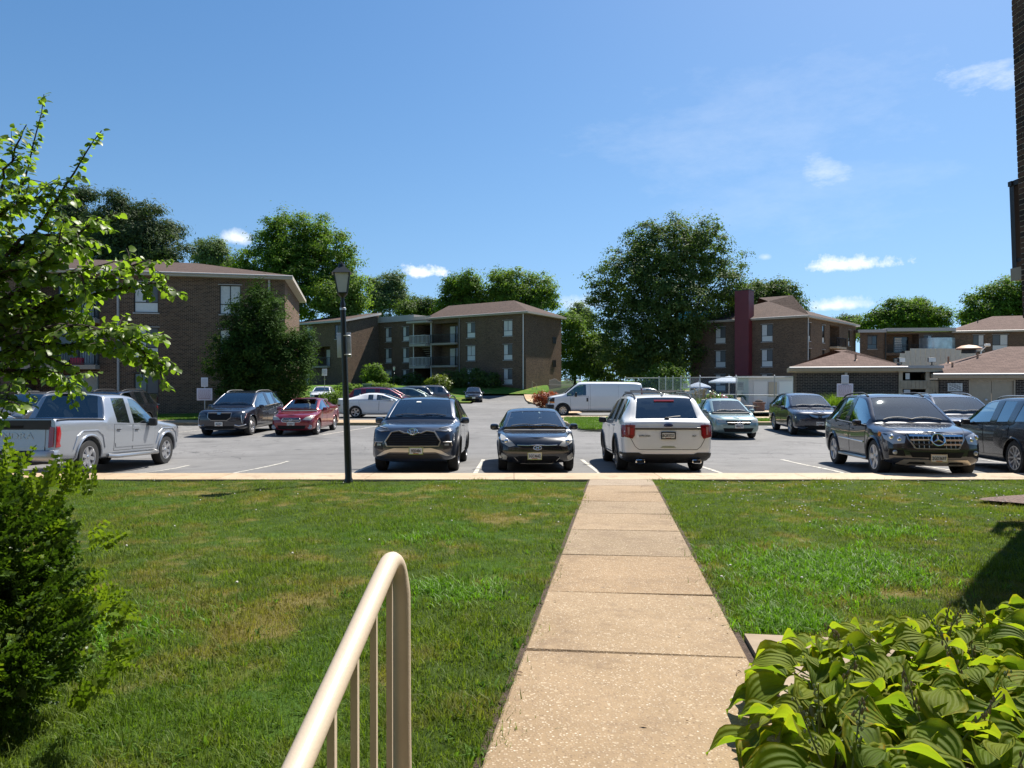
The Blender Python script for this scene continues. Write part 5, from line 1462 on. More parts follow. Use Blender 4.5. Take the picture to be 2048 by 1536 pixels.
class Car:
    def __init__(s, root, bvh, L, W, H): s.root, s.bvh, s.L, s.W, s.H = root, bvh, L, W, H
    def hit(s, d, a, b):
        """first surface met: d in front/rear/left/right/top; (a,b) = (x,z) / (y,z) / (x,y)"""
        o, v = {'front': ((a, -9, b), (0, 1, 0)), 'rear': ((a, 9, b), (0, -1, 0)), 'right': ((9, a, b), (-1, 0, 0)), 'left': ((-9, a, b), (1, 0, 0)), 'top': ((a, b, 9), (0, 0, -1))}[d]
        p, n, i, q = s.bvh.ray_cast(Vector(o), Vector(v))
        if p is None:
            p, n, i, q = s.bvh.find_nearest(Vector(o).lerp(Vector((0, 0, b if d != 'top' else .5)), .8))
        if n.dot(Vector(v)) > 0: n = -n
        return p, n
    def patch(s, name, d, poly, mat, off=.006, res=.09, parent=None, mirror=False, lab=None, deep=.012):
        """panel that follows the body: outline in the view from direction d, laid on the surface with a thin edge"""
        if mirror:
            a = s.patch(name, d, poly, mat, off, res, parent, False, lab, deep)
            od = {'left': 'right', 'right': 'left'}.get(d, d)
            pp = poly if d in ('left', 'right') else [(-x, z) for x, z in poly]
            return a, s.patch(name, od, pp, mat, off, res, parent, False, lab, deep)
        bm = bmesh.new()
        vs = [bm.verts.new((p[0], p[1], 0)) for p in poly]
        bm.faces.new(vs); bmesh.ops.triangulate(bm, faces=bm.faces[:])
        for _ in range(4):
            es = [e for e in bm.edges if e.calc_length() > res * 1.5]
            if not es: break
            bmesh.ops.subdivide_edges(bm, edges=es, cuts=1)
            bmesh.ops.triangulate(bm, faces=bm.faces[:])
        bm.verts.ensure_lookup_table(); bm.verts.index_update()
        P = []; N = []
        for v in bm.verts:
            p, n = s.hit(d, v.co.x, v.co.y); P.append(p); N.append(n)
        vd = {'front': Vector((0, -1, 0)), 'rear': Vector((0, 1, 0)), 'right': Vector((1, 0, 0)), 'left': Vector((-1, 0, 0)), 'top': Vector((0, 0, 1))}[d]
        Nv = [(n + vd * .5).normalized() for n in N]
        top = [P[i] + Nv[i] * off for i in range(len(P))]
        F = []
        for f in bm.faces:
            q = [v.index for v in f.verts]
            nn = (top[q[1]] - top[q[0]]).cross(top[q[2]] - top[q[0]])
            F.append(q if nn.dot(vd) >= 0 else q[::-1])
        mb = MB(); mb.add(top, F, 0, True)
        be = [(e.verts[0].index, e.verts[1].index) for e in bm.edges if e.is_boundary]
        bm.free()
        low = [P[i] - Nv[i] * deep for i in range(len(P))]
        for a, b in be: mb.add([top[a], top[b], low[b], low[a]], [(0, 1, 2, 3)], 0, False)
        o = mb.build(name, mat, parent or s.root, uv=False)
        if lab: o['label'] = lab
        return o
    def line(s, name, d, pts, r, mat, off=.0, seg=6, parent=None, mirror=False, step=.07, closed=False):
        if mirror:
            s.line(name, d, pts, r, mat, off, seg, parent, False, step, closed)
            od = {'left': 'right', 'right': 'left'}.get(d, d)
            return s.line(name, od, pts if d in ('left', 'right') else [(-x, z) for x, z in pts], r, mat, off, seg, parent, False, step, closed)
        if closed: pts = list(pts) + [pts[0]]
        Q = []
        for i in range(len(pts) - 1):
            a, b = Vector((*pts[i], 0)), Vector((*pts[i + 1], 0)); k = max(1, int((b - a).length / step))
            for j in range(k): Q.append(a.lerp(b, j / k))
        Q.append(Vector((*pts[-1], 0)))
        T = []
        for q in Q:
            p, n = s.hit(d, q.x, q.y); T.append(p + n * off)
        mb = MB(); mb.tube(T, r, seg); return mb.build(name, mat, parent or s.root, uv=False)
    def emblem(s, d, c, build, mat, off=.012, name='emblem', parent=None):
        p, n = s.hit(d, *c); mb = MB(); build(mb)
        o = mb.build(name, mat, parent or s.root, uv=False)
        o.location = p + n * off
        yaw = 0 if d == 'front' else math.pi
        o.rotation_euler = (R(90) - max(-.2, min(.32, math.asin(max(-1, min(1, n.z))))), 0, yaw); return o
    def plate(s, d, x, z, txt, dark=False, w=.305, h=.152, off=.02):
        p, n = s.hit(d, x, z)
        yaw = 0 if d == 'front' else math.pi
        mb = MB(); mb.rbox((0, 0, 0), (w, h, .008), .012); 
        o = mb.build('number_plate', M_PLATE if not dark else M_PLATE, s.root, uv=False)
        o.location = p + Vector((0, -off if d == 'front' else off, 0)); o.rotation_euler = (R(90), 0, yaw)
        fr = MB(); t_ = .012 if not dark else .02
        for (a0, a1, b0, b1) in ((-w / 2 - .004, w / 2 + .004, -h / 2 - .004, -h / 2 + t_), (-w / 2 - .004, w / 2 + .004, h / 2 - t_, h / 2 + .004), (-w / 2 - .004, -w / 2 + t_, -h / 2 + t_, h / 2 - t_), (w / 2 - t_, w / 2 + .004, -h / 2 + t_, h / 2 - t_)): fr.box(a0, a1, b0, b1, -.006, .008)
        fr.build('plate_frame', M_TRIM if dark else M_CHROME, o, uv=False)
        if txt:
            t = link('lettering', text_mesh(txt, h * .62, M_INK, .001, .0025), o); t.location = (0, -.004, .006); t.scale = (.70, 1.0, 1)
            b = MB(); b.box(-.06, .06, -h * .42, -h * .32, .004, .006); b.build('plate_band', M_PRED, o, uv=False)
        return o

WHEELS = {}
def wheel_meshes(r, w, style, rim_mat):
    key = (r, w, style, rim_mat.name)
    if key in WHEELS: return WHEELS[key]
    rr = r * {'steel': .58, 'truck': .62}.get(style, .68)
    t = MB()   # axis along z here, turned to x when placed; outer face at +z
    t.lathe([(rr, -w / 2), (r * .93, -w / 2 * .98), (r * .985, -w / 2 * .82), (r, -w / 2 * .6), (r, w / 2 * .6), (r * .985, w / 2 * .82), (r * .93, w / 2 * .98), (rr + .012, w / 2), (rr, w / 2 - .015)], 36)
    tm = t.mesh('tyre', [M_TYRE], False)
    d = MB()
    d.lathe([(rr + .004, w / 2 - .004), (rr - .015, w / 2 - .006), (rr - .03, w / 2 - .05), (rr - .035, -w / 2 + .02)], 36)
    d.lathe([(rr - .03, w / 2 - .12), (0, w / 2 - .12)], 24, 1)      # brake disc shadow
    d.lathe([(.055, w / 2 - .07), (.055, w / 2 - .022), (.04, w / 2 - .014), (0, w / 2 - .012)], 14)
    ns = {'five': 5, 'ten': 10, 'six': 6, 'multi': 7, 'steel': 8, 'truck': 6, 'twin': 5}[style]
    for k in range(ns):
        a = 2 * math.pi * k / ns + .3
        if style in ('twin', 'ten'): offs = (-.10, .10) if style == 'twin' else (0,)
        else: offs = (0,)
        for oa in offs:
            wi, wo = {'five': (.045, .075), 'ten': (.022, .026), 'six': (.05, .055), 'multi': (.035, .04), 'steel': (.05, .04), 'truck': (.055, .05), 'twin': (.028, .03)}[style]
            M = Matrix.Rotation(a + oa, 4, 'Z')
            z1, z0 = w / 2 - .02, w / 2 - .06
            v = [(.035, -wi, z0), (rr - .012, -wo, z0), (rr - .012, wo, z0), (.035, wi, z0), (.035, -wi * .75, z1 - .006), (rr - .012, -wo * .8, z1 + .006), (rr - .012, wo * .8, z1 + .006), (.035, wi * .75, z1 - .006)]
            d.add(v, [(0, 3, 2, 1), (4, 5, 6, 7), (0, 1, 5, 4), (1, 2, 6, 5), (2, 3, 7, 6), (3, 0, 4, 7)], 0, False, M)
    rm = d.mesh('rim', [rim_mat, M_GAP], False)
    WHEELS[key] = (tm, rm); return WHEELS[key]
def add_wheels(root, pts, W, r, w, style, rim_mat):
    tm, rm = wheel_meshes(r, w, style, rim_mat)
    for (y, z, x) in pts:
        for sd in (1, -1):
            wh = thing('wheel'); wh.parent = root
            wh.location = (sd * x, y, z); wh.rotation_euler = (0, R(90) * sd, 0)
            wh.rotation_mode = 'XYZ'
            link('tyre', tm, wh); link('rim', rm, wh)

def interior(root, L, W, belt, H, ysc, ysh, seats, seat_mat, wheel_side=1, floor=.45):
    """cabin seen through the glass: tub, dashboard, steering wheel, seats"""
    t = MB(); hw = W / 2 - .12
    ye = seats[-1] + .75
    t.box(-hw, hw, ysc - .1, ye, floor - .06, floor); t.box(-hw, -hw + .05, ysc, ye, floor, belt - .06); t.box(hw - .05, hw, ysc, ye, floor, belt - .06)
    t.rbox((0, ysc + .22, belt - .13), (2 * hw - .02, .55, .26), .06)
    cab = t.build('cabin', M_DASH, root, uv=False)
    s = MB(); s.tube([(wheel_side * .36 + .19 * math.cos(q), ysc + .62 + .06 * math.sin(q), belt - .03 + .18 * math.sin(q)) for q in [2 * math.pi * k / 20 for k in range(21)]], .016, 6, cap=False); s.tube([(wheel_side * .36, ysc + .6, belt - .03), (wheel_side * .36, ysc + .35, belt - .1)], .03, 6)
    s.build('steering_wheel', M_TRIM, cab, uv=False)
    for k, y in enumerate(seats):
        xs = (-.37, .37) if k == 0 else (-.42, .42)
        for x in xs:
            m_ = MB(); zt = min(H - .30, floor + .78)
            m_.rbox((x, y, floor + .12), (.48, .52, .2), .07)
            m_.rbox((0, 0, 0), (.46, .15, zt - floor - .1), .06, 0, Matrix.Translation((x, y + .27, floor + .1 + (zt - floor) / 2)) @ Matrix.Rotation(R(-12), 4, 'X'))
            m_.rbox((x, y + .39, zt + .12), (.26, .10, .19), .045)
            m_.build('seat', seat_mat, root, uv=False)
    m_ = MB(); m_.rbox((0, ysh - .02, H - .19), (.24, .05, .075), .02); m_.build('rear_view_mirror', M_TRIM, root, uv=False)

def mirrors(root, y, z, x, mat, cap_mat=None, sz=(.20, .13, .15)):
    for sd in (1, -1):
        m_ = MB(); m_.rbox((sd * (x + .13), y, z + .03), sz, .05, 0); m_.rbox((sd * (x + .125), y + sz[1] * .42, z + .03), (sz[0] * .8, .03, sz[2] * .75), .012, 1)
        m_.tube([(sd * (x - .06), y - .01, z - .03), (sd * (x + .07), y, z + .0)], .028, 6, 1)
        m_.build('door_mirror', [mat, M_TRIM], root, uv=False)

def roof_rails(car, x, y0, y1, mat, h=.045, r=.018):
    for sd in (1, -1):
        T = []
        for k in range(13):
            y = y0 + (y1 - y0) * k / 12; p, n = car.hit('top', sd * x, y)
            T.append(p + Vector((0, 0, h * min(1, min(k, 12 - k) / 1.5) + .004)))
        mb = MB(); mb.tube(T, r, 6); mb.build('roof_rail', mat, car.root, uv=False)

def doors(car, spec, mat, handle_mat, side_both=True):
    """door skins set a hair proud over a dark gap, each with its handle. spec: list of ([(y,z)...], (handle y, z))"""
    for poly, hd in spec:
        cy_ = sum(p[0] for p in poly) / len(poly); cz_ = sum(p[1] for p in poly) / len(poly)
        for d, sd in (('left', -1), ('right', 1)):
            big = [(cy_ + (y - cy_) * 1.0 + math.copysign(.009, y - cy_), z + math.copysign(.008, z - cz_)) for y, z in poly]
            g = car.patch('door_gap', d, big, M_GAP, .0025, .12, deep=.002)
            dr = car.patch('door', d, poly, mat, .0055, .12, deep=.003)
            g.parent = dr
            if hd:
                p, n = car.hit(d, *hd); m_ = MB(); m_.rbox((p.x + sd * .022, p.y, p.z), (.022, .17, .028), .01); m_.build('handle', handle_mat, dr, uv=False)

def arch_lips(car, wheels, r, mat, rr=.022, off=.004, dz=0.0, a0=-8, a1=188):
    for (x, y, z) in wheels:
        for d in ('left', 'right'):
            pts = [(y + r * math.cos(R(a)), z + dz + r * math.sin(R(a))) for a in range(a0, a1 + 1, 8)]
            T = []
            for q in pts:
                p, n = car.hit(d, q[0], q[1] + .015); T.append(Vector((p.x, q[0], q[1])) + n * off)
            mb = MB(); mb.tube(T, rr, 6); mb.build('arch_trim', mat, car.root, uv=False)

def wipers(car, ysc, zc, hw):
    mb = MB()
    for (x0, x1) in ((-.62 * hw, -.02 * hw), (-.02 * hw, .62 * hw)):
        T = []
        for k in range(7):
            t_ = k / 6; p, n = car.hit('top', x0 + (x1 - x0) * t_, ysc + .05 + .05 * math.sin(t_ * 3.1)); T.append(p + n * .015)
        mb.tube(T, .011, 5)
    mb.build('wiper', M_TRIM, car.root, uv=False)

# ---- vehicle body plans: distances from the nose, heights above ground -----------
def suv_body(L, W, H, wb, fo, r, gc=.2, zh=1.0, hoodrise=.12, sc=1.25, sh=2.15, belt=(1.02, 1.12), rw=.72, srh=None, srb=None, zrb=1.15, windows3=True, nose=(.74, .82), rearw=.90, tail='suv', deck=None, cladding=False, rear_glass=True, cap=(.12, .05)):
    hw = W / 2; srh = srh or L - .55; srb = srb or L - .16
    zc = zh + hoodrise
    leanF = [.10, .10, .02, -.02, .02, .12, .14, .14, .14]
    cols = [C(.06, hw * .88, gc + .05, zh - .14, hw * .80, zh - .06, hw * nose[0], zh - .03, leanF),
            C(.26, hw * .965, gc + .02, zh - .09, hw * .93, zh - .01, hw * nose[1], zh + .02, [0, 0, 0, 0, 0, .04, .06, .06, .06]),
            C(fo, hw, gc, zh - .02, hw * .975, zh + hoodrise * .35, hw * .86, zh + hoodrise * .55),
            C((fo + sc) / 2 + .18, hw * .995, gc, belt[0] - .05, hw * .975, zh + hoodrise * .65, hw * .87, zh + hoodrise * .85),
            C(sc, hw * .985, gc, belt[0] - .02, hw * .965, zc, hw * .875, zc + .06)]
    n0 = len(cols) - 1     # cowl column
    def cab(s, zt, wt, zc_, t): return C(s, hw * (.985 + .01 * math.sin(3.1 * t)), gc, belt[0] + (belt[1] - belt[0]) * t, hw * .955, zt, wt, zc_)
    roof = lambda s: H - .02 - .05 * ((s - (sh + srh) / 2) / ((srh - sh) / 2)) ** 2
    tt = lambda s: (s - sc) / (srb - sc)
    s1 = sh + .10
    b0 = sh + (srh - sh) * .30; b1 = b0 + .11
    c0 = sh + (srh - sh) * .70; c1 = c0 + .11
    cols.append(cab(sh, H - .135, hw * rw, roof(sh) - .01, tt(sh)))
    cols.append(cab(b0, H - .10, hw * (rw + .01), roof(b0), tt(b0))); cols.append(cab(b1, H - .10, hw * (rw + .01), roof(b1), tt(b1)))
    cols.append(cab(c0, H - .11, hw * rw, roof(c0), tt(c0))); cols.append(cab(c1, H - .115, hw * rw, roof(c1), tt(c1)))
    if tail == 'suv':
        cols.append(cab(srh, H - .15, hw * (rw - .03), roof(srh) - .02, tt(srh)))
        cols.append(C(srb, hw * .965, gc + .04, belt[1] - .01, hw * .93, zrb, hw * .80, zrb + .02, [-.05, -.05, 0, .02, .02, -.02, -.02, -.02, -.02]))
        cols.append(C(L - .04, hw * rearw, gc + .10, zrb - .12, hw * (rearw - .02), zrb - .05, hw * (rearw - .12), zrb - .03, [-.10, -.10, 0, 0, -.01, -.03, -.04, -.05, -.05]))
    else:   # saloon: rear window slopes to a boot lid
        cols.append(cab(srh, H - .16, hw * (rw - .03), roof(srh) - .015, tt(srh)))
        cols.append(C(srb, hw * .98, gc, belt[1] - .0, hw * .95, deck + .0, hw * .84, deck + .05))
        cols.append(C((srb + L) / 2 + .1, hw * .97, gc + .03, deck - .03, hw * .92, deck + .025, hw * .80, deck + .05))
        cols.append(C(L - .07, hw * rearw, gc + .10, deck - .12, hw * (rearw - .03), deck - .0, hw * (rearw - .14), deck + .035, [-.12, -.12, 0, .02, .0, .02, .02, .02, .02]))
    w = {}
    for r_ in (6, 7): w[(n0, r_)] = 2
    w[(n0, 4)] = 3; w[(n0 + 1, 4)] = 3
    w[(n0 + 3, 4)] = 4
    if windows3 and tail == 'suv': w[(n0 + 5, 4)] = 4
    elif tail != 'suv': pass
    if rear_glass:
        for r_ in (6, 7): w[(n0 + 6, r_)] = 5
    COLCREASE['now'] = [(n0, 5, 8, .75), (n0 + 1, 5, 8, .35), (n0 + 6, 5, 8, .4), (n0 + 7, 5, 8, .7)]
    crease = [(4, 0, 20, .55), (5, n0, n0 + 7, .45), (6, n0, n0 + 1, .5), (2, 0, 20, .35)]
    wheels = [(0, -L / 2 + fo, r), (0, -L / 2 + fo + wb, r)]
    bm, bvh = loft_body(cols, w, L, W, H, wheels, r + .055, crease=crease, cladding=cladding, cap=cap)
    return bm, bvh, wheels
GN = {2: 'windscreen', 3: 'side_window', 4: 'side_window', 5: 'rear_window'}

def make_vehicle(name, label, loc, yaw, body, L, W, H, r, tw, style, mat, rim=None, glass=None, pitch=0.0, roll=0.0, seats=None, seat_mat=None, ysc=None, ysh=None, belt=1.05, clad=None, group=None, cat='car'):
    root = thing(name, label, cat, loc, group=group)
    root.rotation_euler = (pitch, roll, yaw)
    bm, bvh, wheels = body
    g = glass or {2: G_CLEAR, 3: G_SIDE, 4: G_SIDE, 5: G_SIDE}
    split_body(bm, GN, root, [mat, clad or M_TRIM], g)
    car = Car(root, bvh, L, W, H)
    add_wheels(root, [(w_[1], w_[2], W / 2 - tw / 2 - .025) for w_ in wheels], W, r, tw, style, rim or M_RIM)
    if seats is not None: interior(root, L, W, belt, H, ysc, ysh, seats, seat_mat or M_SEAT)
    car.wheels = wheels
    return car
def ground_pose(x, y, yaw, wbh, tr=.8):
    """height, pitch and roll of a vehicle standing with its wheels on the sloping lot"""
    f = Vector((math.sin(yaw), -math.cos(yaw)))   # nose direction (front is -Y when yaw = 0)
    zf = gz(x + f.x * wbh, y + f.y * wbh); zr = gz(x - f.x * wbh, y - f.y * wbh)
    z = (zf + zr) / 2
    return (x, y, z), math.atan2(zr - zf, 2 * wbh)
# ---- dark blue crossover, nose to the kerb -----------------------------------
P_NAVY = paint('dark_blue_grey_paint', (0.030, 0.040, 0.060), .45, .3)
def oval(mb, a, b, t_=.008, n=28, w=.012, M=None):
    mb.tube([(a * math.cos(q), b * math.sin(q), 0) for q in [2 * math.pi * k / n for k in range(n + 1)]], w, 6, cap=False, M=M)
def crossover_navy():
    L, W, H, wb, fo, r = 4.95, 1.93, 1.73, 2.85, .98, .37
    loc, pitch = ground_pose(-2.17, 17.9, 0, wb / 2)
    body = suv_body(L, W, H, wb, fo, r, gc=.21, zh=1.02, hoodrise=.13, sc=1.30, sh=2.12, belt=(1.10, 1.18), rw=.74, zrb=1.20)
    car = make_vehicle('parked_car', 'dark blue grey crossover with roof rails, nose to the kerb right of the lamp post', loc, 0, body, L, W, H, r, .235, 'five', P_NAVY, M_RIMD, {2: G_CLEAR, 3: G_SIDE, 4: G_DARK, 5: G_DARK}, pitch, seats=[-.2, .85], ysc=-L / 2 + 1.30, ysh=-L / 2 + 2.12, belt=1.10)
    y0 = -L / 2
    car.patch('headlight', 'front', [(.50, .93), (.58, 1.0), (.80, 1.045), (.90, 1.05), (.89, .96), (.72, .90)], M_LENSD, .01, .07, mirror=True)
    for sd in (1, -1):
        car.patch('daytime_light', 'front', [(sd * .56, .975), (sd * .80, 1.035), (sd * .88, 1.04), (sd * .80, 1.015)], M_LENS, .016, .07)
        car.patch('daytime_light', 'front', [(sd * .60, .925), (sd * .72, .915), (sd * .84, .955), (sd * .72, .94)], M_LENS, .016, .07)
    gp = [(-.56, .60), (.56, .60), (.60, .70), (.47, .90), (.30, .925), (.18, .88), (-.18, .88), (-.30, .925), (-.47, .90), (-.60, .70)]
    gr = car.patch('grille', 'front', gp, M_GAP, .012, .09)
    for k in range(7):
        z = .625 + k * .037; hw = .55 if z < .7 else .60 - (z - .70) * .62
        car.line('grille_bar', 'front', [(-hw + .03, z), (hw - .03, z)], .008, M_TRIM, .016, 4, gr)
    car.line('grille_surround', 'front', gp, .016, M_CHAMP, .016, 6, gr, closed=True)
    car.emblem('front', (0, .905), lambda mb: (oval(mb, .105, .072), oval(mb, .045, .070, w=.009), oval(mb, .07, .03, w=.009, M=Matrix.Translation((0, .03, 0)))), M_CHROME, .025)
    car.patch('bumper_trim', 'front', [(-.80, .385), (-.62, .50), (-.40, .56), (.40, .56), (.62, .50), (.80, .385), (.72, .385), (.5, .47), (-.5, .47), (-.72, .385)], M_SATIN, .014, .09)
    car.patch('lower_grille', 'front', [(-.66, .33), (-.55, .43), (.55, .43), (.66, .33)], M_TRIM, .012, .09)
    for sd in (1, -1):
        f = car.patch('fog_light_bay', 'front', [(sd * .66, .52), (sd * .68, .67), (sd * .82, .67), (sd * .84, .55)], M_TRIM, .010, .07)
        car.patch('fog_light', 'front', [(sd * .69, .61), (sd * .69, .65), (sd * .78, .655), (sd * .78, .61)], M_LENS, .02, .07, f)
        car.line('fog_trim', 'front', [(sd * .655, .69), (sd * .82, .69), (sd * .845, .60)], .009, M_SATIN, .014, 5, f)
    car.plate('front', 0.08, .50, '9EJ0486')
    doors(car, [([(y0 + 1.42, .42), (y0 + 1.36, 1.07), (y0 + 2.50, 1.10), (y0 + 2.52, .42)], (y0 + 2.35, 1.0)), ([(y0 + 2.56, .42), (y0 + 2.54, 1.10), (y0 + 3.5, 1.13), (y0 + 3.42, .75), (y0 + 3.25, .42)], (y0 + 3.36, 1.03))], P_NAVY, P_NAVY)
    arch_lips(car, car.wheels, r + .055, M_TRIM, .028)
    mirrors(car.root, y0 + 1.72, 1.10, W / 2 - .06, P_NAVY)
    roof_rails(car, .60, y0 + 2.3, y0 + 4.3, M_TRIM, .05)
    wipers(car, y0 + 1.32, 1.15, W / 2)
    car.line('bonnet_gap', 'top', [(-.80, y0 + .42), (-.84, y0 + .9), (-.82, y0 + 1.28)], .005, M_GAP, .0, 4, mirror=True)
    m_ = MB(); p, n = car.hit('top', -.12, y0 + 1.98); m_.box(-.055, .055, -.028, .028, 0, .003); st = m_.build('inspection_sticker', M_STICK, car.root, uv=False); st.location = p + n * .004; st.rotation_euler = n.to_track_quat('Z', 'Y').to_euler()
    return car
crossover_navy()

# ---- black saloon beside it ---------------------------------------------------
P_BLACK = paint('black_paint', (0.010, 0.011, 0.014), .1, .25)
P_BLKBLUE = paint('blue_black_paint', (0.012, 0.016, 0.028), .35, .25)
def saloon_doors(y0, sc, sh, srh, belt, low=.30, end=None):
    b = y0 + sc + (srh - sc) * .52; e = end or y0 + srh + .18
    return [([(y0 + sc + .10, low + .03), (y0 + sc + .03, belt - .06), (b - .02, belt - .02), (b + .02, low)], (b - .16, belt - .12)),
            ([(b + .06, low), (b + .02, belt - .02), (e - .04, belt), (e - .10, belt - .28), (e - .32, low + .02)], (e - .18, belt - .10))]
def black_saloon():
    L, W, H, wb, fo, r = 4.53, 1.775, 1.435, 2.70, .88, .318
    loc, pitch = ground_pose(.52, 17.85, 0, wb / 2)
    body = suv_body(L, W, H, wb, fo, r, gc=.17, zh=.80, hoodrise=.13, sc=1.12, sh=1.98, belt=(.92, 1.02), rw=.70, srh=3.05, srb=3.85, tail='saloon', deck=1.00, nose=(.66, .76), cap=(.15, .10))
    car = make_vehicle('parked_car', 'black saloon with hazy swept headlamps between the crossover and the white car', loc, R(1), body, L, W, H, r, .205, 'five', P_BLACK, M_RIM, {2: G_CLEAR, 3: G_SIDE, 4: G_SIDE, 5: G_CLEAR}, pitch, seats=[-.12, .75], ysc=-L / 2 + 1.12, ysh=-L / 2 + 1.98, belt=.93, seat_mat=M_SEAT)
    y0 = -L / 2
    hl = [(.48, .60), (.62, .57), (.78, .66), (.815, .78), (.80, .83), (.72, .80), (.56, .68)]
    car.patch('headlight', 'front', hl, M_LENSY, .010, .06, mirror=True)
    for sd in (1, -1):
        p, n = car.hit('front', sd * .68, .69); m_ = MB(); m_.blob((0, 0, 0), (.055, .03, .055)); b = m_.build('lamp_reflector', M_BULB, car.root, uv=False); b.location = p + n * .0
    g = car.patch('grille', 'front', [(-.42, .585), (-.30, .545), (.30, .545), (.42, .585), (.40, .60), (-.40, .60)], M_GAP, .010, .07)
    car.line('grille_trim', 'front', [(-.44, .605), (-.2, .60), (0, .615), (.2, .60), (.44, .605)], .010, M_CHROME, .012, 6, g)
    car.emblem('front', (0, .555), lambda mb: (oval(mb, .085, .048, w=.008), mb.tube([(-.035, -.03, 0), (-.02, .03, 0)], .009, 5), mb.tube([(.02, -.03, 0), (.035, .03, 0)], .009, 5), mb.tube([(-.03, -.004, 0), (.03, .004, 0)], .008, 5)), M_CHROME, .02)
    lg = [(-.50, .34), (-.36, .20), (.36, .20), (.50, .34), (.40, .37), (-.40, .37)]
    g = car.patch('lower_grille', 'front', lg, M_GAP, .008, .08)
    for z in (.235, .27, .305, .335): car.line('grille_bar', 'front', [(-.36 - (z - .2) * .7, z), (.36 + (z - .2) * .7, z)], .006, M_TRIM, .012, 4, g)
    car.line('grille_trim', 'front', lg[:4], .007, M_SATIN, .012, 5, g)
    for sd in (1, -1): car.patch('fog_light', 'front', [(sd * .66, .36), (sd * .78, .44), (sd * .81, .36), (sd * .76, .29), (sd * .68, .29)], M_LENSY, .009, .06)
    car.plate('front', -.06, .375, '5GC4662')
    doors(car, saloon_doors(y0, 1.12, 1.98, 3.05, .97), P_BLACK, P_BLACK)
    arch_lips(car, car.wheels, r + .055, P_BLACK, .010)
    mirrors(car.root, y0 + 1.52, .95, W / 2 - .06, P_BLACK)
    wipers(car, y0 + 1.12, .93, W / 2)
    car.line('bonnet_gap', 'top', [(-.62, y0 + .30), (-.70, y0 + .7), (-.72, y0 + 1.1)], .004, M_GAP, .0, 4, mirror=True)
    return car
black_saloon()

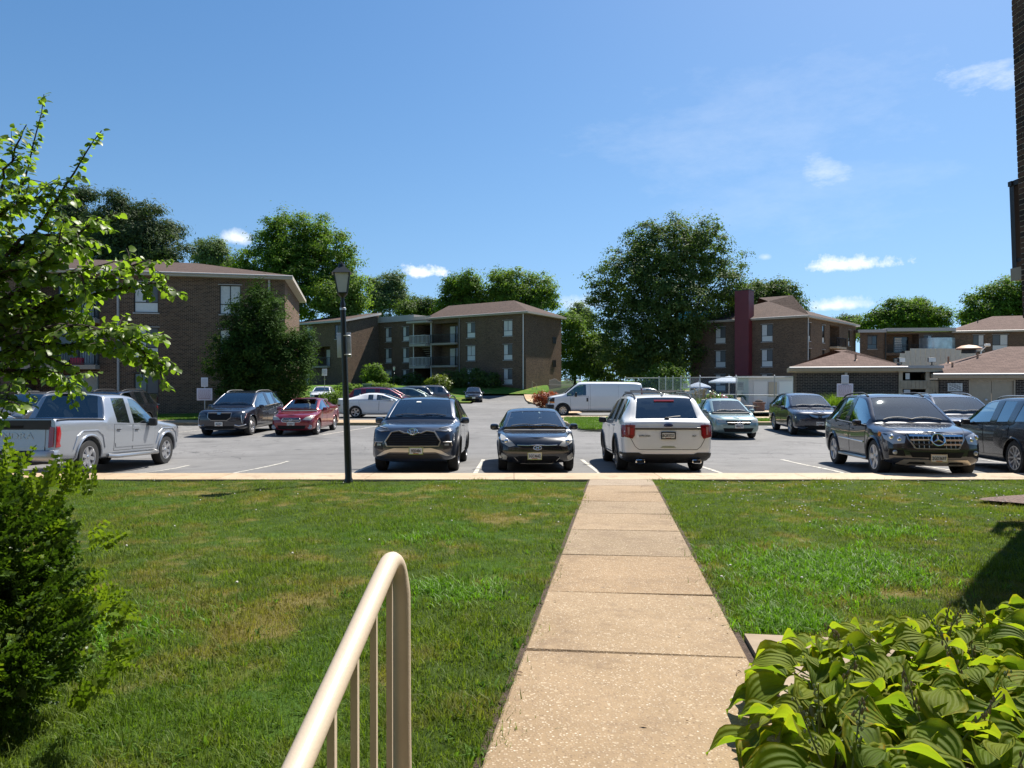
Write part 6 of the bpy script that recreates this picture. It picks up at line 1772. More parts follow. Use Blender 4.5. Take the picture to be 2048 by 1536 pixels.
# ---- white crossover seen from behind ------------------------------------------
P_WHITE = paint('warm_white_paint', (0.76, 0.76, 0.745), .0, .3)
def white_crossover():
    L, W, H, wb, fo, r = 5.04, 2.0, 1.76, 2.866, .93, .385
    loc, pitch = ground_pose(3.42, 17.72, math.pi, wb / 2)
    body = suv_body(L, W, H, wb, fo, r, gc=.21, zh=1.06, hoodrise=.11, sc=1.28, sh=2.15, belt=(1.10, 1.16), rw=.73, srh=4.45, srb=4.86, zrb=1.16, rearw=.91, cladding=True)
    car = make_vehicle('parked_car', 'white crossover seen from behind, dark rear window and red tail lamps, beside the walk', loc, math.pi - R(1.5), body, L, W, H, r, .25, 'five', P_WHITE, M_RIMD, {2: G_CLEAR, 3: G_DARK, 4: G_DARK, 5: G_DARK}, pitch, seats=[-.2, .85], ysc=-L / 2 + 1.28, ysh=-L / 2 + 2.15, belt=1.10)
    y0, y1 = -L / 2, L / 2
    tg = [(-.80, 1.10), (-.82, .82), (-.70, .60), (-.62, .54), (.62, .54), (.70, .60), (.82, .82), (.80, 1.10)]
    car.line('tailgate_gap', 'rear', tg, .006, M_GAP, .0, 5)
    b = car.patch('tailgate_band', 'rear', [(-.70, .965), (.70, .965), (.70, 1.0), (-.70, 1.0)], M_TRIM, .016, .08)
    car.line('band_trim', 'rear', [(-.70, 1.006), (.70, 1.006)], .006, M_SATIN, .018, 5, b)
    for sd in (1, -1):
        t_ = car.patch('tail_light', 'rear', [(sd * .70, 1.06), (sd * .71, .84), (sd * .76, .77), (sd * .88, .80), (sd * .92, .98), (sd * .90, 1.07)], M_RED, .022, .06)
        car.patch('lamp_lens', 'rear', [(sd * .73, 1.0), (sd * .735, .88), (sd * .77, .84), (sd * .80, .86), (sd * .80, 1.0)], M_REDB, .030, .05, t_)
        car.patch('lamp_lens', 'rear', [(sd * .815, 1.02), (sd * .82, .86), (sd * .85, .86), (sd * .86, 1.02)], plain('pale_red_lens', (.42, .20, .19), .15, coat=1.0), .030, .05, t_)
        car.patch('side_lamp', 'right' if sd > 0 else 'left', [(y1 - .34, 1.06), (y1 - .22, .80), (y1 - .07, .80), (y1 - .07, 1.06)], M_RED, .012, .06, t_)
    car.patch('spoiler_lamp', 'rear', [(-.22, 1.575), (.22, 1.575), (.22, 1.605), (-.22, 1.605)], M_RED, .02, .08)
    car.emblem('rear', (0, 1.055), lambda mb: (mb.blob((0, 0, 0), (.095, .04, .012)), oval(mb, .095, .04, w=.007)), plain('dark_blue_enamel', (.02, .03, .09), .2, coat=1.0), .03)
    car.plate('rear', 0, .84, '8GR9351', dark=True)
    car.patch('handle_recess', 'rear', [(-.17, .575), (-.12, .615), (.12, .615), (.17, .575)], M_SATIN, .004, .06)
    car.patch('lower_bumper', 'rear', [(-.97, .27), (-.97, .47), (-.62, .47), (-.55, .44), (.55, .44), (.62, .47), (.97, .47), (.97, .27), (.80, .245), (-.80, .245)], M_TRIM, .024, .055)
    for sd in (1, -1):
        m_ = MB(); m_.rbox((sd * .60, y1 - .05, .285), (.21, .16, .10), .03, 0); m_.rbox((sd * .60, y1 + .012, .285), (.165, .05, .066), .02, 1); m_.build('exhaust_tip', [M_CHROME, M_GAP], car.root, uv=False)
        car.patch('reflector', 'rear', [(sd * .48, .385), (sd * .74, .40), (sd * .74, .425), (sd * .48, .41)], M_RED, .016, .06)
    for x, txt, s_ in ((-.50, 'EXPLORER', .052), (.56, 'XLT', .05)):
        p, n = car.hit('rear', -x * -1 if False else -x, .83); o = link('lettering', text_mesh(txt, s_, M_TRIM, .003), car.root); o.location = p + Vector((0, .008, 0)); o.rotation_euler = (R(90), 0, math.pi)
    doors(car, [([(y0 + 1.40, .45), (y0 + 1.34, 1.07), (y0 + 2.52, 1.10), (y0 + 2.54, .45)], (y0 + 2.36, 1.0)), ([(y0 + 2.58, .45), (y0 + 2.56, 1.10), (y0 + 3.5, 1.13), (y0 + 3.42, .80), (y0 + 3.22, .45)], (y0 + 3.36, 1.03))], P_WHITE, P_WHITE)
    arch_lips(car, car.wheels, r + .06, M_TRIM, .03)
    mirrors(car.root, y0 + 1.72, 1.10, W / 2 - .06, M_TRIM)
    roof_rails(car, .62, y0 + 2.25, y0 + 4.45, M_TRIM, .05, .02)
    for yy in (y0 + 2.75, y0 + 3.75):
        p, n = car.hit('top', 0, yy); m_ = MB(); m_.rbox((0, yy, p.z + .075), (1.26, .075, .025), .01); m_.build('cross_bar', M_TRIM, car.root, uv=False)
    m_ = MB(); p, n = car.hit('top', .0, y1 - .75); m_.add([(-.02, -.07, 0), (.02, -.07, 0), (.02, .07, 0), (-.02, .07, 0), (0, .06, .075), (0, .03, .06)], [(0, 1, 5), (1, 2, 4, 5), (2, 3, 4), (3, 0, 5, 4)]); a_ = m_.build('aerial_fin', P_WHITE, car.root, uv=False); a_.location = p
    p0, n0 = car.hit('rear', 0, 1.19); p1, n1 = car.hit('rear', -.30, 1.235)
    m_ = MB(); m_.tube([p0 + n0 * .03, (p0 + p1) / 2 + n0 * .035, p1 + n1 * .03], .012, 5); m_.rbox(p0 + n0 * .02, (.10, .05, .05), .015); m_.build('rear_wiper', M_TRIM, car.root, uv=False)
    return car
white_crossover()

# ---- black crossover with a star on the grille ---------------------------------
def black_crossover():
    L, W, H, wb, fo, r = 4.78, 1.93, 1.79, 2.915, .87, .385
    loc, pitch = ground_pose(9.0, 16.75, R(-8.6), wb / 2)
    body = suv_body(L, W, H, wb, fo, r, gc=.22, zh=.98, hoodrise=.14, sc=1.22, sh=2.05, belt=(1.06, 1.16), rw=.70, zrb=1.18, srh=4.05, srb=4.60, nose=(.76, .84), cap=(.16, .06))
    car = make_vehicle('parked_car', 'black crossover with a star on its chrome barred grille, nose to the kerb', loc, R(-8.6), body, L, W, H, r, .255, 'five', P_BLKBLUE, M_RIM, {2: G_CLEAR, 3: G_SIDE, 4: G_DARK, 5: G_DARK}, pitch, seats=[-.2, .8], ysc=-L / 2 + 1.22, ysh=-L / 2 + 2.05, belt=1.06)
    y0 = -L / 2
    gp = [(-.40, .62), (.40, .62), (.52, .80), (.54, .91), (-.54, .91), (-.52, .80)]
    gr = car.patch('grille', 'front', gp, M_GAP, .010, .08)
    for z, hw in ((.875, .50), (.79, .485), (.705, .44)):
        for sd in (1, -1):
            car.patch('grille_bar', 'front', [(sd * .10, z - .018), (sd * hw, z - .018), (sd * (hw + .01), z + .018), (sd * .10, z + .018)], M_CHROME, .032, .08, gr)
            for q in range(4): car.line('grille_rib', 'front', [(sd * (.16 + q * .09), z - .085 if z > .72 else .63), (sd * (.16 + q * .09), z)], .007, M_SATIN, .018, 4, gr)
    car.line('grille_surround', 'front', gp, .013, M_SATIN, .014, 6, gr, closed=True)
    def star(mb):
        oval(mb, .125, .125, n=32, w=.014)
        for k in range(3):
            a = R(90 + 120 * k); d = Vector((math.cos(a), math.sin(a), 0)); s_ = Vector((-d.y, d.x, 0))
            mb.add([s_ * .022, d * .125 + s_ * .004, d * .125 - s_ * .004, s_ * -.022, Vector((0, 0, .016)), d * .02 + Vector((0, 0, .014))], [(0, 1, 5, 4), (4, 5, 2, 3), (1, 2, 5)])
            mb.add([s_ * .022, d * .125 + s_ * .004, d * .125 - s_ * .004, s_ * -.022], [(3, 2, 1, 0)])
    car.emblem('front', (0, .79), star, M_CHROME, .05)
    for sd in (1, -1):
        h = car.patch('headlight', 'front', [(sd * .56, .86), (sd * .60, .72), (sd * .80, .70), (sd * .90, .80), (sd * .91, .93), (sd * .80, .94), (sd * .66, .90)], M_LENS, .012, .06)
        for x, z, q in ((.80, .845, .058), (.68, .80, .05)):
            p, n = car.hit('front', sd * x, z); m_ = MB(); m_.blob((0, 0, 0), (q, .03, q)); b = m_.build('lamp_reflector', M_BULB, h, uv=False); b.location = p + n * .004
        car.patch('side_marker', 'right' if sd > 0 else 'left', [(y0 + .50, .84), (y0 + .48, .92), (y0 + .62, .95), (y0 + .58, .86)], M_AMBER, .012, .05, h)
        car.patch('air_inlet', 'front', [(sd * .58, .46), (sd * .62, .58), (sd * .85, .60), (sd * .86, .47)], M_GAP, .006, .07)
        p, n = car.hit('front', sd * .76, .535); m_ = MB(); m_.blob((0, 0, 0), (.05, .03, .05)); b = m_.build('fog_light', M_LENS, car.root, uv=False); b.location = p + n * .01
    car.patch('lower_grille', 'front', [(-.46, .44), (-.52, .55), (.52, .55), (.46, .44)], M_GAP, .006, .08)
    sk = car.patch('skid_plate', 'front', [(-.72, .30), (-.60, .395), (.60, .395), (.72, .30), (.52, .275), (-.52, .275)], M_CHAMP, .016, .08)
    for sd in (1, -1): car.patch('air_inlet', 'front', [(sd * .20, .305), (sd * .24, .35), (sd * .50, .35), (sd * .54, .305)], M_GAP, .020, .08, sk)
    car.plate('front', .02, .43, '2GD3697', off=.035)
    doors(car, [([(y0 + 1.40, .42), (y0 + 1.34, 1.03), (y0 + 2.42, 1.07), (y0 + 2.44, .42)], (y0 + 2.26, .96)), ([(y0 + 2.48, .42), (y0 + 2.46, 1.07), (y0 + 3.42, 1.11), (y0 + 3.36, .78), (y0 + 3.2, .42)], (y0 + 3.28, 1.0))], P_BLKBLUE, P_BLKBLUE)
    car.line('side_strip', 'right', [(y0 + 1.45, .68), (y0 + 3.2, .72)], .016, M_CHROME, .012, 6); car.line('side_strip', 'left', [(y0 + 1.45, .68), (y0 + 3.2, .72)], .016, M_CHROME, .012, 6)
    for d, sd in (('left', -1), ('right', 1)):
        m_ = MB(); m_.tube([(sd * (W / 2 - .03), y0 + 1.3, .335), (sd * (W / 2 + .015), y0 + 1.45, .335), (sd * (W / 2 + .015), y0 + 3.15, .335), (sd * (W / 2 - .03), y0 + 3.3, .335)], .035, 8); m_.build('running_board', M_SATIN, car.root, uv=False)
        car.line('window_trim', d, [(y0 + 1.32, 1.065), (y0 + 2.4, 1.10), (y0 + 3.5, 1.15)], .008, M_SATIN, .008, 5)
    arch_lips(car, car.wheels, r + .055, P_BLKBLUE, .035, -.002)
    mirrors(car.root, y0 + 1.62, 1.07, W / 2 - .05, P_BLKBLUE)
    roof_rails(car, .60, y0 + 2.2, y0 + 4.1, M_TRIM, .05, .02)
    wipers(car, y0 + 1.22, 1.15, W / 2)
    for sd in (1, -1):
        for q in range(5): car.patch('bonnet_vent', 'top', [(sd * (.30 + q * .065), y0 + 1.06), (sd * (.35 + q * .065), y0 + 1.06), (sd * (.35 + q * .065), y0 + 1.11), (sd * (.30 + q * .065), y0 + 1.11)], M_GAP, .004, .1)
    car.line('bonnet_gap', 'top', [(-.60, y0 + .25), (-.74, y0 + .7), (-.80, y0 + 1.2)], .005, M_GAP, .0, 4, mirror=True)
    m_ = MB(); m_.lathe([(.018, 0), (.022, .008), (0, .012)], 14); p, n = car.hit('top', 0, y0 + .12); e = m_.build('bonnet_badge', M_CHROME, car.root, uv=False); e.location = p; e.rotation_euler = n.to_track_quat('Z', 'Y').to_euler()
    return car
black_crossover()
# ---- silver pickup on the left ---------------------------------------------------
P_SILV = paint('silver_paint', (0.36, 0.38, 0.41), .55, .3)
def silver_pickup():
    L, W, H, wb, fo, r = 5.93, 2.03, 1.95, 3.70, .98, .41
    loc, pitch = ground_pose(-10.85, 18.25, math.pi, wb / 2)
    hw = W / 2; gc = .30
    lf = [.10, .10, .02, 0, 0, .05, .06, .06, .06]
    cols = [C(.05, hw * .90, gc + .08, 1.02, hw * .87, 1.10, hw * .80, 1.13, lf), C(.22, hw * .97, gc + .03, 1.08, hw * .95, 1.15, hw * .86, 1.18),
            C(fo, hw, gc, 1.12, hw * .985, 1.20, hw * .90, 1.22), C(1.30, hw * .995, gc, 1.14, hw * .98, 1.24, hw * .90, 1.27),
            C(1.62, hw * .98, gc, 1.16, hw * .965, 1.28, hw * .89, 1.33),
            C(2.30, hw * .98, gc, 1.17, hw * .96, H - .14, hw * .74, H - .02), C(2.78, hw * .98, gc, 1.18, hw * .96, H - .10, hw * .76, H), C(2.90, hw * .98, gc, 1.18, hw * .96, H - .10, hw * .76, H),
            C(3.52, hw * .98, gc, 1.20, hw * .96, H - .12, hw * .76, H - .01), C(3.78, hw * .98, gc, 1.20, hw * .96, H - .14, hw * .745, H - .03),
            C(3.98, hw * .98, gc, 1.20, hw * .965, 1.30, hw * .90, 1.32), C(4.10, hw * .985, gc, 1.21, hw * .975, 1.29, hw * .93, 1.29),
            C(L - .30, hw * .985, gc + .02, 1.22, hw * .975, 1.30, hw * .93, 1.30), C(L - .04, hw * .96, gc + .10, 1.23, hw * .95, 1.30, hw * .91, 1.30, [-.06, -.06, .03, 0, 0, 0, 0, 0, 0])]
    w = {(4, 6): 2, (4, 7): 2, (4, 4): 3, (5, 4): 3, (7, 4): 4, (9, 6): 5, (9, 7): 5}
    COLCREASE['now'] = [(4, 5, 8, .75), (9, 4, 8, .6), (10, 4, 8, .8), (11, 4, 8, .7), (5, 5, 8, .35), (13, 1, 8, .7), (7, 4, 5, .7), (8, 4, 5, .7)]
    crease = [(4, 0, 20, .7), (5, 4, 10, .5), (5, 11, 13, .8), (6, 4, 5, .5), (2, 0, 20, .5)]
    wheels = [(0, -L / 2 + fo, r), (0, -L / 2 + fo + wb, r)]
    bm, bvh = loft_body(cols, w, L, W, H, wheels, r + .085, crease=crease, cap=(.10, .01), arch_dz=.02)
    car = make_vehicle('pickup_truck', 'silver pickup truck seen from behind at left, black tailgate top', loc, math.pi, (bm, bvh, wheels), L, W, H, r, .265, 'truck', P_SILV, M_RIM, {2: G_CLEAR, 3: G_SIDE, 4: G_DARK, 5: G_DARK}, pitch, seats=[-.45, .28], ysc=-L / 2 + 1.62, ysh=-L / 2 + 2.3, belt=1.17, cat='pickup')
    y0, y1 = -L / 2, L / 2
    b = car.patch('bed_cover', 'top', [(-.90, y0 + 4.18), (.90, y0 + 4.18), (.90, y1 - .12), (-.90, y1 - .12)], M_TRIM, .012, .25)
    for sd in (1, -1): car.line('bed_rail', 'top', [(sd * .955, y0 + 4.1), (sd * .955, y1 - .08)], .02, M_TRIM, .012, 6, step=.3)
    tg = car.patch('tailgate', 'rear', [(-.76, .62), (.76, .62), (.76, 1.24), (-.76, 1.24)], P_SILV, .012, .12)
    car.patch('tailgate_cap', 'rear', [(-.86, 1.07), (.86, 1.07), (.86, 1.275), (-.86, 1.275)], M_TRIM, .022, .1, tg)
    car.patch('handle_recess', 'rear', [(-.28, 1.10), (.28, 1.10), (.30, 1.16), (-.30, 1.16)], M_GAP, .026, .1, tg)
    car.patch('tailgate_crease', 'rear', [(-.76, .62), (.76, .62), (.76, .70), (-.76, .70)], P_SILV, .024, .12, tg)
    p, n = car.hit('rear', 0, .93); o = link('lettering', text_mesh('TUNDRA', .20, P_SILV, .006, .002), tg); o.location = p + Vector((0, .016, 0)); o.rotation_euler = (R(90), 0, math.pi); o.scale = (1.25, 1, 1)
    for sd in (1, -1):
        t_ = car.patch('tail_light', 'rear', [(sd * .84, .68), (sd * .94, .70), (sd * .94, 1.12), (sd * .84, 1.14)], M_RED, .022, .07)
        side = 'right' if sd > 0 else 'left'
        car.patch('lamp_lens', side, [(y1 - .17, .98), (y1 - .14, .78), (y1 - .18, .70), (y1 - .05, .68), (y1 - .05, 1.14), (y1 - .13, 1.14)], M_REDB, .014, .06, t_)
        bp = MB(); bp.rbox((sd * .76, y1 - .04, .50), (.52, .24, .26), .05); bp.build('bumper_end', P_SILV, car.root, uv=False)
    m_ = MB(); m_.rbox((0, y1 - .05, .50), (1.08, .20, .24), .04); m_.rbox((0, y1 + .0, .36), (1.9, .12, .06), .02); m_.build('bumper', M_TRIM, car.root, uv=False)
    o = car.plate('rear', 0, .50, None, dark=True, off=.10)
    m_ = MB(); p, n = car.hit('top', 0, y0 + 3.72); m_.rbox((0, y0 + 3.80, H - .055), (.52, .06, .05), .015); m_.build('high_brake_light', M_GAP, car.root, uv=False)
    doors(car, [([(y0 + 1.72, .52), (y0 + 1.68, 1.12), (y0 + 2.80, 1.15), (y0 + 2.80, .52)], (y0 + 2.64, 1.02)), ([(y0 + 2.84, .52), (y0 + 2.84, 1.15), (y0 + 3.66, 1.16), (y0 + 3.66, .52)], (y0 + 3.50, 1.03))], P_SILV, M_TRIM)
    for d, sd in (('left', -1), ('right', 1)):
        m_ = MB(); m_.tube([(sd * (hw - .06), y0 + 1.5, .40), (sd * (hw + .05), y0 + 1.65, .38), (sd * (hw + .05), y0 + 3.7, .38), (sd * (hw - .06), y0 + 3.85, .40)], .05, 8); m_.build('side_step', M_SATIN, car.root, uv=False)
        car.patch('door_crease', d, [(y0 + 1.75, .60), (y0 + 3.60, .60), (y0 + 3.62, .70), (y0 + 1.8, .72)], P_SILV, .016, .12)
        for (x, y, z) in wheels:        # squared wheel-arch bulge
            pts = [(y - .62, z + .20), (y - .50, z + .50), (y - .28, z + .62), (y + .28, z + .62), (y + .50, z + .50), (y + .62, z + .20)]
            car.line('arch_crease', d, pts, .014, P_SILV, .004, 6)
    arch_lips(car, wheels, r + .085, P_SILV, .03, .004, .02)
    mirrors(car.root, y0 + 2.0, 1.18, hw - .04, M_TRIM, sz=(.22, .14, .22))
    for sd in (1, -1): car.patch('headlight', 'front', [(sd * .66, .86), (sd * .66, 1.05), (sd * .92, 1.05), (sd * .92, .88)], M_LENS, .012, .07); car.patch('marker_lamp', 'right' if sd > 0 else 'left', [(y0 + .10, 1.0), (y0 + .12, 1.10), (y0 + .34, 1.10), (y0 + .26, 1.02)], M_LENSD, .012, .06)
    return car
silver_pickup()

# ---- generic dressing for cars further off ----------------------------------------
def dress(car, kind, L, W, H, sc, srh, belt, zh, mat, plate=None, plate_rear=None, grille='bar', lamp=None, trim=None, dooron=True, low=.34, rails=False, mz=None, emblem=None, rear_lamp=M_RED, lipmat=None, r=.35):
    y0 = -L / 2; hw = W / 2; y1 = L / 2
    lamp = lamp or M_LENS
    a = hw * .50; b = hw * .93
    car.patch('headlight', 'front', [(a, zh - .20), (b * .9, zh - .22), (b, zh - .10), (b, zh - .03), (a * 1.25, zh - .10)], lamp, .010, .08, mirror=True)
    if grille == 'bar':
        g = car.patch('grille', 'front', [(-.40, zh - .28), (.40, zh - .28), (.46, zh - .12), (-.46, zh - .12)], M_GAP, .010, .09)
        car.line('grille_bar', 'front', [(-.42, zh - .20), (.42, zh - .20)], .014, trim or M_CHROME, .012, 5, g)
    elif grille == 'shield':
        pts = [(-.46, zh - .10), (-.44, zh - .28), (-.30, zh - .38), (.30, zh - .38), (.44, zh - .28), (.46, zh - .10)]
        g = car.patch('grille', 'front', pts, M_GAP, .010, .09); car.line('grille_surround', 'front', pts[:], .012, trim or M_SATIN, .012, 5, g, closed=True)
        for k in range(3): car.line('grille_bar', 'front', [(-.38, zh - .16 - k * .06), (.38, zh - .16 - k * .06)], .006, M_TRIM, .014, 4, g)
    car.patch('lower_grille', 'front', [(-.50, .28), (.50, .28), (.56, .42), (-.56, .42)], M_GAP, .008, .1)
    if emblem: car.emblem('front', (0, zh - .19), lambda mb: oval(mb, .08, .05, w=.012), M_CHROME, .022)
    if plate is not None: car.plate('front', 0, .50, plate)
    if plate_rear is not None: car.plate('rear', 0, .78, plate_rear)
    zt = zh - .05 if kind == 'saloon' else belt - .05
    for sd in (1, -1): car.patch('tail_light', 'rear', [(sd * hw * .62, zt - .20), (sd * hw * .90, zt - .22), (sd * hw * .90, zt), (sd * hw * .64, zt - .02)], rear_lamp, .014, .08)
    for sd in (1, -1): car.patch('side_lamp', 'right' if sd > 0 else 'left', [(y1 - .30, zt - .05), (y1 - .10, zt - .22), (y1 - .05, zt - .05), (y1 - .08, zt)], rear_lamp, .012, .08)
    if dooron: doors(car, saloon_doors(y0, sc, 0, srh if kind == 'saloon' else srh - .75, belt, low), mat, mat)
    arch_lips(car, car.wheels, r + .055, lipmat or mat, .012 if not lipmat else .026)
    mirrors(car.root, y0 + sc + .42, belt + .0 if mz is None else mz, hw - .06, mat)
    wipers(car, y0 + sc, belt, hw)
    if rails: roof_rails(car, W * .31, y0 + sc + 1.0, y0 + srh - .2, rails, .045)
    return car

def suv(name, label, x, y, yaw, mat, L, W, H, wb, fo, r=.365, zh=1.0, sc=1.25, sh=2.1, belt=(1.06, 1.15), style='twin', rim=None, clad=None, plate=None, plate_rear=None, grille='shield', lamp=None, trim=None, rails=None, zrb=1.17, detail=True, group=None, privacy=True, lipmat=None, rearw=.9, srh=None, emblem=None, nose=(.74, .82), windscreen=None):
    loc, pitch = ground_pose(x, y, yaw, wb / 2)
    body = suv_body(L, W, H, wb, fo, r, gc=.20, zh=zh, hoodrise=.13, sc=sc, sh=sh, belt=belt, rw=.72, zrb=zrb, cladding=clad is not None, rearw=rearw, srh=srh, nose=nose)
    gd = G_DARK if privacy else G_SIDE
    car = make_vehicle(name, label, loc, yaw, body, L, W, H, r, .235, style, mat, rim, {2: windscreen or G_CLEAR, 3: G_SIDE, 4: gd, 5: gd}, pitch, seats=[-.2, .8] if detail else None, ysc=-L / 2 + sc, ysh=-L / 2 + sh, belt=belt[0], clad=clad, group=group)
    return dress(car, 'suv', L, W, H, sc, srh or L - .55, belt[0], zh, mat, plate, plate_rear, grille, lamp, trim, True, .40, rails, emblem=emblem, lipmat=lipmat, r=r)
def saloon(name, label, x, y, yaw, mat, L, W, H, wb, fo, r=.32, zh=.80, sc=1.15, sh=2.0, belt=(.94, 1.02), srh=3.05, srb=3.8, deck=1.02, style='five', rim=None, plate=None, plate_rear=None, grille='bar', lamp=None, trim=None, detail=True, group=None, seat=None, emblem=None, rearw=.90, nose=(.68, .78)):
    loc, pitch = ground_pose(x, y, yaw, wb / 2)
    body = suv_body(L, W, H, wb, fo, r, gc=.17, zh=zh, hoodrise=.12, sc=sc, sh=sh, belt=belt, rw=.70, srh=srh, srb=srb, tail='saloon', deck=deck, nose=nose, rearw=rearw)
    car = make_vehicle(name, label, loc, yaw, body, L, W, H, r, .205, style, mat, rim, {2: G_CLEAR, 3: G_SIDE, 4: G_SIDE, 5: G_CLEAR}, pitch, seats=[-.12, .75] if detail else None, ysc=-L / 2 + sc, ysh=-L / 2 + sh, belt=belt[0], group=group, seat_mat=seat)
    return dress(car, 'saloon', L, W, H, sc, srh, belt[0], zh, mat, plate, plate_rear, grille, lamp, trim, True, .30, emblem=emblem, r=r)

P_RED = paint('dark_red_paint', (0.20, 0.008, 0.018), .35, .28)
P_SAGE = paint('pale_green_paint', (0.23, 0.32, 0.31), .5, .3)
P_SLATE = paint('slate_blue_paint', (0.035, 0.042, 0.060), .5, .28)
P_GREY = paint('dark_silver_paint', (0.16, 0.165, 0.175), .6, .3)
P_MAROON = paint('maroon_car_paint', (0.15, 0.010, 0.030), .35, .28)
P_PURE = paint('white_paint', (0.74, 0.75, 0.76), .0, .3)
P_TEAL = paint('grey_green_paint', (0.10, 0.14, 0.14), .5, .3)

# black crossover across the lane: chrome shield grille and chrome window line
c = suv('parked_car', 'black crossover with a broad shield grille beside the two white notices', -11.35, 30.0, 0, P_BLKBLUE, 5.05, 1.96, 1.75, 2.86, .95, .39, 1.02, 1.30, 2.15, (1.09, 1.18), 'ten', M_RIM, None, '3EL4921', rails=M_SATIN, emblem=False, zrb=1.2, lamp=M_LENSD)
y0 = -5.05 / 2
c.line('window_trim', 'right', [(y0 + 1.40, 1.10), (y0 + 2.5, 1.125), (y0 + 4.1, 1.19)], .012, M_CHROME, .008, 5)
for sd in (1, -1):
    c.line('fang_light', 'front', [(sd * .80, .84), (sd * .84, .52)], .014, M_LENS, .014, 5); c.line('bumper_trim', 'front', [(sd * .92, .46), (sd * .72, .42), (sd * .58, .46)], .022, M_CHROME, .014, 5)
c.line('lip_trim', 'front', [(-.6, .30), (.6, .30)], .01, M_SATIN, .012, 5)
c.emblem('front', (0, .90), lambda mb: mb.add([(-.09, .05, 0), (.09, .05, 0), (.06, -.05, 0), (-.06, -.05, 0)], [(3, 2, 1, 0)]), M_SATIN, .03)
c = saloon('parked_car', 'dark red saloon with silver hexagon grille, parked across the lane', -8.65, 30.05, 0, P_RED, 4.58, 1.74, 1.465, 2.645, .9, .32, .84, 1.10, 1.95, (.98, 1.06), 3.0, 3.85, 1.05, 'ten', M_RIM, '2CK8361', lamp=M_LENSY, grille='none', seat=M_SEATT)
hexa = [(-.38, .62), (-.33, .56), (.33, .56), (.38, .62), (.31, .70), (-.31, .70)]
g = c.patch('grille', 'front', hexa, M_GAP, .010, .08); c.line('grille_surround', 'front', hexa, .016, M_CHROME, .014, 6, g, closed=True); c.line('grille_bar', 'front', [(-.33, .63), (.33, .63)], .013, M_CHROME, .016, 5, g)
c.emblem('front', (0, .635), lambda mb: oval(mb, .07, .035, w=.010), M_CHROME, .028)
for sd in (1, -1):
    p, n = c.hit('front', sd * .70, .36); m_ = MB(); oval(m_, .07, .07, w=.02); m_.blob((0, 0, 0), (.05, .05, .02)); f_ = m_.build('fog_light', M_LENS, c.root, uv=False); f_.location = p + n * .01; f_.rotation_euler = (R(90), 0, 0)
m_ = MB(); p, n = c.hit('top', 0, -.25); m_.rbox((0, -.25, p.z), (.9, .6, .012), .005); m_.build('sunroof', M_GLASSD, c.root, uv=False)
c = saloon('parked_car', 'pale green saloon, sun flaring on its windscreen, parked in front of the pool', 8.42, 28.45, R(-1), P_SAGE, 4.53, 1.70, 1.48, 2.60, .87, .31, .82, 1.02, 1.85, (.97, 1.03), 2.95, 3.8, 1.06, 'multi', M_RIM, '6BK4178', grille='bar', lamp=M_LENSY, trim=M_SATIN, emblem=True)
c = suv('parked_car', 'slate blue crossover with silver curved grille bar beside the ornamental grass', 12.3, 30.0, R(-7), P_SLATE, 4.69, 1.872, 1.65, 2.685, .9, .36, .95, 1.18, 2.02, (1.03, 1.16), 'twin', M_RIM, None, '7DT4480', grille='none', lamp=M_LENSD, srh=3.95)
g = c.patch('grille', 'front', [(-.30, .66), (.30, .66), (.44, .86), (-.44, .86)], M_GAP, .010, .08)
c.patch('grille_bar', 'front', [(-.42, .85), (-.30, .76), (-.12, .715), (.12, .715), (.30, .76), (.42, .85), (.30, .84), (.14, .80), (-.14, .80), (-.30, .84)], M_SATIN, .022, .07, g)
c.emblem('front', (0, .765), lambda mb: (oval(mb, .06, .06, w=.010), mb.tube([(-.035, -.05, 0), (0, .05, 0), (.035, -.05, 0)], .010, 5)), M_GAP, .045)
for sd in (1, -1): c.line('bumper_trim', 'front', [(sd * .86, .35), (sd * .62, .31), (sd * .44, .36)], .014, M_CHROME, .012, 5)
c = suv('car', 'dark blue crossover in the lane behind the black ones at right', 14.1, 22.9, R(-10), P_SLATE, 4.75, 1.93, 1.75, 2.80, .9, .37, 1.02, 1.22, 2.05, (1.09, 1.18), 'twin', M_RIM, None, '', rails=M_SATIN)
# dark car at the right edge, tail to the kerb
c = suv('parked_car', 'black crossover at the right edge, tail to the kerb beside the star grille', 11.95, 16.45, R(170), P_BLACK, 4.70, 1.90, 1.70, 2.80, .92, .375, 1.0, 1.25, 2.1, (1.07, 1.16), 'ten', M_RIM, None, None, '', rails=M_SATIN, detail=True)
# left side of the far row
c = suv('parked_car', 'dark silver crossover half hidden behind the pickup under the branches', -20.2, 30.0, R(4), P_GREY, 4.7, 1.86, 1.70, 2.7, .9, .36, 1.0, 1.22, 2.05, (1.06, 1.15), 'twin', M_RIM, None, '', rails=M_SATIN)
c = suv('parked_car', 'black crossover showing only roof and rear quarter above the pickup', -17.1, 30.2, 0, P_BLACK, 4.8, 1.92, 1.78, 2.8, .92, .38, 1.04, 1.22, 2.0, (1.10, 1.16), 'twin', M_RIMD, None, '', rails=M_TRIM)
c = saloon('parked_car', 'white low car beyond the pickup at the left edge, mostly out of view', -13.75, 18.3, R(180), P_PURE, 4.5, 1.76, 1.42, 2.65, .9, detail=True)
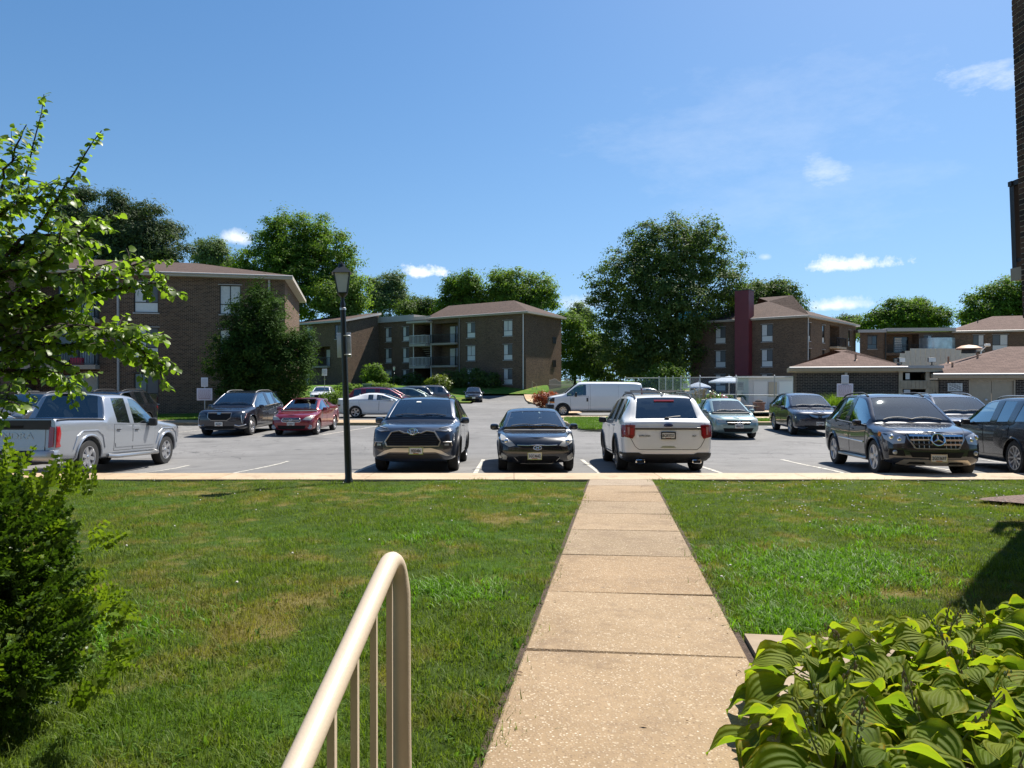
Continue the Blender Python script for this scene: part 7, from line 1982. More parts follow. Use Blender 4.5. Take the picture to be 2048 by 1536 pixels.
# the bay further back
c = saloon('parked_car', 'white saloon standing side-on behind the lamp post', -7.75, 41.95, R(90), P_PURE, 4.92, 1.84, 1.45, 2.82, .95, .34, .86, 1.25, 2.2, (1.0, 1.06), 3.45, 4.2, 1.08, 'twin', M_RIM)
c = suv('parked_car', 'maroon crossover with roof rails behind the white saloon', -8.5, 47.6, R(90), P_MAROON, 5.0, 1.92, 1.72, 2.85, .95, .37, 1.0, 1.25, 2.1, (1.07, 1.15), 'twin', M_RIM, rails=M_TRIM, detail=False)
c = suv('parked_car', 'grey green crossover between the maroon one and the dark hatch', -7.3, 51.5, R(90), P_TEAL, 4.8, 1.88, 1.66, 2.75, .95, .36, .98, 1.22, 2.1, (1.05, 1.12), 'twin', M_RIM, detail=False)
c = suv('parked_car', 'black crossover with red tail lamp facing away in the back bay', -8.4, 56.0, R(-90), P_BLKBLUE, 4.7, 1.86, 1.70, 2.75, .95, .36, 1.0, 1.22, 2.05, (1.06, 1.14), 'twin', M_RIM, detail=False, rails=M_SATIN)
c = suv('parked_car', 'grey crossover furthest back in the bay, only its roof in view', -7.7, 61.5, R(-90), P_GREY, 4.7, 1.86, 1.74, 2.75, .95, .36, 1.0, 1.22, 2.05, (1.06, 1.14), 'twin', M_RIM, detail=False, rails=M_TRIM)
c = suv('car', 'small white crossover with black grille in front of the left wing', -17.2, 64.5, R(8), P_PURE, 4.5, 1.84, 1.64, 2.65, .9, .35, 1.0, 1.2, 2.0, (1.05, 1.14), 'twin', M_RIM, detail=False, rails=M_TRIM)
c = saloon('car', 'small dark blue saloon facing the lot at the end of the drive', -3.85, 71.5, R(3), P_BLKBLUE, 4.5, 1.76, 1.46, 2.65, .9, detail=False, plate='')
c = saloon('parked_car', 'silver saloon beyond the chain link fence, nearer of two behind the van', 13.6, 70.5, R(90), P_SILV, 4.6, 1.78, 1.45, 2.65, .9, detail=False)
c = saloon('parked_car', 'pale grey saloon beyond the chain link fence, further of two behind the van', 14.2, 76.0, R(90), P_PURE, 4.6, 1.78, 1.5, 2.65, .9, detail=False)
c = saloon('parked_car', 'blue grey saloon low behind the chain link fence', 18.0, 66.5, R(70), P_TEAL, 4.6, 1.78, 1.42, 2.65, .9, detail=False)

# ---- white panel van ----------------------------------------------------------------
def white_van():
    L, W, H, wb, fo, r = 5.70, 2.01, 2.10, 3.43, .86, .375
    loc, pitch = ground_pose(5.05, 43.6, R(-90), wb / 2)
    hw = W / 2; gc = .30
    cols = [C(.06, hw * .92, gc + .10, 1.10, hw * .90, 1.17, hw * .84, 1.19, [.05, .05, 0, 0, 0, .06, .08, .08, .08]), C(.24, hw * .97, gc + .05, 1.15, hw * .95, 1.21, hw * .88, 1.24),
            C(.70, hw * .99, gc, 1.20, hw * .96, 1.28, hw * .88, 1.32), C(1.02, hw * .99, gc, 1.22, hw * .965, 1.34, hw * .88, 1.39),
            C(1.78, hw, gc, 1.25, hw * .97, H - .16, hw * .82, H - .03), C(2.26, hw, gc, 1.27, hw * .97, H - .14, hw * .84, H), C(2.40, hw, gc, 1.27, hw * .97, H - .14, hw * .84, H),
            C(3.6, hw, gc, 1.27, hw * .97, H - .14, hw * .84, H), C(L - .28, hw, gc, 1.27, hw * .965, H - .15, hw * .83, H - .01), C(L - .05, hw * .96, gc + .08, 1.26, hw * .93, H - .22, hw * .78, H - .07, [0, 0, 0, 0, 0, -.06, -.08, -.08, -.08])]
    w = {(3, 6): 2, (3, 7): 2, (3, 4): 3, (4, 4): 3}
    COLCREASE['now'] = [(3, 5, 8, .7), (4, 5, 8, .3), (9, 1, 8, .5), (5, 4, 5, .7)]
    wheels = [(0, -L / 2 + fo, r), (0, -L / 2 + fo + wb, r)]
    bm, bvh = loft_body(cols, w, L, W, H, wheels, r + .075, crease=[(4, 0, 20, .5), (5, 3, 20, .4), (6, 3, 4, .5), (2, 0, 20, .4)], cap=(.06, .02))
    car = make_vehicle('van', 'white panel van parked side-on behind the kerbed grass island', loc, R(-90), (bm, bvh, wheels), L, W, H, r, .235, 'steel', P_PURE, M_RIM, {2: G_CLEAR, 3: G_SIDE}, pitch, seats=[-1.25], ysc=-L / 2 + 1.1, ysh=-L / 2 + 1.78, belt=1.25, cat='van')
    y0, y1 = -L / 2, L / 2
    for sd in (1, -1):
        side = 'right' if sd > 0 else 'left'
        f = car.patch('headlight', 'front', [(sd * .58, .92), (sd * .90, .92), (sd * .90, 1.10), (sd * .58, 1.10)], M_LENSD, .014, .08)
        car.patch('lamp_surround', side, [(y0 + .08, .88), (y0 + .34, .88), (y0 + .36, 1.14), (y0 + .12, 1.14)], M_TRIM, .010, .08, f)
        car.patch('turn_signal', side, [(y0 + .09, .82), (y0 + .35, .82), (y0 + .35, .90), (y0 + .09, .90)], M_AMBER, .016, .08, f)
        m_ = MB(); m_.rbox((sd * (hw - .10), y0 + .12, .60), (.28, .40, .24), .05); m_.build('bumper_corner', M_TRIM, car.root, uv=False)
        car.patch('tail_light', side, [(y1 - .14, 1.20), (y1 - .05, 1.20), (y1 - .05, 1.75), (y1 - .16, 1.75)], M_RED, .016, .08)
        car.line('panel_gap', side, [(y0 + 2.50, .42), (y0 + 2.50, 2.0)], .005, M_GAP, 0, 4); car.line('panel_gap', side, [(y0 + 4.2, .42), (y0 + 4.2, 1.9)], .003, M_GAP, 0, 4)
        p, n = car.hit(side, y0 + 4.0, .85); m_ = MB(); oval(m_, .11, .10, w=.008); o = m_.build('fuel_flap', P_PURE, car.root, uv=False); o.location = p; o.rotation_euler = (R(90), 0, R(90))
    m_ = MB(); m_.rbox((0, y0 + .0, .60), (W - .2, .20, .24), .05); m_.build('bumper', M_TRIM, car.root, uv=False)
    car.patch('grille', 'front', [(-.56, .86), (.56, .86), (.56, 1.10), (-.56, 1.10)], M_TRIM, .014, .1)
    doors(car, [([(y0 + 1.34, .45), (y0 + 1.30, 1.20), (y0 + 2.40, 1.22), (y0 + 2.40, .45)], None)], P_PURE, M_TRIM)
    for d, sd in (('left', -1), ('right', 1)):
        p, n = car.hit(d, y0 + 2.32, 1.02); m_ = MB(); m_.rbox((p.x + sd * .015, p.y, p.z), (.03, .10, .22), .012); m_.build('handle', M_TRIM, car.root, uv=False)
    arch_lips(car, wheels, r + .075, M_TRIM, .024)
    mirrors(car.root, y0 + 1.62, 1.30, hw - .04, M_TRIM, sz=(.22, .12, .28))
    m_ = MB(); m_.rbox((-.3, y0 + 1.95, H + .07), (.22, .30, .10), .03); m_.tube([(-.3, y0 + 1.95, H - .02), (-.3, y0 + 1.95, H + .05)], .03, 6); m_.build('roof_lamp', M_RAILW, car.root, uv=False)
    return car
white_van()
# ------------------------------------------------------------------ street furniture and pool things
M_POST = plain('black_green_post_paint', (0.012, 0.016, 0.015), 0.35, var=.2)
M_FROST = plain('milky_lamp_glass', (0.55, 0.56, 0.55), 0.35, var=.06)
M_SIGNB = plain('bare_sign_back', (0.55, 0.56, 0.56), 0.4, .3, var=.1)
def lamp_post(label, x, y, z, h=4.15, lean=0.0, s=1.0):
    t_ = thing('street_lamp', label, 'lamp post', (x, y, z), 0, rot=(0, lean, 0))
    b = MB(); b.lathe([(.085 * s, -.2), (.085 * s, .02), (.066 * s, .06), (.064 * s, .5), (.050 * s, h - .86), (.0, h - .86)], 16); b.build('pole', M_POST, t_)
    b = MB(); b.lathe([(.062 * s, h - .92), (.062 * s, h - .88), (.055 * s, h - .875)], 16); b.build('collar', M_ALU, t_)
    b = MB(); b.lathe([(.045, h - .88), (.05, h - .80), (.03, h - .74), (.035, h - .68), (.095, h - .62), (.10, h - .60)], 14)
    zb, zt, rb, rt = h - .60, h - .215, .095, .165
    for k in range(4):      # corner bars
        a = R(45 + 90 * k + 12); a2 = R(45 + 90 * (k + 1) + 12)
        p0 = Vector((rb * 1.25 * math.cos(a), rb * 1.25 * math.sin(a), zb)); p1 = Vector((rt * 1.25 * math.cos(a), rt * 1.25 * math.sin(a), zt))
        b.tube([p0, p1], .013, 5)
        q0 = Vector((rb * 1.25 * math.cos(a2), rb * 1.25 * math.sin(a2), zb)); q1 = Vector((rt * 1.25 * math.cos(a2), rt * 1.25 * math.sin(a2), zt))
        b.tube([p0, q0], .013, 5); b.tube([p1, q1], .016, 5)
    b.build('lantern_frame', M_POST, t_)
    for k in range(4):
        a = R(45 + 90 * k + 12); a2 = R(45 + 90 * (k + 1) + 12); g = MB()
        f_ = lambda r, q, zz_: (r * 1.2 * math.cos(q), r * 1.2 * math.sin(q), zz_)
        g.quad(f_(rb, a, zb), f_(rb, a2, zb), f_(rt, a2, zt), f_(rt, a, zt)); g.build('pane', M_FROST, t_)
    c = MB(); ro = .205 * 1.25; V = [(ro * math.cos(R(57 + 90 * k)), ro * math.sin(R(57 + 90 * k)), zt - .01) for k in range(4)] + [(.075 * math.cos(R(57 + 90 * k)), .075 * math.sin(R(57 + 90 * k)), zt + .13) for k in range(4)]
    c.add(V, [(3, 2, 1, 0), (4, 5, 6, 7)] + [(k, (k + 1) % 4, 4 + (k + 1) % 4, 4 + k) for k in range(4)])
    c.lathe([(.07, zt + .13), (.06, zt + .17), (.025, zt + .18), (.03, zt + .20), (0, zt + .215)], 10); c.build('lamp_cap', M_POST, t_)
    return t_
LX, LY = -3.11, 13.5
lamp_post('black lamp post with square lantern at the lawn edge', LX, LY, lawn_z(0, LY) - .01, 4.17, R(-1.8))
sg = thing('notice_sign', 'bare back of a white sign strapped to the lamp post', 'sign', (LX - .075, LY + .06, 2.62), 0, rot=(0, R(-1.8), 0))
b = MB(); b.rbox((-.02, .03, .25), (.27, .012, .47), .005); b.build('panel', M_SIGNB, sg)
b = MB()
for z in (.06, .42): b.tube([(.07 * math.cos(q) + .075 - .018, .07 * math.sin(q) - .06, z) for q in [2 * math.pi * k / 12 for k in range(13)]], .008, 5)
b.build('strap', M_ALU, sg)
lamp_post('small far lamp post in front of the middle block', at(788, 80), 80, gz(0, 80), 3.1, 0, .8)

def notice_post(label, x, y, z, faces, h=2.1, mat=None):
    t_ = thing('notice_sign', label, 'sign', (x, y, z))
    b = MB(); b.box(-.02, .02, .012, .05, -.2, h); b.build('post', M_ALU, t_)
    for (cz, w_, h_, tint) in faces:
        b = MB(); b.rbox((0, 0, cz), (w_, .012, h_), .03 if w_ > .5 else .012); p = b.build('panel', plain('sign_white' if not tint else 'sign_pinkish', (.70, .69, .70) if not tint else (.66, .60, .62), .4, var=.04), t_)
        q = MB(); n_ = 9
        for k in range(n_):
            zz_ = cz + h_ * (.36 - .72 * k / (n_ - 1))
            if k == n_ - 1 and w_ > .5: q.box(-w_ * .38, w_ * .38, -.0085, -.0068, zz_ - .012, zz_ + .016); continue
            x_ = -w_ * .40
            while x_ < w_ * .36:
                l_ = w_ * nrs.uniform(.05, .13); q.box(x_, min(x_ + l_, w_ * .41), -.0085, -.0068, zz_ - h_ * .018, zz_ + h_ * .018); x_ += l_ + w_ * .03
        q.build('print', plain('reddish_print', (.34, .16, .18), .6) if tint else plain('grey_print', (.22, .22, .24), .6), p)
    return t_
notice_post('two white parking notices on a post in front of the left brick block', at(409, 37.3), 37.3, .12, [(1.97, .36, .48, False), (1.33, .82, .64, True)], 2.2)
notice_post('two white parking notices on a post in front of the ornamental grass', at(1690, 33.2), 33.2, gz(12, 33), [(2.21, .34, .44, False), (1.72, .77, .62, True)], 2.4)
notice_post('small white sign on a post by the left wing door', at(649, 64), 64, .1, [(2.8, .45, .62, False)], 3.1)
# transformer cabinet behind the black crossover
tr = thing('utility_cabinet', 'grey green utility cabinet in front of the dark cedar', 'cabinet', (at(515, 37.7), 37.7, .1))
b = MB(); b.rbox((0, .4, .72), (2.02, .8, 1.44), .03); b.build('housing', plain('grey_green_paint', (.21, .23, .20), .55, var=.08), tr)
b = MB(); b.rbox((0, .4, 1.47), (2.1, .88, .06), .02); b.build('lid', plain('grey_green_paint'  , (0, 0, 0)), tr)
b = MB(); b.box(-.004, .004, -.012, .0, .1, 1.40); b.build('door_gap', M_GAP, tr)
b = MB(); b.box(.80, .92, -.012, -.001, 1.12, 1.32); b.build('warning_label', M_PANEL, tr)
ub = thing('utility_box', 'small green lidded box in front of the sunlit wing wall', 'utility box', (at(735, 78.2), 78.2, gz(0, 78) + .1))
b = MB(); b.rbox((0, 0, .5), (.95, .7, 1.0), .05); b.build('housing', plain('dull_green_paint', (.13, .20, .13), .6), ub)
b = MB(); b.rbox((0, 0, 1.05), (1.1, .85, .12), .04); b.build('lid', plain('dull_green_paint', (0, 0, 0)), ub)

# chain link fence round the pool
def chain_link(label, pts, h, zb, posts_every=2.6, tall=None):
    root = thing('chain_link_fence', label, 'fence')
    mesh = MB(); rails = MB()
    for i in range(len(pts) - 1):
        a, b_ = Vector((*pts[i], 0)), Vector((*pts[i + 1], 0)); L = (b_ - a).length; u = (b_ - a) / L
        P = lambda s_, z: a + u * s_ + Vector((0, 0, zb + z))
        for z in (h, .12, h * .52): rails.tube([P(0, z), P(L, z)], .022, 6)
        n_ = max(1, round(L / posts_every))
        for k in range(n_ + (1 if i == len(pts) - 2 else 0)):
            q = MB(); s_ = L * k / n_; q.tube([P(s_, -.1), P(s_, h + .08)], .035, 8); q.blob(P(s_, h + .1), (.045, .045, .05), sub=1); q.build('post', M_ALU, root, uv=False)
        gap = .13; k = -h
        while k < L:
            for sg_ in (1, -1):
                s0, s1 = k, k + h
                z0, z1 = (0, h) if sg_ > 0 else (h, 0)
                lo, hi = max(0, s0), min(L, s1)
                if hi - lo < .02: continue
                f0, f1 = (lo - s0) / h, (hi - s0) / h
                mesh.tube([P(lo, z0 + (z1 - z0) * f0), P(hi, z0 + (z1 - z0) * f1)], .0026, 3, cap=False)
            k += gap
    rails.build('rail', M_ALU, root, uv=False)
    m_ = mesh.build('wire_mesh', M_ALU, root, uv=False); m_['kind'] = 'stuff'
    return root
F1 = (at(1251, 60), 60); F2 = (at(1318, 59), 59); F3 = (at(1400, 45.5), 45.5); F4 = (at(1549, 43.0), 43.0); F5 = (at(1590, 42.2), 42.2)
chain_link('tall chain link fence around the pool behind the parked cars', [F1, F2, F3, F4, F5], 2.25, .12)
for k, (px, d_, py, w_, h_, lab) in enumerate([(1480, 44.1, 772, .38, .52, 'white notice hung on the chain link fence, larger one right'), (1370, 50.4, 772, .34, .36, 'white notice hung on the receding part of the chain link fence')]):
    s = thing('notice_sign', lab, 'sign', (at(px, d_), d_ - .12, zz(py, d_))); b = MB(); b.box(-w_ / 2, w_ / 2, -.006, .006, -h_ / 2, h_ / 2); b.build('panel', M_SIGNB, s)
    b = MB(); b.box(-w_ * .36, w_ * .36, -.010, -.007, h_ * .2, h_ * .28); b.box(-w_ * .36, w_ * .3, -.010, -.007, -.02, .01); b.build('print', plain('grey_print', (0, 0, 0)), s)
# pool, deck and things on it
sheet('pool_deck', 15.2, 24, 44.5, 60, lambda x, y: .16, M_CONC, 0.0, 3)
sheet('far_pavement', 8, 62, 60, 90, lambda x, y: gz(x, y), M_AGGY, -.05, 4)
sheet('far_pavement', 24, 62, 36, 60, lambda x, y: gz(x, y), M_AGGY, -.05, 4)
wt = plain('pool_water', (0.04, 0.30, 0.42), .06)
b = MB(); b.box(17.6, 23.4, 47.2, 52.5, .162, .172); tag(b.build('pool_water', wt), kind='structure')
b = MB(); b.box(17.4, 23.6, 47.0, 47.19, .161, .23); b.box(17.4, 17.59, 47.2, 52.5, .161, .23); tag(b.build('pool_edge', M_PANEL), kind='structure')
def umbrella(label, x, y, z, r, h):
    u = thing('pool_umbrella', label, 'umbrella', (x, y, z)); n_ = 8
    c = MB(); V = [(0, 0, h)] + [(r * .55 * math.cos(2 * math.pi * k / n_), r * .55 * math.sin(2 * math.pi * k / n_), h - .20) for k in range(n_)] + [(r * math.cos(2 * math.pi * k / n_), r * math.sin(2 * math.pi * k / n_), h - .42) for k in range(n_)] + [(r * 1.0 * math.cos(2 * math.pi * k / n_), r * 1.0 * math.sin(2 * math.pi * k / n_), h - .54) for k in range(n_)]
    F = [(0, 1 + k, 1 + (k + 1) % n_) for k in range(n_)] + [(1 + k, 9 + k, 9 + (k + 1) % n_, 1 + (k + 1) % n_) for k in range(n_)] + [(9 + k, 17 + k, 17 + (k + 1) % n_, 9 + (k + 1) % n_) for k in range(n_)]
    c.add(V, F); c.build('canopy', leaf_like, u)
    p = MB(); p.tube([(0, 0, 0), (0, 0, h + .1)], .025, 6); p.lathe([(.28, 0), (.28, .08), (.04, .12)], 12); p.build('pole', M_ALU, u); return u
t = NT('pale_blue_canvas'); t.set(Base_Color=(.52, .60, .72), Roughness=.85)
tr_ = t.node('ShaderNodeBsdfTranslucent'); tr_.inputs[0].default_value = (.50, .58, .72, 1); mx_ = t.node('ShaderNodeMixShader'); mx_.inputs[0].default_value = .45
t.l.new(t.b.outputs[0], mx_.inputs[1]); t.l.new(tr_.outputs[0], mx_.inputs[2]); t.l.new(mx_.outputs[0], t.out.inputs['Surface']); leaf_like = t.mat
umbrella('larger pale blue pool umbrella behind the fence, nearer the white shed', at(1458, 54), 54, .16, 1.55, 2.35)
umbrella('smaller pale blue pool umbrella behind the fence, further left', at(1397, 66), 66, .16, 1.15, 1.85)
sh = thing('pool_shed', 'pale grey shed with two doors beside the left pool house', 'shed', (at(1545, 49), 49, .16))
b = MB(); b.box(-1.65, 1.65, 0, 2.5, 0, 2.2); b.build('wall', M_LGREY, sh)
b = MB(); b.box(-1.8, 1.8, -.2, 2.7, 2.2, 2.32); b.build('roof', M_GUT, sh)
for x_ in (-1.3, .45):
    b = MB(); b.box(x_, x_ + .9, -.04, -.002, .02, 1.95); dd = b.build('door', M_RAILW, sh); b = MB(); b.blob((x_ + .8, -.08, 1.0), (.04, .04, .04), sub=1); b.build('handle', M_FRAME, dd)
b = MB(); b.box(-.28, .3, -.05, -.003, .9, 1.9); b.build('notice_board', M_TAN, sh)
pl = thing('planter', 'square brown planter box at the pool edge behind the pale green saloon', 'planter', (at(1518, 47), 47, .16))
b = MB(); b.prism([(-.28, -.28), (.28, -.28), (.28, .28), (-.28, .28)], 0, .5); b.rbox((0, 0, .53), (.66, .66, .1), .02); b.build('box', plain('brown_planter', (.16, .085, .055), .8, var=.2), pl)
b = MB(); b.blob((0, 0, .62), (.26, .26, .12)); b.build('soil', M_SOIL, pl)
lo = thing('pool_lounger', 'tan sling lounger left of the brown planter', 'lounger', (at(1497, 47.5), 47.5, .16), R(25))
b = MB(); b.box(-.3, .3, -.9, .35, .30, .34); b.add([(-.3, .35, .32), (.3, .35, .32), (.3, .85, .85), (-.3, .85, .85)], [(0, 1, 2, 3)]); b.build('sling', plain('tan_sling', (.42, .35, .26), .8), lo)
b = MB()
for x_ in (-.3, .3):
    b.tube([(x_, -.9, .32), (x_, .35, .32), (x_, .88, .88)], .02, 6)
    for y_ in (-.75, .3): b.tube([(x_, y_, .32), (x_, y_, 0)], .02, 6)
b.build('frame', M_RAILW, lo)
# paling fence left of the van
pf = thing('paling_fence', 'weathered grey wooden paling fence behind the orange red shrub', 'fence')
A_, B_ = Vector((at(1098, 74), 74, 0)), Vector((at(1147, 66), 66, 0)); n_ = 30
for k in range(n_):
    p = A_.lerp(B_, (k + .5) / n_); b = MB(); h_ = 1.75 + .25 * math.sin(k / n_ * math.pi * 2) ** 2
    b.box(-.06, .06, -.012, .012, 0, h_ - .06); b.add([(-.06, -.012, h_ - .06), (.06, -.012, h_ - .06), (0, -.012, h_), (-.06, .012, h_ - .06), (.06, .012, h_ - .06), (0, .012, h_)], [(0, 1, 2), (5, 4, 3), (1, 4, 5, 2), (0, 2, 5, 3)])
    o = b.build('slat', plain('weathered_wood', (.33, .30, .26), .9, var=.2), pf, uv=False); o.location = (p.x, p.y, gz(p.x, p.y) + .3); o.rotation_euler = (0, 0, math.atan2(B_.y - A_.y, B_.x - A_.x))
b = MB()
for z in (.5, 1.4): b.tube([A_ + Vector((0, .05, gz(0, 70) + .3 + z)), B_ + Vector((0, .05, gz(0, 66) + .3 + z))], .035, 4)
b.build('rail', plain('weathered_wood', (0, 0, 0)), pf, uv=False)
hr = thing('stair_rail', 'short tan stair rail at the corner of the middle block', 'railing', (at(1068, 79), 79, gz(0, 79) + .45))
b = MB(); b.tube([(-.2, 0, 0), (-.2, 0, .9), (.3, .2, .6), (.3, .2, 0)], .03, 6); b.build('rail', M_TAN, hr)
# water tower glimpsed through the big tree
wtw = thing('water_tower', 'bright blue rounded tank glimpsed through the big tree crown', 'water tower', (at(1386, 330), 330, 0))
b = MB(); b.lathe([(0, 24.5), (5, 25.5), (8.2, 28.5), (9.0, 31.5), (8.2, 34.5), (5, 36.8), (0, 37.6)], 28); b.build('tank', plain('sky_blue_paint', (.04, .26, .52), .4), wtw)
b = MB(); b.lathe([(2.2, 0), (1.6, 4), (1.4, 20), (2.4, 24.8)], 20); b.build('stem', M_RAILW, wtw)
# ------------------------------------------------------------------ foreground
# handrail of the entrance steps
M_BEIGE = NT('beige_rail_paint'); _f = M_BEIGE.noise(160, 3, .6, M_BEIGE.coord()); _g = M_BEIGE.noise(5, 5, .65, M_BEIGE.coord())
M_BEIGE.set(Base_Color=M_BEIGE.mix(M_BEIGE.ramp(_g, [(.42, 0.0), (.8, .55)]), (.53, .44, .335), (.42, .335, .25)), Roughness=M_BEIGE.ramp(_g, [(.35, .36), (.65, .6)]), Specular_IOR_Level=.5); M_BEIGE.bump(_f, .22, .002); M_BEIGE = M_BEIGE.mat
hr = thing('handrail', 'beige painted steel handrail in the foreground bending down into its post', 'handrail', (0, 0, 0))
def rp(d): return Vector((-.2540 - .087 * (1.6 - d), d, 1.840 - .322 * (1.6 - d)))
pts = [rp(d) for d in (-.5, 0, .4, .7, 1.0, 1.3, 1.46)]
bend = rp(1.555)
dirn = (rp(1.6) - rp(1.0)).normalized(); down = Vector((.004, .0, -1)).normalized()
for k in range(1, 10):
    t_ = k / 9; ang = t_
    c0 = bend - dirn * .07; c1 = bend + Vector((.012, .012, 0)) + down * .095
    q = c0.lerp(bend + dirn * .016, t_).lerp((bend + dirn * .016).lerp(c1, t_), t_); pts.append(q)
end = pts[-1]
pts += [end + down * .05, end + down * .3, Vector((end.x + .012, end.y, .70))]
b = MB(); b.tube(pts, .0208, 20); b.build('rail', M_BEIGE, hr, uv=False)
for k in range(14):
    d = 1.515 - .121 * k
    p = rp(d); b = MB(); M = Matrix.Translation((p.x, p.y, 0)) @ Matrix.Rotation(R(4), 4, 'Z'); zb = .74 - .06 * k
    b.box(-.0062, .0062, -.0115, .0115, zb, p.z - .012, 0, M); b.build('baluster', M_BEIGE, hr, uv=False)
b = MB(); b.tube([Vector((rp(1.56).x + .02, 1.58, .78)), Vector((rp(.6).x, .6, .78 - .31)), Vector((rp(-.4).x, -.4, .78 - .63))], .014, 8); b.build('bottom_rail', M_BEIGE, hr, uv=False)

# ---- leaf scattering with transforms -------------------------------------------------
def rot_frames(t, n):
    """columns: across, along, normal"""
    t = t / (np.linalg.norm(t, axis=1)[:, None] + 1e-9); b = np.cross(t, n); b /= np.linalg.norm(b, axis=1)[:, None] + 1e-9
    nn = np.cross(b, t); return np.stack([b, t, nn], axis=2)
def stamp(proto_v, proto_f, Rm, P, S):
    V = np.einsum('nij,kj->nki', Rm, proto_v) * S[:, None, None] + P[:, None, :]
    k = len(proto_v); F = (np.arange(len(P)) * k)[:, None, None] + proto_f[None]
    return V.reshape(-1, 3), F.reshape(-1, proto_f.shape[1])
def leaf_objects(root, me_list, Rm, P, S, idx):
    for i in idx:
        o = bpy.data.objects.new('leaf', me_list[i % len(me_list)]); col.objects.link(o); o.parent = root
        m_ = Matrix(((*Rm[i][0], 0), (*Rm[i][1], 0), (*Rm[i][2], 0), (0, 0, 0, 1)))
        o.matrix_local = Matrix.Translation(Vector(P[i])) @ m_ @ Matrix.Scale(S[i], 4)
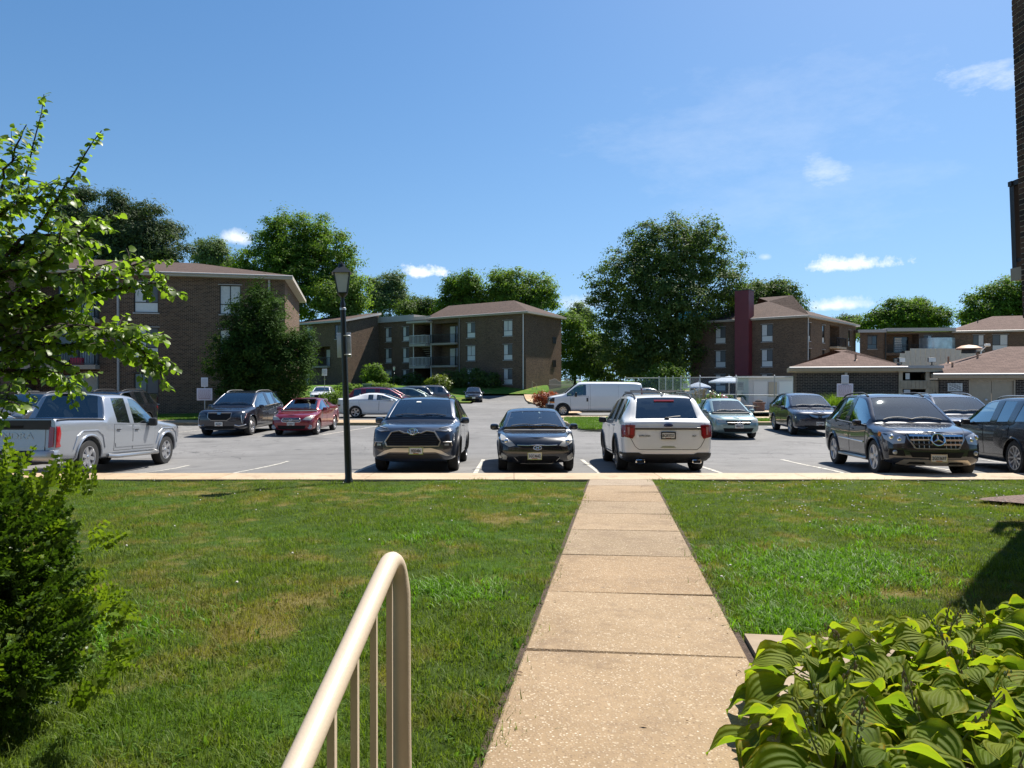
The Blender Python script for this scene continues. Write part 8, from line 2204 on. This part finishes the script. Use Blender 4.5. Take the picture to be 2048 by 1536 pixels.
# heart-shaped leaf, unit length along +y, folded along the midrib
hv = np.array([(0, 0, 0), (0, .35, .0), (0, .7, -.04), (0, 1.0, -.16), (.36, -.10, .07), (.52, .28, .10), (.36, .66, .03), (-.36, -.10, .07), (-.52, .28, .10), (-.36, .66, .03), (.18, -.10, .03), (-.18, -.10, .03)], float)
hf = np.array([(0, 10, 5, 1), (10, 4, 5, 5), (1, 5, 6, 2), (2, 6, 3, 3), (0, 1, 8, 11), (11, 8, 7, 7), (1, 2, 9, 8), (2, 3, 9, 9)])
def tri_fix(F):
    out = []
    for f in F:
        u = list(dict.fromkeys(f)); out += [u] if len(u) == 3 else [[u[0], u[1], u[2]], [u[0], u[2], u[3]]]
    return np.array(out)
hf = tri_fix(hf)
def redbud():
    rs = np.random.RandomState(4)
    root = thing('redbud_tree', 'leafy heart-leaved tree branching in from the left edge', 'tree', (0, 0, 0))
    D0 = 6.0
    B = [[(-70, 700), (-10, 560), (20, 450), (60, 330), (90, 190)], [(-60, 640), (0, 560), (80, 450), (150, 345), (205, 262)], [(-60, 680), (100, 600), (220, 545), (300, 522), (348, 520)], [(-70, 690), (0, 655), (150, 600), (270, 572), (330, 566), (368, 590)],
         [(-60, 700), (120, 650), (220, 660), (275, 680), (325, 668)], [(220, 660), (272, 692), (300, 716), (324, 738)], [(-60, 720), (100, 690), (180, 688), (245, 706), (262, 722)], [(-60, 745), (80, 740), (130, 762), (165, 788)], [(-60, 600), (60, 520), (140, 482), (200, 440), (238, 428)],
         [(-70, 560), (-40, 430), (0, 380), (30, 300), (55, 250)], [(-60, 790), (10, 800), (40, 812)], [(-60, 600), (40, 480), (110, 470), (175, 500), (215, 490)], [(-60, 640), (70, 560), (160, 540), (245, 520)], [(-60, 500), (-20, 360), (-5, 270)], [(-60, 640), (60, 610), (130, 630), (180, 640)], [(-60, 660), (30, 690), (110, 720), (150, 735)], [(-60, 560), (30, 540), (100, 520), (130, 440)], [(-60, 480), (20, 420), (70, 400), (110, 380)],
         [(-60, 620), (-160, 520), (-230, 420)], [(-60, 660), (-170, 600), (-260, 560)], [(-60, 700), (-160, 690), (-260, 700)]]
    base = Vector((at(-60, D0), D0, lawn_z(0, 6) - .1))
    tr = MB(); fork = wp(-62, D0, py=700); top = wp(-66, D0, py=520)
    tr.tube([base, base.lerp(fork, .5) + Vector((.04, 0, 0)), fork, fork.lerp(top, .5), top], [.085, .07, .06, .045, .03], 10); tr.build('trunk', M_BARK, root, uv=False)
    LP, LT = [], []
    def leaves_along(pts, sp, k0=.15):
        L = sum((pts[i + 1] - pts[i]).length for i in range(len(pts) - 1)); n = max(2, int(L / sp)); side = 1
        for k in range(n):
            s = (k0 + (1 - k0) * (k + .6) / n) * L; i = 0
            while i < len(pts) - 2 and s > (pts[i + 1] - pts[i]).length: s -= (pts[i + 1] - pts[i]).length; i += 1
            d = (pts[i + 1] - pts[i]); p = pts[i] + d.normalized() * min(s, d.length)
            sd = d.normalized().cross(Vector((0, 0, 1))); sd = sd.normalized() if sd.length > .1 else Vector((1, 0, 0))
            side = -side
            o = sd * side * rs.uniform(.4, 1.0) + d.normalized() * .45 + Vector((rs.normal() * .35, rs.normal() * .35, rs.normal() * .3 - .45))
            LP.append(p + o.normalized() * .025); LT.append(o.normalized())
    for bi, b_ in enumerate(B):
        dj = rs.uniform(-.75, .75)
        pts = []
        for k, (px, py) in enumerate(b_):
            d = D0 + dj * (k / (len(b_) - 1)) + rs.uniform(-.05, .05)
            if b_[0] == (220, 660): d = D0 - .1 + .2 * k / 3
            pts.append(wp(px, d, py=py))
        fine = []
        for i in range(len(pts) - 1):
            for q in range(4): fine.append(pts[i].lerp(pts[i + 1], q / 4) + Vector((rs.normal() * .008, rs.normal() * .008, rs.normal() * .008)))
        fine.append(pts[-1])
        m_ = MB(); n_ = len(fine); m_.tube(fine, [.020 * (1 - .82 * k / (n_ - 1)) for k in range(n_)], 6); m_.build('branch', M_BARKD, root, uv=False)
        leaves_along(fine, .0175, .12)
        # side twigs: dense near the trunk, none at the far tips
        tw = MB()
        ntw = int(n_ * 1.35)
        for k in range(ntw):
            i = rs.randint(0, max(1, int(n_ * .72))); s_ = fine[i]; dd = (fine[min(i + 1, n_ - 1)] - fine[max(i - 1, 0)]).normalized()
            o = dd * .6 + Vector(rs.normal(size=3) * .6); o.z = o.z * .7 + .05; o.normalize(); l_ = rs.uniform(.15, .42) * (1 - .4 * i / n_)
            tp = [s_, s_ + o * l_ * .5 + Vector((0, 0, .015)), s_ + o * l_ + Vector((0, 0, -.03))]
            tw.tube(tp, [.005, .004, .002], 4); leaves_along(tp, .023, .1)
        tw.build('twig', M_BARKD, root, uv=False)['kind'] = 'stuff'
    P = np.array([tuple(p) for p in LP]); T = np.array([tuple(t) for t in LT]); n = len(P)
    nrm = np.array([0, 0, 1.0]) + rs.normal(size=(n, 3)) * .55 + np.array([.2, -.25, 0])
    Rm = rot_frames(T, nrm); S = rs.uniform(.040, .068, n)
    order = np.argsort(-P[:, 0])          # those that stand out furthest to the right show largest against wall and sky
    pick = order[:300]; rest = order[300:]
    mes = [np_mesh('leaf', hv * np.array([1, 1, z]), hf, L_RBO, smooth=True) for z in (1.0, 1.8, .5)]
    leaf_objects(root, mes, Rm, P, S, pick)
    V, F = stamp(hv, hf, Rm[rest], P[rest], S[rest])
    o = link('foliage', np_mesh('foliage', V, F, L_REDBUD, np.repeat(rs.rand(len(rest)), len(hf)), smooth=True), root); o['kind'] = 'stuff'
L_RBO = leaf_mat('heart_leaf_single', (0.090, 0.148, 0.024), (0.172, 0.248, 0.038), .58, rough=.42, objrnd=True, gloss=.5)
redbud()

# glossy shrub at the left
bv = np.array([(0, 0, 0), (.40, .5, .06), (0, 1, -.05), (-.40, .5, .06), (0, .45, 0)], float); bf = np.array([(0, 1, 4), (1, 2, 4), (2, 3, 4), (3, 0, 4)])
def glossy_shrub():
    rs = np.random.RandomState(21); X0, Y0 = -2.64, 3.02; z0 = lawn_z(0, Y0)
    root = thing('evergreen_shrub', 'glossy small-leaved evergreen shrub at the left edge of the lawn', 'shrub', (X0, Y0, z0))
    blobs = [((0, 0, .50), .70, .68, .50, 1), ((.10, .0, .74), .54, .53, .30, 1), ((.14, -.05, .30), .62, .58, .32, 1), ((-.3, 0, .6), .7, .6, .5, 1)]
    n = 5200
    P, N, T = [], [], []
    for i in range(n):
        b_ = blobs[rs.randint(4)]; d = rand_dirs(1, rs)[0]
        if d[1] > .55: d[1] = -d[1]
        r_ = rs.uniform(.86, .99); p = np.array(b_[0]) + d * r_ * np.array(b_[1:4])
        if p[2] < .02: p[2] = .04 + rs.rand() * .1
        P.append(p); t = d * .8 + np.array([.15, -.1, .55]) + rs.normal(size=3) * .35; T.append(t); N.append(rand_dirs(1, rs)[0])
    # stray sprays that stick out to the right and over the top
    for (px, py, k) in [(205, 1060, 3), (225, 1075, 3), (200, 1150, 4), (230, 1195, 4), (265, 1215, 3), (250, 1235, 3), (225, 1215, 4), (235, 1265, 2), (210, 1180, 4), (220, 1300, 8), (20, 945, 5), (40, 925, 5), (80, 965, 5), (120, 960, 5), (160, 955, 5), (185, 965, 5), (110, 985, 6), (240, 1330, 8), (205, 1370, 8), (180, 1400, 8), (5, 950, 4)]:
        for q in range(k):
            w = wp(px + rs.normal() * 14, 2.85 + rs.normal() * .1, py=py + rs.normal() * 12); p = np.array((w.x - X0, w.y - Y0, w.z - z0))
            P.append(p - np.array([.05, 0, .03])); T.append(np.array([.7 if px > 190 else .25, -.1, .35 if px > 190 else 1.0]) + rs.normal(size=3) * .22); N.append(rand_dirs(1, rs)[0])
    P, T, N = np.array(P), np.array(T), np.array(N); n = len(P)
    # one sprig: stem with leaf pairs
    sv, sf = [], []
    for k in range(8):
        for sd in (1, -1):
            y = .010 + .0115 * k; s = .029 * (1 - .045 * k); a = sd * R(58 - 3 * k); tw = (k % 2) * R(80)
            M = Matrix.Translation((0, y, 0)) @ Matrix.Rotation(tw, 4, 'Y') @ Matrix.Rotation(-a, 4, 'Z') @ Matrix.Rotation(R(22), 4, 'X') @ Matrix.Scale(s, 4)
            b0 = len(sv); sv += [tuple(M @ Vector(p)) for p in bv]; sf += [tuple(b0 + i for i in f) for f in bf]
    b0 = len(sv); sv += [(-.0012, 0, 0), (.0012, 0, 0), (.0006, .098, 0), (-.0006, .098, 0)]; sf += [(b0, b0 + 1, b0 + 2), (b0, b0 + 2, b0 + 3)]
    sv, sf = np.array(sv), np.array(sf)
    cp, cn, cr_ = crown_points([((b_[0][0], b_[0][1], b_[0][2]), b_[1] * .86, b_[2] * .86, b_[3] * .86, 1) for b_ in blobs], 14000, rs, .10, 900, .55)
    ok = cp[:, 2] > .01; cv, cf = leaf_cards(cp[ok], cn[ok], .023, rs, .6)
    o = link('inner_foliage', np_mesh('inner_foliage', cv, cf, L_BOX, cr_[ok]), root); o['kind'] = 'stuff'
    Rm = rot_frames(T, N); S = rs.uniform(.75, 1.25, n)
    young = (rs.rand(n) < .11) | (np.arange(n) >= 5200)
    front = np.argsort(P[:, 1] - .5 * P[:, 0])[:300]
    isp = np.zeros(n, bool); isp[front] = True
    me_o, me_y = np_mesh('sprig', sv, sf, L_BOXO, smooth=True), np_mesh('sprig', sv, sf, L_BOXNO, smooth=True)
    for i in np.where(isp)[0]:
        o = bpy.data.objects.new('sprig', me_y if young[i] else me_o); col.objects.link(o); o.parent = root
        m_ = Matrix(((*Rm[i][0], 0), (*Rm[i][1], 0), (*Rm[i][2], 0), (0, 0, 0, 1))); o.matrix_local = Matrix.Translation(Vector(P[i])) @ m_ @ Matrix.Scale(S[i], 4)
    for sel, mat, nm in ((~isp & ~young, L_BOX, 'foliage'), (~isp & young, L_BOXN, 'young_foliage')):
        V, F = stamp(sv, sf, Rm[sel], P[sel], S[sel]); o = link(nm, np_mesh(nm, V, F, mat, np.repeat(rs.rand(sel.sum() * 16 + sel.sum()), 4)[:len(F)] if False else rs.rand(len(F)), smooth=True), root); o['kind'] = 'stuff'
    st = MB()
    for k in range(26):
        d = rand_dirs(1, rs)[0]; d[2] = abs(d[2]) + .3; e = Vector(d) * rs.uniform(.4, .62); e.z += .1; st.tube([(rs.normal() * .08, rs.normal() * .08, -.05), e * .5 + Vector((0, 0, .05)), e], [.012, .008, .003], 5)
    st.build('stem', M_BARKD, root, uv=False)
L_BOXO = leaf_mat('glossy_sprig', (0.024, 0.054, 0.011), (0.070, 0.122, 0.017), .25, rough=.42, objrnd=True, gloss=.35)
L_BOXNO = leaf_mat('young_sprig', (0.080, 0.135, 0.014), (0.140, 0.195, 0.020), .35, rough=.42, objrnd=True, gloss=.3)
glossy_shrub()

# ---- broad ribbed plants at the right ---------------------------------------------
def hosta_mat(name, edge):
    t = NT(name); uv = t.coord('UV')
    rn = t.node('ShaderNodeObjectInfo').outputs['Random']
    c = t.ramp(rn, [(0.0, (0.095, 0.150, 0.018)), (0.5, (0.150, 0.210, 0.022)), (1.0, (0.210, 0.250, 0.024))])
    s = t.node('ShaderNodeSeparateXYZ'); t.l.new(uv, s.inputs[0])
    rib = t.math('SINE', t.math('MULTIPLY', s.outputs[0], 44.0))
    c = t.mix(0.16, c, t.ramp(t.math('ADD', t.math('MULTIPLY', rib, .5), .5), [(0, .6), (1, 1.0)]), 'MULTIPLY')
    n = t.noise(7, 4, .6, t.coord()); 
    ed = t.math('ABSOLUTE', t.math('SUBTRACT', s.outputs[0], 0.5))
    rim = t.math('MULTIPLY', t.ramp(t.math('ADD', ed, t.math('MULTIPLY', t.math('SUBTRACT', n, .5), .35)), [(.38, 0.0), (.50, 1.0)]), edge)
    c = t.mix(rim, c, (0.30, 0.26, 0.02))
    if edge > .7: c = t.mix(t.ramp(n, [(.56, 0.0), (.66, 1.0)]), c, (.34, .20, .015)); c = t.mix(t.ramp(n, [(.68, 0.0), (.72, 1.0)]), c, (.16, .05, .012))
    t.set(Base_Color=c, Roughness=.62, Specular_IOR_Level=.16); t.bump(rib, .5, .004)
    tr = t.node('ShaderNodeBsdfTranslucent'); t.l.new(t.mix(1.0, c, (1.5, 1.6, .5), 'MULTIPLY'), tr.inputs['Color'])
    mx = t.node('ShaderNodeMixShader'); mx.inputs[0].default_value = .58; t.l.new(t.b.outputs[0], mx.inputs[1]); t.l.new(tr.outputs[0], mx.inputs[2]); t.l.new(mx.outputs[0], t.out.inputs['Surface'])
    return t.mat
HM = [hosta_mat('ribbed_leaf', .35), hosta_mat('yellow_edged_leaf', .65), hosta_mat('browning_leaf', .9)]
def hosta_leaf(curl, cup, twist, wave, mat):
    """ovate pointed leaf, unit length: ribs run base to tip, blade cupped, tip drooping"""
    nu, nv = 10, 9; V, F, U = [], [], []
    for j in range(nv + 1):
        t_ = j / nv; w = .42 * (math.sin(math.pi * min(1, t_ ** .72)) ** .85) * (1 - .12 * t_) + (.0 if j else .02)
        if j == nv: w = .004
        zc = -curl * t_ ** 2.2 + .14 * math.sin(math.pi * t_ * .6)
        for i in range(nu + 1):
            s_ = i / nu * 2 - 1
            rib = .006 * math.cos(s_ * math.pi * 5) * math.sin(math.pi * min(1, t_ * 1.05))
            z = zc + cup * abs(s_) ** 1.6 * w * 1.4 + rib + wave * math.sin(t_ * 9 + s_ * 2) * abs(s_) ** 2 * .05
            back = -.10 * abs(s_) ** 2 * (1 - t_) ** 3
            x = s_ * w * (1 - .15 * cup * abs(s_)); a = twist * t_
            V.append((x * math.cos(a) - z * math.sin(a) * .4, t_ * (1 - .12 * curl) + back, z * math.cos(a) + x * math.sin(a))); U.append((i / nu, t_))
    for j in range(nv):
        for i in range(nu): a = j * (nu + 1) + i; F.append((a, a + 1, a + nu + 2, a + nu + 1))
    me = np_mesh('leaf', np.array(V), np.array(F), mat, smooth=True)
    lay = me.uv_layers.new(name='UVMap')
    for l_ in me.loops: lay.data[l_.index].uv = U[l_.vertex_index]
    return me
hl = [hosta_leaf(c, k, t_, w, HM[m_]) for c, k, t_, w, m_ in ((.25, .35, .2, 1, 0), (.45, .2, -.3, 2, 0), (.15, .55, .35, 1.5, 0), (.6, .3, .1, 2, 0), (.35, .1, -.5, 2.5, 1), (.3, .45, .4, 2, 1), (.5, .25, -.2, 2.5, 2))]
def hosta_bed():
    rs = np.random.RandomState(33); M_STALK = plain('green_stalk', (.10, .13, .04), .6); M_POD = plain('dry_pods', (.22, .17, .09), .8, var=.4, vscale=30); M_GPOD = plain('green_pods', (.20, .25, .11), .6)
    spots = [(1.00, 2.12), (1.08, 2.48), (1.22, 2.84), (1.40, 2.06), (1.44, 2.40), (1.50, 2.74), (2.02, 3.42), (1.74, 2.02), (1.78, 2.36), (1.82, 2.70), (2.40, 3.58), (2.10, 2.10), (2.12, 2.46), (2.16, 2.80), (1.66, 3.26), (2.80, 3.72), (1.22, 1.80), (1.62, 1.74), (2.02, 3.08), (2.40, 3.18), (2.46, 2.62), (2.76, 3.36), (2.80, 2.96), (2.46, 2.24), (1.36, 3.10), (3.14, 3.6), (3.1, 3.2), (2.0, 1.78), (2.8, 2.55)]
    for i, (x, y) in enumerate(spots):
        z = lawn_z(x, y)
        rows_ = [(0, 1.95), (1.95, 2.22), (2.22, 2.55), (2.55, 2.88), (2.88, 3.22), (3.22, 9)]; ri_ = [q for q, (a, b) in enumerate(rows_) if a <= y < b][0]
        pos = sorted(p[0] for p in spots if rows_[ri_][0] <= p[1] < rows_[ri_][1]).index(x)
        lab = 'broad-leaved plant, %s from the walk in the %s row of the bed' % (['first', 'second', 'third', 'fourth', 'fifth', 'sixth', 'seventh'][pos], ['nearest', 'second nearest', 'third nearest', 'fourth nearest', 'fifth nearest', 'backmost'][ri_])
        root = thing('hosta_plant', lab, 'plant', (x, y, z), group='broad-leaved plants in the bed' )
        nl = 30 if i < 25 else 22
        for k in range(nl):
            a = 2 * math.pi * (k * .382 + rs.rand() * .12) + (math.pi if i < 3 else 0) * 0; ring = k / nl
            reach = .06 + .19 * ring + rs.uniform(-.02, .03); h = .255 - .17 * ring ** 1.5 + rs.uniform(-.025, .04)
            tip = Vector((math.cos(a), math.sin(a), 0)); p = tip * reach + Vector((0, 0, h))
            o = bpy.data.objects.new('leaf', hl[rs.choice(7, p=[.22, .2, .18, .14, .12, .09, .05])]); col.objects.link(o); o.parent = root
            tilt = R(rs.uniform(-16, 20) - 34 * ring + 4); s = rs.uniform(.115, .20)
            o.location = p; o.rotation_euler = (tilt, R(rs.normal() * 16), a - math.pi / 2 + rs.normal() * .2); o.scale = (s, s, s)
        pt = MB()
        for k in range(9):
            a = 2 * math.pi * k / 9; pt.tube([(0, 0, -.02), (.05 * math.cos(a), .05 * math.sin(a), .16), (.12 * math.cos(a), .12 * math.sin(a), .19)], [.006, .005, .004], 5)
        pt.build('petiole', M_STALK, root, uv=False)
        for k in range(rs.randint(0, 3) + (2 if i in (2, 14) else 0)):
            a = rs.rand() * 6.28; ln = rs.uniform(.12, .24); e = Vector((math.cos(a) * ln, math.sin(a) * ln, rs.uniform(.30, .44))); b_ = MB(); b_.tube([(0, 0, .1), e * .5 + Vector((0, 0, .05)), e], [.004, .0035, .002], 5, 0)
            dry = rs.rand() < .5
            for q in range(12):
                t_ = .55 + .45 * q / 12; c = (e * .5 + Vector((0, 0, .05))).lerp(e, (t_ - .5) / .5); d = Vector((rs.normal(), rs.normal(), -.6 if dry else .3)).normalized(); b_.blob(c + d * .014, (.0045, .0045, .012 if dry else .008), 1, sub=1)
            b_.build('flower_stalk', [M_STALK, M_POD if dry else M_GPOD], root, uv=False)
hosta_bed()

# ---- lawn grass ---------------------------------------------------------------------
L_GRASS = leaf_mat('grass_blades', (0.060, 0.098, 0.013), (0.132, 0.178, 0.028), .42, rough=.55, objrnd=True, gloss=.18, patches=grass_patches)
L_WEED = leaf_mat('bright_weed_blades', (0.075, 0.165, 0.012), (0.115, 0.225, 0.018), .42, rough=.5, objrnd=True, gloss=.25)
L_CLOV = leaf_mat('broad_weed_leaves', (0.050, 0.110, 0.018), (0.085, 0.150, 0.030), .4, rough=.7, objrnd=True, gloss=.06)
def tuft(name, nb, rad, h, wd, lay, mat, seed):
    rs = np.random.RandomState(seed); V = np.zeros((nb, 6, 3)); bx, by = rs.normal(size=(2, nb)) * rad * .6
    a = rs.uniform(0, 6.28, nb); hh = h * rs.uniform(.45, 1.2, nb); out = hh * rs.uniform(.1, lay, nb); ww = wd * rs.uniform(.6, 1.3, nb); b2 = a + rs.uniform(.8, 2.2, nb)
    for k, t_ in enumerate((0, .55, 1.0)):
        px_, py_, pz_ = bx + np.cos(a) * out * t_ ** 1.7, by + np.sin(a) * out * t_ ** 1.7, hh * (t_ - .3 * t_ ** 3 * np.minimum(1, out / hh)) - .012
        w_ = ww * (1 - .85 * t_ ** 2)
        V[:, 2 * k] = np.stack([px_ - np.cos(b2) * w_, py_ - np.sin(b2) * w_, pz_], 1); V[:, 2 * k + 1] = np.stack([px_ + np.cos(b2) * w_, py_ + np.sin(b2) * w_, pz_], 1)
    F = ((np.arange(nb) * 6)[:, None, None] + np.array([[0, 1, 3, 2], [2, 3, 5, 4]])[None]).reshape(-1, 4)
    return bpy.data.objects.new(name, np_mesh(name, V.reshape(-1, 3), F, mat))
def scatter(name, pts, scl, protos, label=None):
    """stuff object: geometry nodes put one of the tufts on every point, turned at random"""
    c = bpy.data.collections.new(name + '_tufts')
    for p in protos: c.objects.link(p)
    me = bpy.data.meshes.new(name); me.vertices.add(len(pts)); me.vertices.foreach_set('co', np.asarray(pts, np.float32).ravel())
    a = me.attributes.new('scl', 'FLOAT', 'POINT'); a.data.foreach_set('value', np.asarray(scl, np.float32))
    o = link(name, me); o['kind'] = 'stuff'
    ng = bpy.data.node_groups.new(name, 'GeometryNodeTree'); ng.interface.new_socket('Geometry', in_out='INPUT', socket_type='NodeSocketGeometry'); ng.interface.new_socket('Geometry', in_out='OUTPUT', socket_type='NodeSocketGeometry')
    N, L_ = ng.nodes, ng.links; gi = N.new('NodeGroupInput'); go = N.new('NodeGroupOutput'); iop = N.new('GeometryNodeInstanceOnPoints'); ci = N.new('GeometryNodeCollectionInfo')
    ci.inputs['Collection'].default_value = c; ci.inputs['Separate Children'].default_value = True; ci.inputs['Reset Children'].default_value = True
    rv = N.new('FunctionNodeRandomValue'); rv.data_type = 'FLOAT_VECTOR'; rv.inputs[0].default_value = (-.15, -.15, 0); rv.inputs[1].default_value = (.15, .15, 6.283)
    ri = N.new('FunctionNodeRandomValue'); ri.data_type = 'INT'; ri.inputs[4].default_value = 0; ri.inputs[5].default_value = len(protos) - 1; ri.inputs['Seed'].default_value = 5
    na = N.new('GeometryNodeInputNamedAttribute'); na.data_type = 'FLOAT'; na.inputs['Name'].default_value = 'scl'
    L_.new(gi.outputs[0], iop.inputs['Points']); L_.new(ci.outputs[0], iop.inputs['Instance']); iop.inputs['Pick Instance'].default_value = True
    L_.new(ri.outputs[2], iop.inputs['Instance Index']); L_.new(rv.outputs[0], iop.inputs['Rotation']); L_.new(na.outputs[0], iop.inputs['Scale']); L_.new(iop.outputs[0], go.inputs[0])
    md = o.modifiers.new('scatter', 'NODES'); md.node_group = ng
    return o
def lawn_points(n, rs, y0, y1, xr=None):
    out = []
    while len(out) < n:
        y = rs.uniform(y0, y1); lim = .80 * y + 1.0; x = rs.uniform(-lim, lim) if xr is None else rs.uniform(*xr)
        if path_x(y, -1) + .02 + .05 * math.sin(y * 9) * rs.rand() < x < path_x(y, 1) - .02 - .03 * math.sin(y * 13) * rs.rand(): continue
        if x > path_x(y, 1) - .1 and y < 4.24 + (-.13 * (x - path_x(y, 1))) : continue
        if x > 6.5 and y < 8.95: continue
        if ((x - mc[0]) / 1.35) ** 2 + ((y - mc[1]) / .85) ** 2 < .9: continue
        out.append((x, y, lawn_z(x, y) - .03 + .02 * math.sin(x * 1.7) * math.sin(y * 1.3)))
    return out
rs = np.random.RandomState(2)
def band_area(y0, y1): return (.80 * (y0 + y1) + 2.0) * (y1 - y0) * .92
gp = []
for y0, y1, dens in ((1.3, 3.2, 430), (3.2, 5, 340), (5, 8, 230), (8, 11, 170), (11, 13.70, 140)): gp += lawn_points(int(band_area(y0, y1) * dens), rs, y0, y1)
pr = [tuft('blades', 26, .075, .052, .0021, .9, L_GRASS, 100 + k) for k in range(4)] + [tuft('blades', 20, .08, .042, .0025, 1.5, L_GRASS, 110 + k) for k in range(3)]
gs = np.array([.95 + .28 * math.sin(p[0] * 3.1 + 1.7 * math.sin(p[1] * 2.3)) * math.sin(p[1] * 2.7 + p[0]) + .15 * math.sin(p[0] * 11 + p[1] * 9) for p in gp])
scatter('grass', gp, gs * rs.uniform(.65, 1.3, len(gp)), pr)
# brighter crab-grass patches, broad weeds along the walk
wp_ = []
for (x, y, r_, n) in ((2.55, 6.1, .75, 620), (1.75, 4.55, .35, 240), (2.0, 5.2, .35, 90), (3.3, 6.4, .5, 160), (-.45, 5.3, .4, 110), (-.9, 7.8, .5, 90), (-2.4, 4.4, .5, 110), (1.55, 9.5, .3, 60), (4.2, 8.0, .6, 120)):
    for k in range(n):
        q = rs.normal(size=2) * r_ * .6; X, Y = x + q[0], y + q[1]
        if path_x(Y, -1) < X < path_x(Y, 1): continue
        if X > path_x(Y, 1) and Y < 4.3: continue
        wp_.append((X, Y, lawn_z(X, Y) - .03))
scatter('weeds', wp_, rs.uniform(.7, 1.2, len(wp_)), [tuft('blades', 14, .07, .075, .0040, 1.4, L_WEED, 130 + k) for k in range(3)])
bw_pts = []
for y in np.arange(1.9, 9, .05):
    if rs.rand() < .62 and (y < 4.2 or rs.rand() < .25): x = path_x(y, -1) - abs(rs.normal()) * .16 - .01; bw_pts.append((x, y, lawn_z(x, y) - .02))
for k in range(90): x, y = rs.uniform(-2.2, -.2), rs.uniform(2.0, 5.5); bw_pts.append((min(x, path_x(y, -1) - .05), y, lawn_z(x, y) - .02))
scatter('weeds', bw_pts, rs.uniform(.6, 1.1, len(bw_pts)), [tuft('blades', 10, .05, .05, .0075, 1.6, L_CLOV, 140 + k) for k in range(3)])
cl = MB()
for k in range(230):
    x, y = rs.uniform(3.2, 8.5), rs.uniform(8.2, 13.2)
    if rs.rand() < .35: x, y = rs.uniform(-7, 8), rs.uniform(5, 13.4)
    if path_x(y, -1) - .1 < x < path_x(y, 1) + .1: continue
    cl.blob((x, y, lawn_z(x, y) + rs.uniform(.01, .06)), (.011, .011, .010), sub=1)
tag(cl.build('clover', plain('white_clover', (.62, .60, .54), .8), uv=False), kind='stuff')
# grass on the far islands and verges near enough to show
vp = []
for k in range(2600):
    x, y = rs.uniform(2.8, 5.6), rs.uniform(30.2, 39)
    if x < 2.75 + .15 * abs(y - 35) ** 1.0 * .3: continue
    vp.append((x, y, .13))
for k in range(2200): vp.append((rs.uniform(-30, -10.8), rs.uniform(36.9, 40), .12))
for k in range(900): vp.append((rs.uniform(8.4, 15), rs.uniform(35.5, 37.3), .15))
L_GRF = leaf_mat('far_grass_blades', (0.060, 0.125, 0.014), (0.110, 0.190, 0.022), .35, rough=.5, objrnd=True)
scatter('grass', vp, rs.uniform(.8, 1.4, len(vp)), [tuft('blades', 26, .10, .085, .006, 1.0, L_GRF, 150 + k) for k in range(3)])
lit = MB()
for k in range(70):
    y = 1.6 + 11 * rs.rand() ** 1.6; x = path_x(y, -1) + rs.choice([rs.rand() * 1.2, rs.rand() * .12, 1.1 + rs.rand() * .1]); a = rs.rand() * 6.28; l_ = rs.uniform(.006, .022)
    c = Vector((x, y, lawn_z(x, y) + .008)); d = Vector((math.cos(a), math.sin(a), 0)) * l_; n_ = Vector((-d.y, d.x, 0)) * rs.uniform(.15, .5)
    lit.add([c - d, c + n_ + Vector((0, 0, .004)), c + d, c - n_], [(0, 3, 2, 1)])
tag(lit.build('leaf_litter', plain('dry_leaf_bits', (.14, .085, .045), .9, var=.5, vscale=3), uv=False), kind='stuff')
